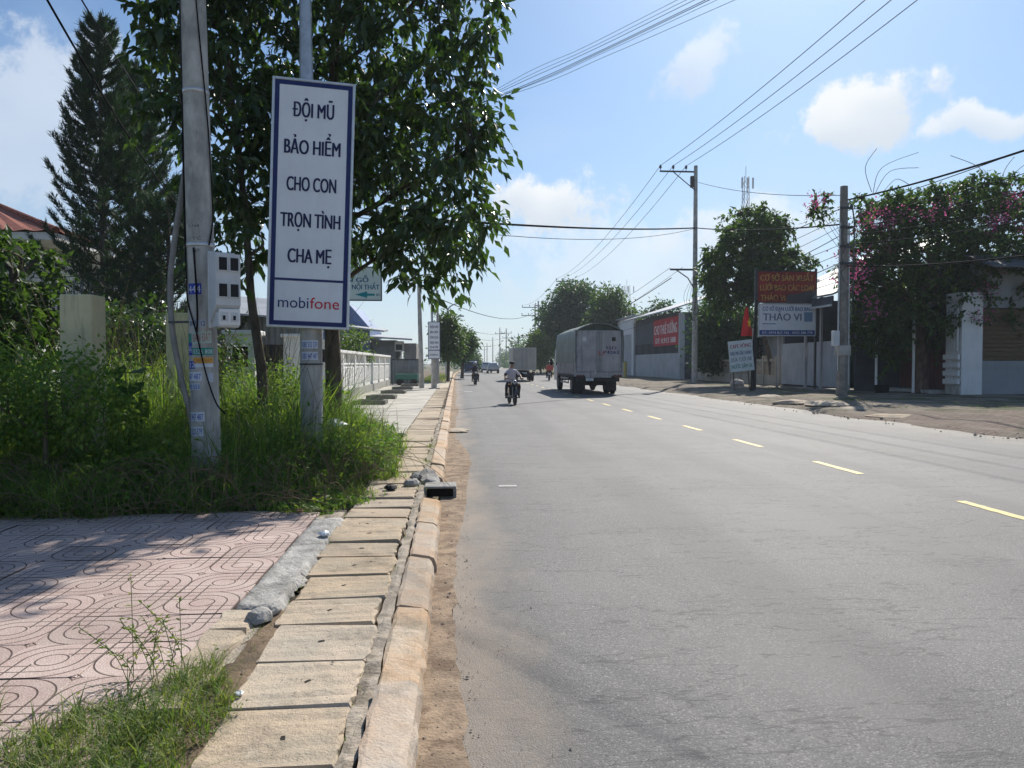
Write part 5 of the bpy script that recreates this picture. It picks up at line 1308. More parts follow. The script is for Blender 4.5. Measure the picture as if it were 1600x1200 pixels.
def covered_truck():
    rl = G(897, 617); Yr = 36.0
    X0 = AT(899, 560, Yr).x; X1 = AT(973, 560, Yr).x; W_ = X1 - X0
    t = thing('covered_truck', 'grey lorry with green tarpaulin hood seen from behind on the right lane', 'truck', ((X0 + X1) / 2, Yr, 0))
    h = W_ / 2; L = 6.6; zf = .98; zd = AT(930, 516, Yr).z; zs = AT(930, 562, Yr).z; za = AT(930, 503, Yr).z
    # load bed: floor, side boards, rear doors
    bx('bed_floor', M['chassis'], t, -h + .02, h - .02, .06, L, zf - .13, zf)
    for s in (-1, 1):
        mb = MB(); xo = s * (h - .03)
        mb.box(min(xo, xo - s * .04), max(xo, xo - s * .04), .07, L, zf, zs)
        for q in range(13): yq = .12 + q * (L - .3) / 12; mb.box(min(xo, xo + s * .035), max(xo, xo + s * .035), yq, yq + .05, zf - .04, zs + .02)
        for q in range(6): zq = zf + .05 + q * (zs - zf - .1) / 5; mb.box(min(xo, xo + s * .02), max(xo, xo + s * .02), .1, L - .05, zq - .02, zq + .025)
        mb.build('side_board', M['truck_grey'], t)
    for s in (-1, 1):
        d = bx('rear_door', M['truck_grey'], t, min(s * .012, s * (h - .06)), max(s * .012, s * (h - .06)), 0, .05, zf + .12, zd, ch=.012)
        for zq in (zf + .7, zf + 1.4): bx('door_rib', M['truck_grey'], d, min(s * .05, s * (h - .1)), max(s * .05, s * (h - .1)), -.012, -.001, zq - .02, zq + .02)
        mb = MB(); mb.cyl((s * .1, -.03, zf + .14), (s * .1, -.03, zd - .04), .016, n=8); mb.box(s * .1 - .05, s * .1 + .05, -.05, -.005, zf + .62, zf + .70); mb.box(s * .1 - .03, s * .1 + .03, -.05, -.005, zd - .12, zd - .06); mb.build('lock_bar', M['rim'], d)
        w = bx('peep_window', M['hole'] if s > 0 else M['lamp_clear'], d, s * h * .62 - .09, s * h * .62 + .09, -.004, .0, zd - .52, zd - .33)
    for s in (-1, 1):
        for q in range(4): bx('hinge', M['rim'], t, s * (h - .085) - .035, s * (h - .085) + .035, -.028, -.004, zf + .3 + q * .52, zf + .38 + q * .52)
    dd = [o for o in t.children if o.name.startswith('rear_door')]
    lettering('lettering', '51D', M['ink'], dd[1], h * .50, -.006, zf + 1.28, .15, .52, .016)
    lettering('lettering', '74262', M['ink'], dd[1], h * .52, -.006, zf + 1.07, .15, .78, .016)
    lettering('lettering', 'U', st_red, dd[1], .10, -.045 - .012, zf + 1.02, .22, .24, .01)  # red chain loop hanging on the door, formed from a letter U
    mb = MB()
    for s in (-1, 1): mb.box(s * h - .035, s * h + .035, -.02, .1, zf - .1, zd + .02)
    mb.box(-h, h, -.015, .07, zf - .06, zf + .1); mb.build('rear_frame', M['truck_grey'], t)
    # tarpaulin arched on hoops
    n = 18; rings = []; rg = random.Random(1)
    def prof(y, grow):
        pts = []
        for i_ in range(n + 1):
            u = i_ / n
            if u < .22: k = u / .22; p = (-h - .02 - .03 * math.sin(k * 3.14), zs - .12 + (zd - zs + .1) * k)
            elif u > .78: k = (1 - u) / .22; p = (h + .02 + .03 * math.sin(k * 3.14), zs - .12 + (zd - zs + .1) * k)
            else: k = (u - .22) / .56; p = (-h + 2 * h * k, zd - .02 + (za - zd) * math.sin(math.pi * k) ** .8)
            sag = .03 * math.sin(y * 4.4) * (1 if .22 < u < .78 else .6)
            pts.append((p[0] + grow * (p[0] / h), y, p[1] - abs(sag) + rg.uniform(-.008, .008)))
        return pts
    for j in range(25): rings.append(prof(-.12 + (L + .1) * j / 24, rg.uniform(-.006, .012)))
    inner = [[(p[0] * .97, p[1], p[2] - .05 if abs(p[0]) < h * .98 else p[2]) for p in r_] for r_ in rings]
    mb = MB(); mb.loft(rings, 0, False, True, False); mb.loft([r_[::-1] for r_ in inner], 0, False, True, False)
    mb.add(rings[0] + inner[0], [(i_, n + 1 + i_, n + 2 + i_, i_ + 1) for i_ in range(n)]); mb.build('tarpaulin', M['tarp'], t)
    g_ = MB()   # gable of tarpaulin between doors and arch, set back
    top = [(p[0] * .97, .35, p[2] - .03) for p in prof(.35, 0)[4:15]]; g_.add(top + [(h * .95, .35, zd - .4), (-h * .95, .35, zd - .4)], [tuple(range(len(top) + 2))]); g_.build('inner_gable', M['tarp'], t)
    # underside
    mb = MB(); mb.box(-.42, -.30, .3, 8.4, .66, .86); mb.box(.30, .42, .3, 8.4, .66, .86); mb.box(-h + .1, h - .1, .25, .4, .62, .8); mb.cyl((-.9, 1.6, .5), (.9, 1.6, .5), .1, n=10); mb.lathe([(.05, -.2), (.2, -.12), (.22, 0), (.2, .12), (.05, .2)], 12, 0, Matrix.Translation((0, 1.6, .5))); mb.box(-.2, .3, 3.0, 4.4, .45, .8); mb.build('chassis', M['chassis'], t)
    bx('tail_panel', M['truck_grey'], t, -h * .58, h * .52, -.01, .04, zf - .16, zf + .06)
    for s in (-1, 1):
        bx('light_housing', M['chassis'], t, min(s * h * .6, s * h * .97), max(s * h * .6, s * h * .97), -.01, .05, zf - .17, zf + .09, ch=.01)
        for q in range(3): bx('tail_light', M['lamp_red'], t, s * h * .68 + s * q * .13 - .05, s * h * .68 + s * q * .13 + .05, -.02, -.011, zf - .12, zf - .02)
        bx('mudflap', M['black'], t, s * .78 - .27, s * .78 + .27, .95, .97, .16, .82)
        mb = MB()
        for zq in (.52, .74): mb.box(s * (h - .06) - .03, s * (h - .06) + .03, 2.7, 5.4, zq - .04, zq + .04)
        for yq in (2.75, 4.0, 5.35): mb.box(s * (h - .08) - .02, s * (h - .08) + .02, yq - .03, yq + .03, .5, .9)
        mb.build('side_guard', M['rim'], t)
    o = bx('number_plate', M['plate'], t, -h * .56, -h * .24, -.035, -.02, .66, .80); lettering('lettering', '51D', M['ink'], o, -h * .4, -.039, .76, .04, .14, .01); lettering('lettering', '742.62', M['ink'], o, -h * .4, -.039, .70, .04, .24, .01)
    for s in (-1, 1):
        for dx_ in (0, .29): wheel(t, s * (.98 - dx_), 1.6, .45, .25)
        wheel(t, s * .95, 6.9, .45, .25)
    # cab
    mb = MB(); cz = [(.55, 0), (.55, 1.7), (1.3, 1.75), (2.25, 1.35), (2.4, .9), (2.4, 0)]
    mb.loft([[(x, L + .25 + y, z) for z, y in cz] for x in (-h * .92, h * .92)]); mb.build('cab', flat('cab_blue', (.08, .14, .3), .35, coat=.5), t)
    bx('windscreen', M['glass_dark'], t, -h * .8, h * .8, L + 1.72, L + 1.76, 1.4, 2.05)
    for s in (-1, 1): bx('side_window', M['glass_dark'], t, s * h * .925 - .005, s * h * .925 + .005, L + .6, L + 1.4, 1.4, 2.1); bx('mirror', M['black'], t, s * (h + .1) - .08, s * (h + .1) + .08, L + 1.7, L + 1.76, 1.4, 1.75, ch=.02)
covered_truck()

def box_truck():
    Yr = 63; X0, X1 = AT(801, 560, Yr).x, AT(838, 560, Yr).x; h = (X1 - X0) / 2
    t = thing('box_truck', 'cream box truck with twin rear doors ahead of the rider', 'truck', ((X0 + X1) / 2, Yr, 0))
    z0, z1 = .95, AT(820, 543, Yr).z
    cream = pmat('cream_box', (.58, .55, .47), .08, 1.5, .55, .03, 20, stain=.2, stain_col=(.35, .3, .24)); dk = pmat('rear_door_paint', (.47, .44, .38), .1, 1.5, .6, .03, 20, stain=.3, stain_col=(.25, .2, .17))
    bx('box_body', cream, t, -h, h, .06, 4.6, z0, z1, ch=.03)
    for s in (-1, 1):
        d = bx('rear_door', dk, t, min(s * .015, s * (h - .07)), max(s * .015, s * (h - .07)), .0, .058, z0 + .1, z1 - .07, ch=.01)
        mb = MB(); mb.cyl((s * .2, -.02, z0 + .1), (s * .2, -.02, z1 - .07), .016, n=6); mb.build('lock_bar', M['rim'], d)
    mb = MB(); mb.box(-h, -h + .07, -.01, .06, z0, z1); mb.box(h - .07, h, -.01, .06, z0, z1); mb.box(-h + .071, h - .071, -.01, .06, z1 - .068, z1 - .002); mb.box(-h + .071, h - .071, -.01, .06, z0 + .002, z0 + .098); mb.build('rear_frame', cream, t)
    mb = MB(); mb.box(-.4, .4, .2, 6.2, .55, .9); mb.cyl((-.7, 1.3, .4), (.7, 1.3, .4), .09, n=8); mb.build('chassis', M['chassis'], t)
    bx('bumper', M['chassis'], t, -h * .9, h * .9, .02, .12, .5, .62); bx('number_plate', M['plate'], t, -.2, .2, -.0, .018, .64, .76)
    for s in (-1, 1):
        bx('tail_light', M['lamp_red'], t, s * h * .75 - .14, s * h * .75 + .14, .0, .05, .68, .8)
        for dx_ in (0, .24): wheel(t, s * (h - .2 - dx_), 1.3, .38, .2)
        wheel(t, s * (h - .18), 5.2, .38, .2)
    mb = MB(); mb.loft([[(x, 4.75 + y, z) for z, y in ((.5, 0), (.5, 1.5), (1.2, 1.55), (2.0, 1.2), (2.15, .8), (2.15, 0))] for x in (-h * .9, h * .9)]); mb.build('cab', flat('cab_white', (.6, .6, .6), .35, coat=.4), t)
    bx('windscreen', M['glass_dark'], t, -h * .78, h * .78, 6.2, 6.24, 1.3, 1.9)
box_truck()

def suv(name, label, px, pybot, Y, col, w=1.85, ht=1.65, facing=1):
    p = AT(px, pybot, Y)
    t = thing(name, label, 'car', (p.x, Y, 0), 0 if facing > 0 else math.pi)
    paint = flat('car_paint_' + name, col, .3, .4, coat=.7); L = 4.4; h = w / 2
    # section outlines (half-width, z) lofted along the length: y, roof height, hood?
    secs = []
    for y, zb, zw, zr, kw in ((0, .55, .85, 1.02, .9), (.12, .42, .95, 1.35, .97), (.45, .36, 1.0, ht - .06, 1), (1.2, .36, 1.02, ht, 1), (2.2, .36, 1.02, ht - .02, 1), (2.9, .36, 1.0, 1.3, 1), (3.4, .36, .98, 1.03, .99), (4.1, .4, .9, .95, .96), (L, .5, .75, .8, .85)):
        k = .76 if zr > 1.2 else .9
        secs.append([(-h * kw, y, zb), (h * kw, y, zb), (h * kw * 1.01, y, zw * .75), (h * kw, y, zw), (h * kw * k, y, zr - .05), (h * kw * k * .85, y, zr), (-h * kw * k * .85, y, zr), (-h * kw * k, y, zr - .05), (-h * kw, y, zw), (-h * kw * 1.01, y, zw * .75)])
    MB().loft(secs, smooth=False).build('body', paint, t)
    mb = MB(); mb.add([(-h * .74, .04 + .03, 1.08), (h * .74, .07, 1.08), (h * .66, .34, ht - .14), (-h * .66, .34, ht - .14)], [(0, 1, 2, 3)]); o = mb.build('rear_window', M['glass_dark'], t); o.location.y = -.035; o.location.z = .01
    mb = MB(); mb.add([(-h * .8, 3.36, 1.06), (h * .8, 3.36, 1.06), (h * .66, 2.5, ht - .16), (-h * .66, 2.5, ht - .16)], [(1, 0, 3, 2)]); o = mb.build('windscreen', M['glass_dark'], t); o.location = (0, .05, .03)
    for s in (-1, 1):
        mb = MB(); mb.add([(s * h * 1.0, .6, 1.06), (s * h * 1.0, 2.9, 1.06), (s * h * .80, 2.3, ht - .13), (s * h * .80, .7, ht - .13)], [(0, 1, 2, 3)]); o = mb.build('side_window', M['glass_dark'], t); o.location.x = s * .012
        bx('tail_light', M['lamp_red'], t, s * h * .78 - .12, s * h * .78 + .12, .02, .12, .82, 1.0, ch=.02); bx('headlight', M['lamp_clear'], t, s * h * .68 - .16, s * h * .68 + .16, L - .12, L - .0, .62, .76, ch=.02)
        bx('mirror', paint, t, s * (h + .09) - .09, s * (h + .09) + .09, 2.75, 2.87, .98, 1.12, ch=.03)
        for yq in (.85, 3.45): wheel(t, s * (h - .12), yq, .34, .22)
    bx('bumper', M['chassis'], t, -h * .9, h * .9, -.05, .1, .38, .6, ch=.03); bx('number_plate', M['plate'], t, -.24, .24, -.065, -.051, .62, .74)
suv('silver_car', 'silver car with dark rear window in the far right lane', 771, 584, 114, (.42, .43, .43))
suv('pale_car', 'pale car driving ahead of the silver car', 761, 582, 124, (.5, .52, .52), 1.8, 1.75)

def blue_truck():
    Y = 93; p = AT(734, 587, Y); t = thing('small_truck', 'dark blue small truck coming towards the camera by the left kerb', 'truck', (p.x, Y, 0), 0)
    blue = flat('truck_blue', (.025, .05, .12), .35, coat=.5); h = .95
    mb = MB(); mb.loft([[(x, y, z) for z, y in ((.42, .0), (.95, -.03), (1.3, .12), (1.72, .42), (1.78, .7), (1.78, 1.5), (.42, 1.5))] for x in (-h, h)]); mb.build('cab', blue, t)
    mb = MB(); mb.add([(-h * .88, .10, 1.24), (h * .88, .10, 1.24), (h * .82, .385, 1.68), (-h * .82, .385, 1.68)], [(0, 1, 2, 3)]); o = mb.build('windscreen', M['glass_dark'], t); o.location.y = -.03
    bx('cargo_bed', blue, t, -h, h, 1.6, 4.4, .6, 1.15); bx('cargo', flat('cargo_sack', (.25, .2, .14), .9), t, -h * .8, h * .85, 1.7, 4.2, 1.152, 1.62, ch=.12)
    bx('bumper', flat('bumper_grey', (.3, .31, .32), .5), t, -h * .98, h * .98, -.1, .02, .36, .56, ch=.03); bx('grille', M['chassis'], t, -h * .5, h * .5, -.045, .0, .66, .86)
    bx('number_plate', M['plate'], t, -.2, .2, -.12, -.101, .42, .52)
    for s in (-1, 1):
        bx('headlight', M['lamp_clear'], t, s * h * .75 - .14, s * h * .75 + .14, -.06, .02, .64, .82, ch=.02); bx('mirror', M['black'], t, s * (h + .14) - .08, s * (h + .14) + .08, .3, .36, 1.2, 1.5, ch=.02)
        for yq in (.7, 3.5): wheel(t, s * (h - .14), yq, .34, .2)
    mb = MB(); mb.box(-.35, .35, .3, 4.2, .4, .62); mb.build('chassis', M['chassis'], t)
blue_truck()

# ------------------------------------------------------------------ motorbikes and riders (front faces -Y)
def motorbike(name, label, loc, rz, body_col, sc=1.0, group=None, rear_box=None):
    t = thing(name, label, 'motorbike', loc, rz, group); t.scale = (sc, sc, sc)
    paint = flat(name + '_paint', body_col, .3, coat=.6); blk = M['black']
    for nm, y in (('front_wheel', -.62), ('rear_wheel', .60)):
        m = MB(); Mx = Matrix.Translation((0, y, .29)) @ Matrix.Rotation(R(90), 4, 'Y')
        prof = [(.235 + .05 * (1 + math.cos(a)) - .0, .045 * math.sin(a)) for a in [2 * math.pi * q / 10 for q in range(11)]]
        m.lathe([(r_ - .045, z_) for r_, z_ in prof], 24, 0, Mx); o = m.build(nm, M['tyre'], t)
        m = MB(); m.lathe([(.0, -.05), (.035, -.05), (.04, 0), (.035, .05), (0, .05)], 10, 0, Mx); m.lathe([(.2, -.02), (.215, -.02), (.215, .02), (.2, .02), (.2, -.02)], 24, 0, Mx)
        for q in range(5): a = 2 * math.pi * q / 5; m.tube([(0, y + math.cos(a) * .03, .29 + math.sin(a) * .03), (0, y + math.cos(a) * .21, .29 + math.sin(a) * .21)], .014, 5)
        m.build('rim', M['rim'], o)
    m = MB()
    for s in (-1, 1): m.tube([(s * .075, -.62, .29), (s * .07, -.50, .66), (s * .05, -.44, .84)], [.022, .022, .024], 8)
    m.build('fork', M['rim'], t)
    m = MB(); m.loft([[(x, -.62 + .315 * math.cos(a), .29 + .315 * math.sin(a)) for a in [R(30 + 14 * q) for q in range(10)]] for x in (-.065, -.04, .04, .065)], 0, False, True, False); m.build('front_fender', paint, t)
    # leg shield and nose
    m = MB(); m.loft([[(-.17, -.38, .42), (.17, -.38, .42), (.15, -.36, .38), (-.15, -.36, .38)], [(-.2, -.46, .62), (.2, -.46, .62), (.18, -.42, .60), (-.18, -.42, .60)], [(-.12, -.56, .80), (.12, -.56, .80), (.13, -.42, .80), (-.13, -.42, .80)], [(-.10, -.52, .98), (.10, -.52, .98), (.10, -.40, .98), (-.10, -.40, .98)]]); m.build('leg_shield', paint, t)
    m = MB(); m.lathe([(0, -.03), (.06, -.025), (.085, 0), (.08, .04), (.04, .08)], 14, 0, Matrix.Translation((0, -.55, .90)) @ Matrix.Rotation(R(80), 4, 'X')); m.build('headlight', M['lamp_clear'], t)
    m = MB(); m.tube(catmull([(-.36, -.36, 1.0), (-.2, -.42, 1.02), (0, -.46, .99), (.2, -.42, 1.02), (.36, -.36, 1.0)], 4), .014, 8); m.build('handlebar', M['steel_dark'], t)
    for s in (-1, 1):
        m = MB(); m.cyl((s * .26, -.4, 1.015), (s * .385, -.355, 1.0), .021, n=8); m.build('grip', blk, t)
        m = MB(); m.tube([(s * .25, -.41, 1.02), (s * .31, -.43, 1.17)], .007, 6); m.box(s * .33 - .06, s * .33 + .06, -.44, -.42, 1.15, 1.24, ch=.015); m.build('mirror', blk, t)
        m = MB(); m.box(s * .20 - .04, s * .20 + .04, -.52, -.45, .78, .84, ch=.015); m.build('turn_signal', flat('amber', (.6, .25, .03), .3), t)
        m = MB(); m.box(s * .2 - .1, s * .2 + .1, -.12, -.07, .25, .29, ch=.01); m.build('foot_peg', blk, t)
    # main body, seat, engine, exhaust
    m = MB(); m.loft([[(-.06, -.36, .55), (.06, -.36, .55), (.06, -.36, .66), (-.06, -.36, .66)], [(-.1, -.05, .40), (.1, -.05, .40), (.11, -.05, .62), (-.11, -.05, .62)], [(-.13, .3, .46), (.13, .3, .46), (.14, .3, .74), (-.14, .3, .74)], [(-.1, .75, .62), (.1, .75, .62), (.1, .75, .78), (-.1, .75, .78)], [(-.05, .92, .72), (.05, .92, .72), (.05, .92, .78), (-.05, .92, .78)]], smooth=False); m.build('body', paint, t)
    m = MB(); m.loft([[(-.06, -.08, .70), (.06, -.08, .70), (.07, -.08, .76), (-.07, -.08, .76)], [(-.13, .1, .74), (.13, .1, .74), (.12, .1, .80), (-.12, .1, .80)], [(-.14, .45, .76), (.14, .45, .76), (.12, .45, .84), (-.12, .45, .84)], [(-.11, .75, .79), (.11, .75, .79), (.1, .75, .85), (-.1, .75, .85)]]); m.build('seat', blk, t)
    m = MB(); m.box(-.13, .13, -.2, .16, .24, .46, ch=.04); m.cyl((0, -.32, .34), (0, -.15, .36), .075, n=12); m.build('engine', M['rim'], t)
    m = MB(); m.tube(catmull([(.08, -.2, .26), (.13, .1, .22), (.16, .4, .30), (.17, .85, .40)], 4), [.02] * 7 + [.045] * 6, 10); m.build('exhaust', M['chrome'], t)
    bx('tail_light', M['lamp_red'], t, -.07, .07, .9, .95, .72, .80, ch=.02); bx('number_plate', M['plate'], t, -.1, .1, .955, .965, .52, .66)
    if rear_box is not None: bx('cargo_box', rear_box, t, -.3, .3, .42, .95, .88, 1.35, ch=.02)
    return t

def rider(label, loc, rz, shirt, trousers, head_mat, cap_kind, sc=1.0, feet_out=.0, cap_col=None):
    J = {}; vs = []; rad = []; ed = []
    def v(n_, p, r_): J[n_] = len(vs); vs.append(p); rad.append(r_)
    def e(a, b): ed.append((J[a], J[b]))
    v('pelvis', (0, .2, .86), (.15, .12)); v('spine', (0, .17, 1.05), (.135, .105)); v('chest', (0, .10, 1.25), (.155, .115)); v('neck0', (0, .06, 1.37), (.075, .075)); v('neck1', (0, .035, 1.44), (.055, .058)); v('jaw', (0, .01, 1.50), (.07, .082)); v('skull', (0, .02, 1.58), (.082, .10)); v('crown', (0, .03, 1.665), (.05, .06))
    for a, b in zip(('pelvis', 'spine', 'chest', 'neck0', 'neck1', 'jaw', 'skull'), ('spine', 'chest', 'neck0', 'neck1', 'jaw', 'skull', 'crown')): e(a, b)
    v('nose', (0, -.092, 1.545), (.012, .016)); e('skull', 'nose')
    for s, S_ in ((-1, 'l'), (1, 'r')):
        v('sh' + S_, (s * .17, .08, 1.31), (.075, .07)); v('el' + S_, (s * .31, -.10, 1.13), (.045, .045)); v('wr' + S_, (s * .325, -.33, 1.025), (.030, .028)); v('palm' + S_, (s * .325, -.385, 1.035), (.036, .022))
        e('chest', 'sh' + S_); e('sh' + S_, 'el' + S_); e('el' + S_, 'wr' + S_); e('wr' + S_, 'palm' + S_)
        for f in range(4):
            x = s * (.29 + .022 * f); ln = (.9, 1, .95, .75)[f]
            v('f%d%s1' % (f, S_), (x, -.385 - .03 * ln, 1.045), (.010, .010)); v('f%d%s2' % (f, S_), (x, -.39 - .032 * ln, 1.0), (.009, .009)); v('f%d%s3' % (f, S_), (x, -.375, .98), (.008, .008))
            e('palm' + S_, 'f%d%s1' % (f, S_)); e('f%d%s1' % (f, S_), 'f%d%s2' % (f, S_)); e('f%d%s2' % (f, S_), 'f%d%s3' % (f, S_))
        v('th' + S_, (s * .285, -.37, 1.0), (.011, .011)); v('th2' + S_, (s * .288, -.395, .985), (.009, .009)); e('wr' + S_, 'th' + S_); e('th' + S_, 'th2' + S_)
        v('hip' + S_, (s * .11, .16, .84), (.105, .10)); v('kn' + S_, (s * (.23 + feet_out), -.22, .74), (.066, .066)); v('an' + S_, (s * (.22 + feet_out), -.06, .36), (.042, .045)); v('toe' + S_, (s * (.24 + feet_out), -.22, .30), (.038, .028)); v('heel' + S_, (s * (.22 + feet_out), -.01, .31), (.034, .03))
        e('pelvis', 'hip' + S_); e('hip' + S_, 'kn' + S_); e('kn' + S_, 'an' + S_); e('an' + S_, 'toe' + S_); e('an' + S_, 'heel' + S_)
    me = bpy.data.meshes.new('skeleton'); me.from_pydata(vs, ed, []); o = bpy.data.objects.new('skeleton', me); COL.objects.link(o)
    sm_ = o.modifiers.new('s', 'SKIN'); o.modifiers.new('ss', 'SUBSURF').levels = 1; sm_.use_smooth_shade = True
    for i_, q in enumerate(o.data.skin_vertices[0].data): q.radius = rad[i_]; q.use_root = (i_ == 0)
    bpy.context.view_layer.update()
    m2 = bpy.data.meshes.new_from_object(o.evaluated_get(bpy.context.evaluated_depsgraph_get())); bpy.data.objects.remove(o)
    skin = M['skin']; m2.materials.clear()
    for m in (shirt, trousers, skin, M['black']): m2.materials.append(m)
    for p in m2.polygons:
        c = p.center; k = 0
        if c.z > 1.41: k = 2
        elif c.z < .335 and abs(c.x) > .14: k = 3
        elif abs(c.x) > .24 and c.z > .93 and c.y < -.02: k = 2 if c.y < (-.10 if cap_kind == 'cap' else -.27) else 0
        elif c.z < .90: k = 1
        p.material_index = k; p.use_smooth = True
    b = bpy.data.objects.new('person', m2); COL.objects.link(b); b.location = loc; b.rotation_euler.z = rz; b.scale = (sc, sc, sc)
    tag(b, label, 'person')
    m = MB(); Mx = Matrix.Translation((0, .025, 1.575))
    if cap_kind == 'cap':
        m.lathe([(.108, .02), (.112, .05), (.1, .09), (.06, .118), (0, .125)], 16, 0, Mx); m.add([(x, y, 1.60) for x, y in ((-.09, -.05), (.09, -.05), (.07, -.16), (0, -.19), (-.07, -.16))], [(0, 1, 2, 3, 4)]); m.build('cap', cap_col or M['black'], b)
    else:
        m.lathe([(.118, -.05), (.132, 0), (.13, .05), (.105, .1), (.06, .128), (0, .135)], 18, 0, Mx); m.add([(x, y, 1.60) for x, y in ((-.11, -.05), (.11, -.05), (.08, -.17), (-.08, -.17))], [(0, 1, 2, 3)]); m.build('helmet', cap_col or head_mat, b)
    m = MB()
    for s in (-1, 1): m.box(s * .033 - .014, s * .033 + .014, -.083, -.076, 1.575, 1.588)
    m.build('eyes', M['black'], b)
    return b
M['skin'] = pmat('skin', (.30, .175, .115), .1, 6, .55, 0, spec=.4)
p = G(803, 634); yb = p.y
motorbike('motorbike', 'dark motorbike ridden towards the camera in mid road', (p.x, yb + .9, 0), R(6), (.03, .03, .035), .93)
rider('rider in pale lilac shirt and dark cap coming towards the camera', (p.x, yb + .9, 0), R(6), pmat('lilac_shirt', (.52, .48, .53), .08, 7, .8, .3, 20), flat('dark_trousers', (.03, .03, .04), .85), M['black'], 'cap', .93, .03)
p = G(743, 602)
motorbike('motorbike', 'black scooter farther back near the left kerb', (p.x, p.y + .8, 0), R(4), (.02, .02, .025), .95)
rider('helmeted rider in dark clothes on the farther scooter', (p.x, p.y + .8, 0), R(4), flat('dark_jacket', (.03, .03, .05), .8), flat('black_trousers', (.02, .02, .025), .85), flat('helmet_grey', (.35, .37, .4), .3), 'helmet', .95)
p = AT(858, 595, 66)
motorbike('motorbike', 'delivery motorbike with red box beside the cream box truck', (p.x, 66, 0), R(176), (.05, .05, .06), 1.0, None, pmat('red_box', (.5, .1, .08), .1, 2, .6, .05, 20))
rider('rider in dark shirt with the red delivery box behind', (p.x, 66, 0), R(176), flat('brown_shirt', (.09, .07, .07), .8), flat('navy_trousers', (.03, .03, .05), .85), flat('helmet_dark', (.06, .06, .07), .3), 'helmet', 1.0)
# ------------------------------------------------------------------ right side: poles
def util_pole(label, px, pybase, Y, ztop, r0, r1, name='electricity_pole', mat=None, seg=14, group=None):
    b = AT(px, pybase, Y); t = thing(name, label, 'utility pole', (b.x, Y, 0), 0, group)
    mb = MB(); mb.tube([(0, 0, -.1), (0, 0, ztop * .5), (0, 0, ztop)], [r0, (r0 + r1) / 2, r1], seg); mb.build('shaft', mat or M['concrete_pole'], t)
    return t
def insulator(parent, x, y, z, s=1.0):
    mb = MB(); mb.lathe([(.02, 0), (.02, .12), (.07, .13), (.075, .17), (.045, .18), (.08, .22), (.085, .26), (.04, .28), (.05, .32), (0, .33)], 10, 0, Matrix.Translation((x, y, z)) @ Matrix.Scale(s, 4)); return mb.build('insulator', M['insul'], parent)
M['insul'] = flat('insulator_brown', (.06, .045, .045), .3)
YA = 52.0; zA = AT(1085, 259, YA).z
pA = util_pole('tall concrete pole with three-insulator side arm on the right verge', 1085, 590, YA, zA, .21, .13)
XA = pA.location.x
armL = XA - AT(1031, 268, YA).x; za_ = AT(1058, 268, YA).z
mb = MB(); mb.box(-armL, .1, -.05, .05, za_ - .05, za_ + .05); mb.tube([(-armL * .63, -.06, za_ - .05), (0, -.08, za_ - 1.35)], .035, 6); mb.build('crossarm', M['steel_dark'], pA)
insA = [AT(q, 262, YA).x - XA for q in (1032, 1052, 1072)]
for x in insA: insulator(pA, x, 0, za_ + .05, 1.2)
zl_ = AT(1070, 421, YA).z; xl_ = AT(1047, 423, YA).x - XA
mb = MB(); mb.box(xl_, .3, -.06, .06, zl_ - .07, zl_ + .05); mb.tube([(xl_ * .8, -.06, zl_), (xl_ * .3, -.06, zl_ - .6), (0, -.1, zl_ - 1.5)], .04, 6); mb.build('lower_crossarm', M['steel_dark'], pA)
mb = MB(); mb.box(-.38, -.15, -.12, .1, za_ - 1.1, za_ - .3, ch=.03); mb.build('cutout', M['insul'], pA)
mb = MB()
for q in range(7): mb.tube(catmull([(-.2 + q * .03, -.2, zl_ - .5), (-.9 + q * .2, -.3, zl_ - 2 - q * .2), (-.15 - .08 * q, -.22, zl_ - 3.6)], 4), .012, 4)
mb.build('drop_cable', M['wire'], pA)
YB = 30.8; zB = AT(1312, 291, YB).z
pB = util_pole('weathered concrete pole with small meter box right of the red shop sign', 1315, 620, YB, zB, .235, .15, mat=pmat('weathered_pole', (.24, .225, .2), .25, 3, .9, .3, 40, stain=.6, stain_col=(.07, .065, .06)))
XB = pB.location.x
mb = MB()
for s, zz0 in ((-.24, 1.2), (.23, .6)): mb.tube([(s, -.1, zz0), (s * .95, -.1, 4), (s * .8, -.1, 7.4)], .03, 6)
mb.build('conduit', M['galv'], pB)
bx('meter_box', M['box_grey'], pB, -.52, -.26, -.3, -.05, AT(1305, 541, YB).z, AT(1305, 517, YB).z, ch=.02)
bx('clamp_box', M['concrete'], pB, -.25, .27, -.25, .2, AT(1315, 556, YB).z, AT(1315, 540, YB).z, ch=.03)
mb = MB()
for q, zq in enumerate((8.0, 7.2, 6.4, 5.7)): mb.box(-.25, .3, -.22, -.16, zq - .05, zq + .05); mb.tube([(-.2 + .1 * q, -.25, zq), (-.25, -.3, zq - .4), (-.1, -.28, zq - .8)], .02, 5)
mb.tube([(.3, -.1, 8.2), (.42, -.1, 7.4), (.4, -.1, 5.2), (.3, -.12, 3.2)], .03, 6); mb.build('cable_bracket', M['steel_dark'], pB)
pF = thing('electricity_pole', 'concrete pole on the right verge beside the camera', 'utility pole', (15.8, -3, 0)); mb = MB(); mb.tube([(0, 0, -.1), (0, 0, 15)], [.21, .13], 14); mb.build('shaft', M['concrete_pole'], pF)
YC = 120; zC = AT(886, 437, YC).z
pC = util_pole('tall pole with T crossarm standing before the spreading tree', 886, 580, YC, zC, .2, .14, group='far electricity poles')
mb = MB(); wC = AT(904, 440, YC).x - AT(869, 440, YC).x; mb.box(-wC / 2, wC / 2, -.06, .06, zC - .35, zC - .22); mb.build('crossarm', M['steel_dark'], pC)
insC = [-wC / 2 + .1, -wC * .22, wC * .25]
for x in insC: insulator(pC, x, 0, zC - .22, 1.3)
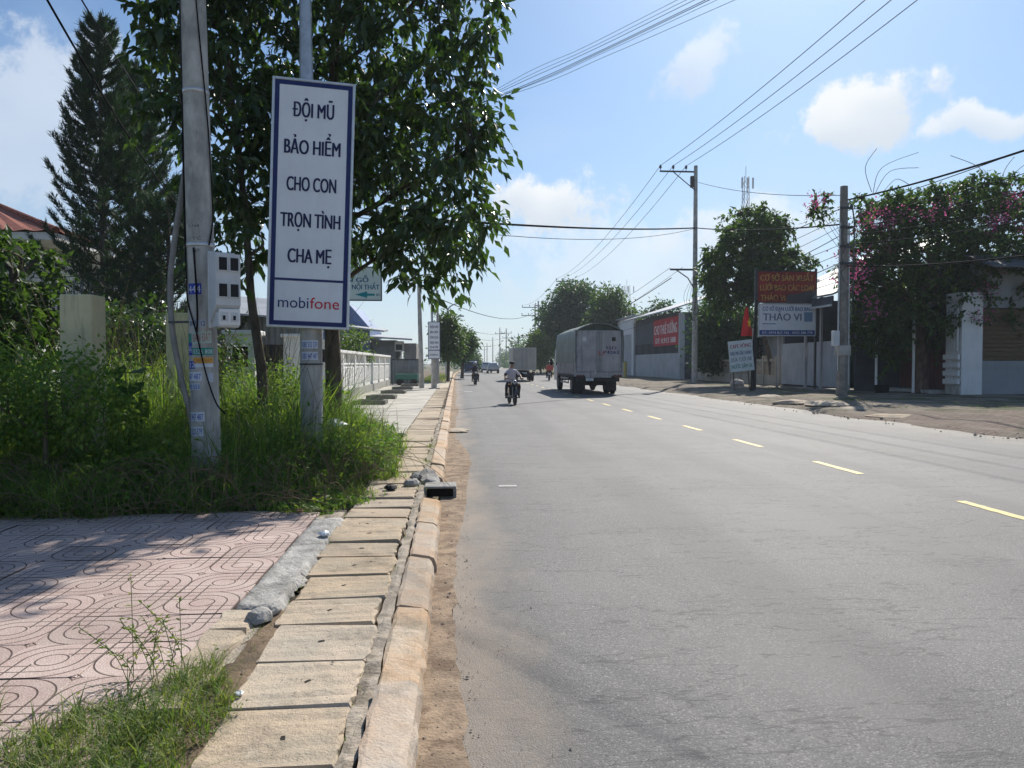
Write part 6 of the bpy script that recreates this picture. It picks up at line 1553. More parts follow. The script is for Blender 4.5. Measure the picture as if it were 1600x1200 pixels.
def far_pole(label, px, pytop, Y, arms, r=.17):
    b = AT(px, 575, Y); t = thing('electricity_pole', label, 'utility pole', (b.x, Y, 0), 0, 'far electricity poles'); zt_ = AT(px, pytop, Y).z
    mb = MB(); mb.tube([(0, 0, -.1), (0, 0, zt_)], [r, r * .7], 8); mb.build('shaft', M['far_concrete'], t)
    for dz_, w, o_ in arms: bx('crossarm', M['steel_dark'], t, -w / 2 + o_, w / 2 + o_, -.07, .07, zt_ - dz_ - .08, zt_ - dz_ + .08); [insulator(t, -w / 2 + o_ + q * w / 2 * .95 + .1, 0, zt_ - dz_ + .08, 1.4) for q in range(3)]
    return t, zt_
pD, zD = far_pole('left one of the paired far poles above the cream box truck', 836, 476, 165, ((.6, 3.4, -1.2), (2.4, 3.0, -1.5)), .19)
far_pole('right one of the paired far poles above the cream box truck', 841, 470, 165.5, ((1.0, 3.2, .9),), .19)
far_pole('far pole with two arms just left of the rider', 781, 512, 250, ((2.0, 3.2, 0),), .2)
far_pole('far pole with cluttered arms right above the rider', 791, 513, 235, ((1.5, 3.4, 0), (3.0, 3.0, .3)), .2)
far_pole('slim far pole between the cars and the rider', 770, 527, 260, (), .18); far_pole('tiny far pole with arm above the silver car', 761, 536, 330, ((1.5, 3.2, 0),), .2); far_pole('tiny far pole left of the other tiny one', 757, 542, 380, ((1.5, 3.2, 0),), .2); far_pole('far pole right of the cluttered pole', 810, 521, 210, ((1.2, 2.4, 0),), .17)
# left side poles, lamps and the second sign
b = AT(659, 604, 43); t = thing('concrete_pole', 'plain concrete pole standing on the far pale footpath', 'utility pole', (b.x, 43, .1)); mb = MB(); zq = AT(655, 434, 43).z; mb.tube([(0, 0, 0), (-.15, 0, zq - .1)], [.15, .10], 12); mb.build('shaft', M['concrete_pole'], t)
YS = 41.5; b = AT(679, 606, YS); t = thing('safety_sign', 'small distant twin of the safety sign on its own post', 'sign', (b.x, YS, .1))
mb = MB(); mb.tube([(0, 0, 0), (0, 0, 2.0)], [.14, .13], 12); mb.box(-.3, .3, -.3, .3, 0, .08); mb.build('post', M['concrete_pole'], t)
w0 = AT(669, 530, YS).x - b.x; w1 = AT(688, 530, YS).x - b.x; q0 = AT(679, 561, YS).z - .1; q1 = AT(679, 503, YS).z - .1
bx('frame', M['sign_navy'], t, w0, w1, -.25, -.13, q0, q1); bx('panel', M['sign_white'], t, w0 + .035, w1 - .035, -.258, -.251, q0 + .035, q1 - .035); bx('divider', M['sign_navy'], t, w0 + .03, w1 - .03, -.262, -.259, q0 + .46, q0 + .5)
for s_, k_ in (('ĐỘI MŨ', .86), ('BẢO HIỂM', .72), ('CHO CON', .58), ('TRỌN TÌNH', .44), ('CHA MẸ', .32)): lettering('lettering', s_, M['sign_text'], t, (w0 + w1) / 2, -.264, q0 + (q1 - q0) * k_, .12, (w1 - w0) * .66, .012)
lettering('lettering', 'mobifone', M['logo_blue'], t, (w0 + w1) / 2, -.264, q0 + .24, .09, (w1 - w0) * .72, .01)
def lamp(label, px, Y, pyarm, pxl, double=False):
    b = AT(px, 590, Y); t = thing('street_lamp', label, 'street lamp', (b.x, Y, .05), 0, 'street lamps down the left side'); za2 = AT(px, pyarm, Y).z; xe = AT(pxl, pyarm, Y).x - b.x
    mb = MB(); mb.tube(catmull([(0, 0, 0), (0, 0, za2 * .5), (0, 0, za2 - .8), (xe * .3, 0, za2 - .15), (xe * .8, 0, za2)], 4), [.09 - .055 * q / 16 for q in range(17)], 8); mb.build('post', M['galv'], t)
    bx('lamp_head', M['steel_dark'], t, xe * .72, xe * 1.08, -.14, .14, za2 - .03, za2 + .1, ch=.04)
lamp('nearest far lamp whose head hangs under the tree fringe', 676, 43.5, 441, 729); lamp('middle far lamp arching over the footpath', 699, 62, 475, 724); lamp('farthest lamp low over the left lane', 697, 80, 495, 723)
mb_l = AT(694, 590, 60); t = thing('concrete_pole', 'thin pole behind the second safety sign', 'utility pole', (AT(684, 590, 52).x, 52, .05)); mb = MB(); mb.tube([(0, 0, 0), (0, 0, AT(684, 455, 52).z)], [.1, .07], 8); mb.build('shaft', M['far_concrete'], t)
# telecom masts
def mast(label, px, pyt, pyb, Y, w):
    c = AT(px, pyb, Y); zt_ = AT(px, pyt, Y).z; t = thing('telecom_mast', label, 'mast', (c.x, Y, 0), 0, 'telecom masts on the skyline'); mb = MB(); z = 0
    for sx in (-1, 1):
        for sy in (-1, 1): mb.tube([(sx * w, sy * w, 0), (sx * w * .55, sy * w * .55, zt_)], .07, 4)
    q = 0
    while z < zt_ - 1.5:
        k0 = 1 - .45 * z / zt_; k1 = 1 - .45 * (z + 1.5) / zt_; s = 1 if q % 2 else -1
        for sy in (-1, 1): mb.tube([(s * w * k0, sy * w * k0, z), (-s * w * k1, sy * w * k1, z + 1.5)], .04, 3, 0, False); mb.tube([(sy * w * k0, s * w * k0, z), (sy * w * k1, -s * w * k1, z + 1.5)], .04, 3, 0, False)
        z += 1.5; q += 1
    mb.build('lattice', M['far_concrete'], t)
    for s in (-1, 0, 1): bx('antenna', M['white_wall'], t, s * w * 1.3 - .15, s * w * 1.3 + .15, -w - .2, -w, zt_ - 2.4, zt_ - .4)
    mb = MB(); mb.tube([(0, 0, zt_ - 1), (0, 0, zt_ + 2)], .05, 5); mb.build('rod', M['far_concrete'], t)
mast('telecom mast rising above the rounded green tree', 1163, 276, 560, 140, .8); mast('left of two faint lattice masts behind the bushy tree', 968, 452, 560, 260, 1.4); mast('right of two faint lattice masts behind the bushy tree', 979, 446, 560, 250, 1.5)

# ------------------------------------------------------------------ right side: buildings
XR = 20.0
M['ribbed_dark'] = pmat('ribbed_dark_sheet', (.09, .10, .115), .15, 2, .6, .05, 20, stain=.2)
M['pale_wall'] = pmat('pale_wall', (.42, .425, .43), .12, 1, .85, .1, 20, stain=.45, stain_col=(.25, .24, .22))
M['beige'] = pmat('beige_wall', (.42, .365, .29), .12, 1.2, .9, .15, 20, stain=.35, stain_col=(.16, .14, .11))
M['shade_wall'] = pmat('shade_toned_white', (.28, .295, .31), .08, 1.2, .85, .1, 20, stain=.25, stain_col=(.24, .23, .22))  # white walls with the tree shade put into their colour as blue-grey
wh = thing('warehouse', 'grey warehouse front with white lower panels behind the covered truck', 'building', (XR, 66, 0))
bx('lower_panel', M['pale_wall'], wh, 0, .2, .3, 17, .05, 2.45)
mb = MB(); ribbed(mb, .3, 17, 2.47, 6.2, .06, .35, .06, 'y'); mb.build('upper_cladding', M['ribbed_dark'], wh)
mb = MB()
for q in range(42): yq = .5 + q * .4; mb.cyl((-.02, yq, 2.46), (-.02, yq, 3.6), .025, n=5)
mb.box(-.05, .01, .3, 17, 3.55, 3.62); mb.build('railing', M['steel_dark'], wh)
slab_roof('roof', M['roof_sheet'], wh, [(-1.2, -1, 6.3), (-1.2, 18, 6.3), (9, 18, 9.5), (9, -1, 9.5)], .12)
bx('body', M['ribbed_dark'], wh, .22, 9, .3, 17, 0, 6.1)
for q, yq in enumerate((-.1, 17.1)): bx('post', M['pale_wall'], wh, -.2, .25, yq - .2, yq + .2, .0, 6.0)
gw = thing('white_gate_wall', 'plain white gate wall with a plain door just right of the covered truck', 'wall', (XR, 83.8, 0))
bx('wall', M['white_wall'], gw, 0, .25, 0, 9, .0, AT(985, 497, 86).z); bx('coping', M['roof_sheet'], gw, -.3, .5, -.1, 9.1, AT(985, 497, 86).z + .003, AT(985, 497, 86).z + .2)
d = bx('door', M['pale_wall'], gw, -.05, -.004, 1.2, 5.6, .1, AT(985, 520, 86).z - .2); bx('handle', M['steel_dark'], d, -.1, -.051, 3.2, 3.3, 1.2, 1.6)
yb_ = thing('yellow_bollard', 'short yellow post at the corner of the white gate wall', 'bollard', tuple(AT(976, 588, 74)[:2]) + (.0,)); mb = MB(); mb.tube([(0, 0, 0), (0, 0, 1.7)], .22, 12); mb.build('post', flat('dull_yellow', (.5, .45, .12), .7), yb_); bx('base', M['concrete'], yb_, -.35, .35, -.35, .35, 0, .12)
# red banner
ba = AT(1064, 497, 66.5); bn = thing('rental_banner', 'red banner with white lettering hung on the warehouse cladding', 'banner', (XR - .12, 66.2, 0))
zt_, zb_ = AT(1045, 497, 70).z, AT(1045, 540, 70).z; byl = 20 / (XR) and (AT(1025, 520, 74).y - 66.2)
bL = XR * FPX / (1025 - 712) - 66.2 - .6
bx('cloth', pmat('banner_red', (.45, .05, .06), .12, 1, .8, .1, 10), bn, -.03, 0, .2, bL, zb_, zt_); wt_ = flat('banner_white', (.72, .68, .66), .7)
lettering('lettering', 'CHO THUÊ XƯỞNG', wt_, bn, bL / 2 + .1, -.034, zb_ + (zt_ - zb_) * .62, (zt_ - zb_) * .36, bL * .9, .014, axis='x'); lettering('lettering', 'ĐT: 0.913 388', wt_, bn, bL / 2 + .1, -.034, zb_ + (zt_ - zb_) * .2, (zt_ - zb_) * .2, bL * .8, .012, axis='x')
# low beige wall with pierced blocks
lw = thing('garden_wall', 'low beige garden wall with pierced block band under the trees', 'wall', (XR, 45.8, 0))
bx('base', M['beige'], lw, 0, .2, 0, 16, 0, .78); bx('top_rail', M['beige'], lw, -.02, .22, 0, 16, 1.62, 1.8)
for q in range(9): bx('pier', M['beige'], lw, -.06, .26, q * 1.97, q * 1.97 + .22, .0, 2.0, ch=.01)
for q in range(8):
    mb = MB(); y0 = q * 1.97 + .23
    for w in range(5):
        yq = y0 + w * .345; mb.box(.05, .15, yq, yq + .05, .782, 1.618); mb.box(.06, .14, yq + .051, yq + .344, 1.17, 1.23)
        mb.lathe([(.09, -.04), (.13, -.04), (.13, .04), (.09, .04), (.09, -.04)], 10, 0, Matrix.Translation((.1, yq + .2, .98)) @ Matrix.Rotation(R(90), 4, 'Y')); mb.lathe([(.09, -.04), (.13, -.04), (.13, .04), (.09, .04), (.09, -.04)], 10, 0, Matrix.Translation((.1, yq + .2, 1.42)) @ Matrix.Rotation(R(90), 4, 'Y'))
    mb.build('pierced_block', M['beige'], lw)
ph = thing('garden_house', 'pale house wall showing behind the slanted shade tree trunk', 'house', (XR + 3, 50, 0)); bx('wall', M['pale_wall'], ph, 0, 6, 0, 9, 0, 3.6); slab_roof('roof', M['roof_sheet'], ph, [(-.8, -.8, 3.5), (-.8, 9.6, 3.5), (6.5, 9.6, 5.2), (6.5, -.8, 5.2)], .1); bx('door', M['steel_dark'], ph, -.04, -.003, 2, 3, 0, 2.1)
# net shop with counters
sp = thing('net_shop', 'dark open-fronted shop with white counters and grey sheet roof', 'shop', (XR, 37.0, 0))
bx('back_wall', M['ribbed_dark'], sp, 4.8, 5, 0, 8.6, 0, 5.4); bx('side_wall', M['ribbed_dark'], sp, .3, 4.79, 8.4, 8.6, 0, 5.4); bx('side_wall', M['ribbed_dark'], sp, .3, 4.79, 0, .2, 0, 5.4); bx('floor', M['concrete'], sp, -.6, 4.79, .21, 8.39, .0, .14)
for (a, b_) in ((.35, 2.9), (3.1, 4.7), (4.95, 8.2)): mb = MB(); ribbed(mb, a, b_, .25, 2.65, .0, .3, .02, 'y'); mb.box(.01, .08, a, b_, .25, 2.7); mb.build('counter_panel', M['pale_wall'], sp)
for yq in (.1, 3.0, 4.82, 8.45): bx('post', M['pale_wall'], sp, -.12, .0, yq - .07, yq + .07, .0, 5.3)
slab_roof('roof', M['roof_sheet'], sp, [(-1.3, -.6, 5.0), (-1.3, 9.2, 5.0), (6, 9.2, 8.4), (6, -.6, 8.4)], .1)
bx('fascia', M['ribbed_dark'], sp, -1.3, -1.22, -.6, 9.2, 4.45, 4.88); bx('gutter_edge', M['white_wall'], sp, -1.36, -1.305, -.6, 9.2, 4.36, 4.46)
for q in range(4): bx('net_bale', flat('net_bale_%d' % q, ((.05, .07, .16), (.1, .1, .1), (.05, .12, .1), (.16, .15, .13))[q], .9), sp, 2.2, 3.6, .8 + q * 1.8, 2.1 + q * 1.8, .142, 2.3 + .3 * (q % 2), ch=.15)
# red-brown shutter front behind the bougainvillea
rs_ = thing('shuttered_house', 'house front with maroon shutter panels behind the bougainvillea trunk', 'house', (22.6, 32.6, 0))
maroon = pmat('maroon_panel', (.13, .04, .04), .2, 1.4, .6, .05, 20)
for (a, b_) in ((.1, 1.5), (1.6, 3.0), (3.1, 4.4)): bx('shutter', maroon, rs_, 0, .1, a, b_, .35, 2.3); 
mb = MB()
for q in range(36): yq = .15 + q * .12; mb.cyl((.02, yq, 2.32), (.02, yq, 3.9), .016, n=5)
mb.build('grille', M['steel_dark'], rs_)
bx('wall', M['ribbed_dark'], rs_, .12, 7, -.0, 4.4, 0, 6.2); bx('step', M['concrete'], rs_, -1.2, -.01, 0, 4.4, 0, .3); slab_roof('awning', M['ribbed_dark'], rs_, [(-1.6, -.2, 4.0), (-1.6, 4.5, 4.0), (.3, 4.5, 4.7), (.3, -.2, 4.7)], .08)
for px in (1369, 1427):
    q = AT(px, 590, 34.5 if px < 1400 else 33.2); t = thing('steel_post', ('slim white post left of the bougainvillea trunk with a black tub at its foot' if px < 1400 else 'slim white post beside the bougainvillea trunk'), 'post', (q.x, q.y, .05)); mb = MB(); mb.tube([(0, 0, 0), (0, 0, 5.2)], .06, 10); mb.build('shaft', M['white_paint'], t); bx('foot', M['concrete'], t, -.15, .15, -.15, .15, 0, .06)
q = AT(1378, 602, 33.4); t = thing('black_tub', 'black plastic tub at the foot of the slim post', 'tub', (q.x, q.y, .06)); mb = MB(); mb.lathe([(0, .01), (.28, .01), (.33, .42), (.35, .42), (.35, .45), (.31, .45), (.27, .04), (0, .04)], 18); mb.build('shell', M['black'], t)
# white gateway with fluted pillar, timber panel wall
gw2 = thing('white_gateway', 'white gateway pillar with fluted face and banded base at far right', 'pillar', (22.0, 31.4, 0))
bx('return_wall', M['white_wall'], gw2, .0, .95, .0, .5, .05, 4.6); bx('plinth', M['concrete'], gw2, -.08, -.003, .02, .98, 0, .55)
bx('shaft', M['white_wall'], gw2, -.06, -.003, .501, 1.0, .55, 4.6)
for q in range(5): bx('flute', M['white_wall'], gw2, -.13, -.062, .12 + q * .17, .20 + q * .17, 2.05, 4.6)
for q in range(4): bx('band', M['white_wall'], gw2, -.18, -.062, -.02, 1.04, .58 + q * .36, .82 + q * .36, ch=.03)
tw = thing('timber_wall', 'brown timber panelled wall on a white base at the right edge', 'wall', (22.97, 31.6, 0))
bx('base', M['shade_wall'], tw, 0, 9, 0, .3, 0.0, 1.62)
brown = pmat('timber_panel', (.11, .075, .04), .3, 3, .7, .2, 20, stretch=(1, 1, 6))
for q in range(12): bx('board', brown, tw, .02, 9, .05, .25, 1.64 + q * .19, 1.815 + q * .19)
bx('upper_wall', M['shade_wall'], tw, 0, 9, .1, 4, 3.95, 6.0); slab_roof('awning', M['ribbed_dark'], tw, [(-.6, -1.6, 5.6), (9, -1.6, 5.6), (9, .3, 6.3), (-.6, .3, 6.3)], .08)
# signs on posts
YG = 38.6
def flat_sign(label, px0, px1, py0, py1, Y, col, name='shop_sign', tilt=0.0, post=True):
    a, b_ = AT(px0, py1, Y), AT(px1, py0, Y); t = thing(name, label, 'sign', (a.x, Y, 0)); W_ = b_.x - a.x
    bx('panel', col, t, 0, W_, 0, .05, a.z, b_.z); mb = MB()
    for q in ((-.04, 0, a.z - .04, b_.z + .04), (W_, W_ + .04, a.z - .04, b_.z + .04), (0, W_, b_.z, b_.z + .04), (0, W_, a.z - .04, a.z)): mb.box(q[0], q[1], -.02, .07, q[2], q[3])
    mb.build('frame', M['steel_dark'] if name != 'net_sign' else M['alu'], t)
    return t, W_, a.z, b_.z
red_s = pmat('faded_red_board', (.30, .035, .03), .25, 1.5, .7, .1, 15); gold = flat('faded_gold', (.55, .33, .08), .6)
t, W_, z0, z1 = flat_sign('faded red shop sign with gold lettering, upper one of the pair', 1184, 1275, 425, 472, YG, red_s)
for s_, k_, wd, xo in (('CƠ SỞ SẢN XUẤT', .80, .92, .5), ('LƯỚI BAO CÁC LOẠI', .48, .92, .5), ('THẢO VI', .15, .42, .26)): lettering('lettering', s_, gold, t, W_ * xo, -.004, z0 + (z1 - z0) * k_, (z1 - z0) * .20, W_ * wd, .012)
mb = MB()
for x in (-.06, W_ + .06): mb.box(x - .05, x + .05, .08, .18, 0, z1 + .2)
mb.build('post', M['steel_dark'], t)
cl_ = MB(); cl_.add([(W_ * .12, -.03, z0 + .02), (W_ * .5, -.05, z0 + .55), (W_ * 1.0, -.03, z0 + .78), (W_ * 1.0, -.03, z0 + .02), (W_ * .55, -.045, z0 + .02)], [(0, 1, 4), (1, 2, 3, 4)])
grey_c = flat('torn_grey_cloth', (.10, .10, .11), .9)
cl2 = MB(); cl2.add([(W_ * .48, -.03, z0 + .0), (W_ * .5, -.05, z0 + .38), (W_ * 1.0, -.03, z0 + .62), (W_ * 1.0, -.03, z0 + .0)], [(0, 3, 2, 1)]); cl2.build('torn_cover', grey_c, t)
t, W_, z0, z1 = flat_sign('white and blue net-weaving shop sign, lower one of the pair', 1186, 1274, 476, 524, YG - .02, M['sign_white'], 'net_sign')
blu = flat('sign_blue', (.03, .09, .30), .5); gry = flat('sign_grey_letters', (.16, .19, .27), .5)
bx('blue_band', blu, t, .02, W_ - .02, -.006, -.001, z0 + .02, z0 + (z1 - z0) * .17)
for s_, k_, cp_, wd, m_, xo in (('CƠ SỞ ĐAN LƯỚI BAO BAO', .86, .13, .88, blu, .5), ('THẢO VI', .60, .24, .68, gry, .41), ('ĐT: 0974 827 742 - 0933 388 779', .09, .08, .9, M['sign_white'], .5)): lettering('lettering', s_, m_, t, W_ * xo, -.01, z0 + (z1 - z0) * k_, (z1 - z0) * cp_, W_ * wd, .01)
mb = MB(); mb.box(W_ * .8, W_ * .95, -.006, -.001, z0 + (z1 - z0) * .45, z0 + (z1 - z0) * .75); mb.box(W_ * .06, W_ * .3, -.006, -.001, z0 + (z1 - z0) * .36, z0 + (z1 - z0) * .39); mb.build('picture', flat('sign_pale_blue', (.2, .32, .48), .5), t)
# cafe board, black post, flag
YK = 36.5
bp = AT(1175, 610, YK); t = thing('black_post', 'leaning black post carrying the red flag', 'post', (bp.x, YK, .03)); tp_ = AT(1182, 470, YK); mb = MB(); mb.tube([(0, 0, 0), (tp_.x - bp.x, 0, tp_.z)], [.11, .06], 10); mb.build('shaft', M['black'], t); mb = MB(); mb.tube([(.02, .14, 0), (.1, .1, tp_.z * .7)], .05, 8); mb.build('stay', M['galv'], t)
c0 = AT(1158, 556, YK - .2); t = thing('cafe_board', 'tilted white hand-lettered cafe board leaning by the black post', 'sign', (c0.x, YK - .22, c0.z)); t.rotation_euler = (0, R(-6), 0)
w_ = 19.5 / FPX * YK; h_ = 24.5 / FPX * YK
bx('panel', flat('cafe_board_white', (.60, .66, .66), .6), t, -w_, w_, 0, .04, -h_, h_); crm = flat('cafe_red', (.35, .06, .10), .6); cbl = flat('cafe_navy', (.04, .08, .22), .6); cgr = flat('cafe_green', (.05, .22, .18), .6)
for s_, k_, m_ in (('CAFE VÕNG', .66, crm), ('RAU MÁ ĐẬU XANH', .2, cbl), ('DỪA TƯƠI 10K', -.22, gry), ('NƯỚC SÂM 5K', -.66, cgr)): lettering('lettering', s_, m_, t, 0, -.005, h_ * k_, .19, w_ * 1.75, .012)
mb = MB(); mb.tube([(-w_ * .6, .08, h_), (-w_ * .7, .3, -c0.z * 1.0)], .03, 6); mb.tube([(w_ * .6, .08, h_), (w_ * .6, .3, -c0.z)], .03, 6); mb.build('leg', M['twig'], t)
f0 = AT(1166, 480, YK - .1)
fl_ = thing('flag', 'red flag with yellow star drooping from the black post', 'flag', (f0.x, YK - .1, f0.z)); fh = (AT(1166, 480, YK).z - AT(1166, 525, YK).z); k_ = YK / FPX
n = 8; vs = []
for j in range(n + 1):
    v_ = j / n; xl2 = (-1 - 6 * v_ ** .7) * k_; xr2 = (3 + 8.5 * v_) * k_
    for i_ in range(7): u = i_ / 6; vs.append((xl2 + (xr2 - xl2) * u, .10 * math.sin(u * 7 + v_ * 2) * (.3 + v_), -fh * v_ * (1 if u < .9 else .98)))
mb = MB(); mb.add(vs, [(j * 7 + i_, j * 7 + i_ + 1, (j + 1) * 7 + i_ + 1, (j + 1) * 7 + i_) for j in range(n) for i_ in range(6)], 0, True); mb.build('cloth', M['red'], fl_)
st = [((.20 if q % 2 == 0 else .085) * math.sin(q * math.pi / 5), (.26 if q % 2 == 0 else .11) * math.cos(q * math.pi / 5)) for q in range(10)]; mb = MB(); mb.add([(.10 + x * .55, -.16, -fh * .55 + y) for x, y in st] + [(.10, -.16, -fh * .55)], [(q, (q + 1) % 10, 10) for q in range(10)]); mb.build('star', M['yellow'], fl_)
mb = MB(); tp2 = AT(1181, 470, YK - .1) - f0; mb.tube([(tp2.x + .02, .05, tp2.z + .1), (-.02, 0, .02)], .012, 5); mb.build('flag_cord', M['wire'], fl_)
yl_ = AT(1164, 468, 38); 
# rubble and rock on the verge
p = G(1152, 606, .05); rock('boulder', 'dark round boulder at the foot of the leaning black post', (p.x, p.y, .02), (.5, .42, .55), M['rough_concrete'], 21)
for k_, (px, py, sx, sy, sz) in enumerate(((1130, 612, 1.2, .6, .16), (1205, 622, 1.8, .8, .2), (1240, 632, 1.3, .7, .22), (1290, 636, 1.4, .9, .26), (1335, 642, 1.2, .8, .18), (1395, 652, 1.2, .6, .14))):
    p = G(px, py, .05); rock('paving_slab', ['broken pale paving slab nearest the boulder', 'long broken paving slab under the cafe board', 'tilted broken slab below the white shop sign', 'pale broken slab just left of the weathered pole', 'pale broken slab right of the weathered pole', 'low broken slab left of the bougainvillea shade'][k_], (p.x, p.y, .0), (sx * .6, sy * .7, sz), M['slab'], 30 + k_, 'rubble', group='broken paving on the right verge')
# litter by the weeds
def crumple(name, label, px, py, s, mat, seed, z=.13):
    p = G(px, py, z); rg_ = random.Random(seed); n1, n2 = 7, 10; rings = []
    for j in range(n1):
        ph_ = math.pi * j / (n1 - 1); rings.append([(math.sin(ph_) * math.cos(2 * math.pi * q / n2) * s * rg_.uniform(.6, 1.15), math.sin(ph_) * math.sin(2 * math.pi * q / n2) * s * rg_.uniform(.6, 1.1), s * .7 * (1 - math.cos(ph_)) * .6 * rg_.uniform(.8, 1.15)) for q in range(n2)])
    o = MB().loft(rings).build(name, mat, None, (p.x, p.y, z)); return tag(o, label, 'litter')
bag = flat('white_plastic', (.7, .73, .75), .35)
q = crumple('plastic_bag', 'crumpled white plastic bag at the foot of the dark trunk', 522, 668, .19, bag, 1, .3); q.location = (AT(522, 664, 11.2).x, 11.2, AT(522, 672, 11.2).z); 
crumple('plastic_scrap', 'white plastic scrap at the right edge of the weeds', 610, 706, .09, bag, 2); crumple('black_rag', 'black rag at the weed edge near the slabs', 610, 766, .08, M['black'], 3); crumple('paper_scrap', 'crumpled silver paper on the slab beside the corner grass', 373, 1086, .022, bag, 4, .128); crumple('paper_scrap', 'white paper scrap on the grey concrete edging', 507, 838, .05, bag, 5, .145); crumple('leaf_litter', 'dry orange leaf lying where tiles meet the weeds', 468, 800, .04, flat('dry_leaf', (.42, .24, .12), .8), 6, .145)

# ------------------------------------------------------------------ overhead wires
def wire(label, a, b_, sag, r=.012, mat=None, group=None, n=22, name='overhead_wire'):
    a = Vector(a); b_ = Vector(b_); pts = [a.lerp(b_, q / n) - Vector((0, 0, sag * 4 * (q / n) * (1 - q / n))) for q in range(n + 1)]
    o = MB().tube(pts, r, 5).build(name, mat or M['wire_grey'], None); return tag(o, label, 'wire', group)
zi = za_ + .4
for k_, x in enumerate(insA):
    nm = ('left', 'middle', 'right')[k_]
    wire('%s of three power lines running from the tall pole over the camera' % nm, (XA + x, YA, zi), (XA + x + .1, -8, zi + .1), 1.15, .017, group='high power lines')
    wire('%s of three power lines from the tall pole to the T pole' % nm, (XA + x, YA, zi), (pC.location.x + insC[k_], YC, zC + .15), 1.3, .018, group='high power lines')
    wire('%s of three power lines from the T pole to the paired poles' % nm, (pC.location.x + insC[k_], YC, zC + .15), (pD.location.x - 2.3 + k_ * 1.5, 165, zD - .1), .9, .022, group='high power lines')
# bundle crossing the road overhead, from the slim pole behind the tree
cpx = Vector((Bp.x, Yb, 0))
tops = ((1058, 1), (1072, 1), (1085, 1.3), (1102, 1.6), (1108, 1.6), (1120, 1.0), (1148, 1.1)); lows = ((800, 126), (800, 131), (800, 135), (800, 141), (800, 143), (802, 143), (803, 146))
for k_, ((xt, wr), (xl2, yl2)) in enumerate(zip(tops, lows)):
    Pa = AT(xl2, yl2, 15.2); Pb = AT(xt, 0, 11.3); d_ = Pb - Pa
    a = Pa - d_ * 1.25; a.z = 7.05 + .05 * k_; e_ = Pb + d_ * 3.6; e_.z += .5
    pts = catmull([a, Pa, Pa.lerp(Pb, .5) - Vector((0, 0, .03)), Pb, Pb + d_ * 1.5 + Vector((0, 0, .1)), e_], 8)
    o = MB().tube(pts, .0036 * wr, 5).build('overhead_wire', M['wire']); tag(o, ['topmost', 'second', 'third', 'fourth', 'fifth', 'sixth', 'lowest'][k_] + ' wire of the bundle crossing the top of the picture', 'wire', 'bundle of wires over the road')
wire('thick twisted cable crossing the road at mid height to the tall pole', (cpx.x, cpx.y, 5.75), (XA, YA, AT(1085, 356, YA).z), .25, .045, M['wire'])
wire('thin wire sagging just below the twisted cable', (cpx.x, cpx.y, 5.7), (XA, YA, AT(1085, 357, YA).z), .75, .014)
wire('twisted cable from the tall pole to the weathered pole', (XA, YA, AT(1085, 356, YA).z), (XB, YB, AT(1312, 350, YB).z), .2, .035, M['wire'])
wire('thin wire from the top of the tall pole to the weathered pole', (XA + .2, YA, AT(1092, 285, YA).z), (XB, YB, AT(1312, 305, YB).z), .3, .016)
zsB = (8.35, 7.9, 7.55, 7.2, 6.9, 6.5, 5.6); 
for k_, zq in enumerate(zsB): wire(['thick topmost cable', 'second wire', 'third wire', 'fourth wire', 'fifth wire', 'sixth wire', 'low sagging cable'][k_] + ' from the weathered pole to the right picture edge', (XB + .1, YB - .1, zq), (15.8 + .1 * k_, -3, zq + (.1, .7, .5, .2, .4, .1, .3)[k_]), (.95, .6, .9, 1.0, 1.2, 1.1, 1.3)[k_], (.035, .014, .013, .016, .013, .018, .03)[k_], M['wire'], 'wires from the weathered pole')
for k_ in range(9): wire(['first', 'second', 'third', 'fourth', 'fifth', 'sixth', 'seventh', 'eighth', 'ninth'][k_] + ' from the top of the tangled wires between the two right poles', (XB - .15, YB + .1, 8.0 - .38 * k_), (XA - .1, YA - .1, 8.3 - .42 * k_), .25 + .12 * (k_ % 4), .012 + .006 * (k_ % 3 == 0), M['wire'], 'tangled wires between the right poles')
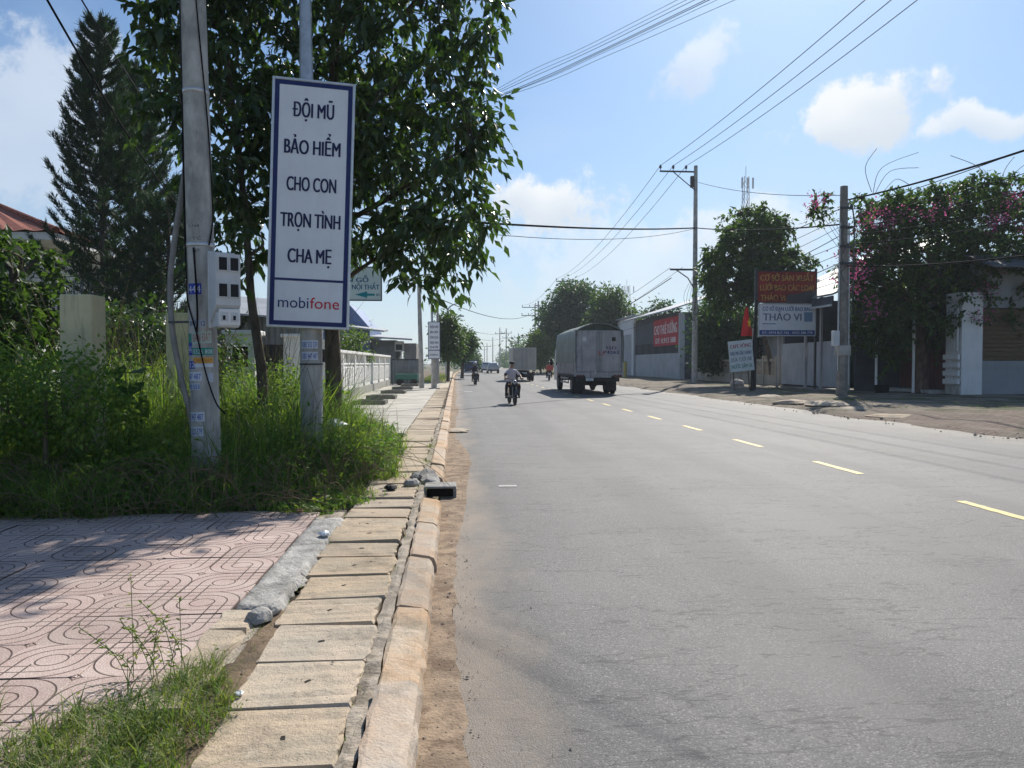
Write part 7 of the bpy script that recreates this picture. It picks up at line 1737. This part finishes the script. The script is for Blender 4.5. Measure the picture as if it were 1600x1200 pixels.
for k_, (x, zq, sg) in enumerate(((xl_, zl_ + .1, .5), (xl_ * .95, zl_ - .6, .7), (xl_ * .9, zl_ - 2.2, .8), (-.3, zl_ - 2.6, .9), (xl_ * .5, zl_ + .15, .6))): wire(['uppermost', 'thick second', 'third', 'fourth', 'slack fifth'][k_] + ' cable leaving the tall pole towards the far poles', (XA + x, YA, zq), (pC.location.x - .5, YC, 6.8 - .35 * k_), sg, .03 if k_ == 1 else .015, M['wire'], 'low cables down the right side')
wire('sagging cable crossing the road far away', tuple(AT(690, 468, 62)), (pD.location.x, 165, zD - 1.5), 1.6, .035)
for k_ in range(3): wire(['upper', 'middle', 'lower'][k_] + ' faint wire crossing above the oncoming blue truck', tuple(AT(700, 505 + 14 * k_, 80)), tuple(AT(785, 520 + 8 * k_, 245)), .8, .03, None, 'faint wires far away')
wire('black cable slanting down from the top left corner', AT(40, -60, 8.5), AT(300, 345, 20), .25, .014, M['wire']); wire('thin second cable slanting down past the pine tip', AT(110, -30, 9), AT(300, 250, 22), .2, .010)
for k_, (y1, y2) in enumerate(((378, 425), (384, 436), (398, 452), (402, 466), (424, 470), (418, 482))): wire(['first', 'second', 'third', 'fourth', 'fifth', 'sixth'][k_] + ' from the top of the slack wires between pole and villa', AT(300, y1, 8.4), AT(-40, y2 - 15, 16), .35, .005, None, 'slack wires to the villa')
# ------------------------------------------------------------------ haze: thin even air round the whole scene
hz = MB().box(-420, 420, -40, 760, -1.1, 34).build('haze', bpy.data.materials.new('haze_air'))
hm = hz.data.materials[0]; hm.use_nodes = True; ht = NT(hm.node_tree)
for n in list(ht.n): ht.n.remove(n)
ho = ht.new('ShaderNodeOutputMaterial'); hv = ht.new('ShaderNodeVolumePrincipled')
hv.inputs['Color'].default_value = (.80, .88, .96, 1); hv.inputs['Density'].default_value = .00042; hv.inputs['Anisotropy'].default_value = .2
ht.l.new(hv.outputs[0], ho.inputs['Volume'])
tag(hz, 'thin pale haze filling the air over the street', 'haze', kind='stuff')
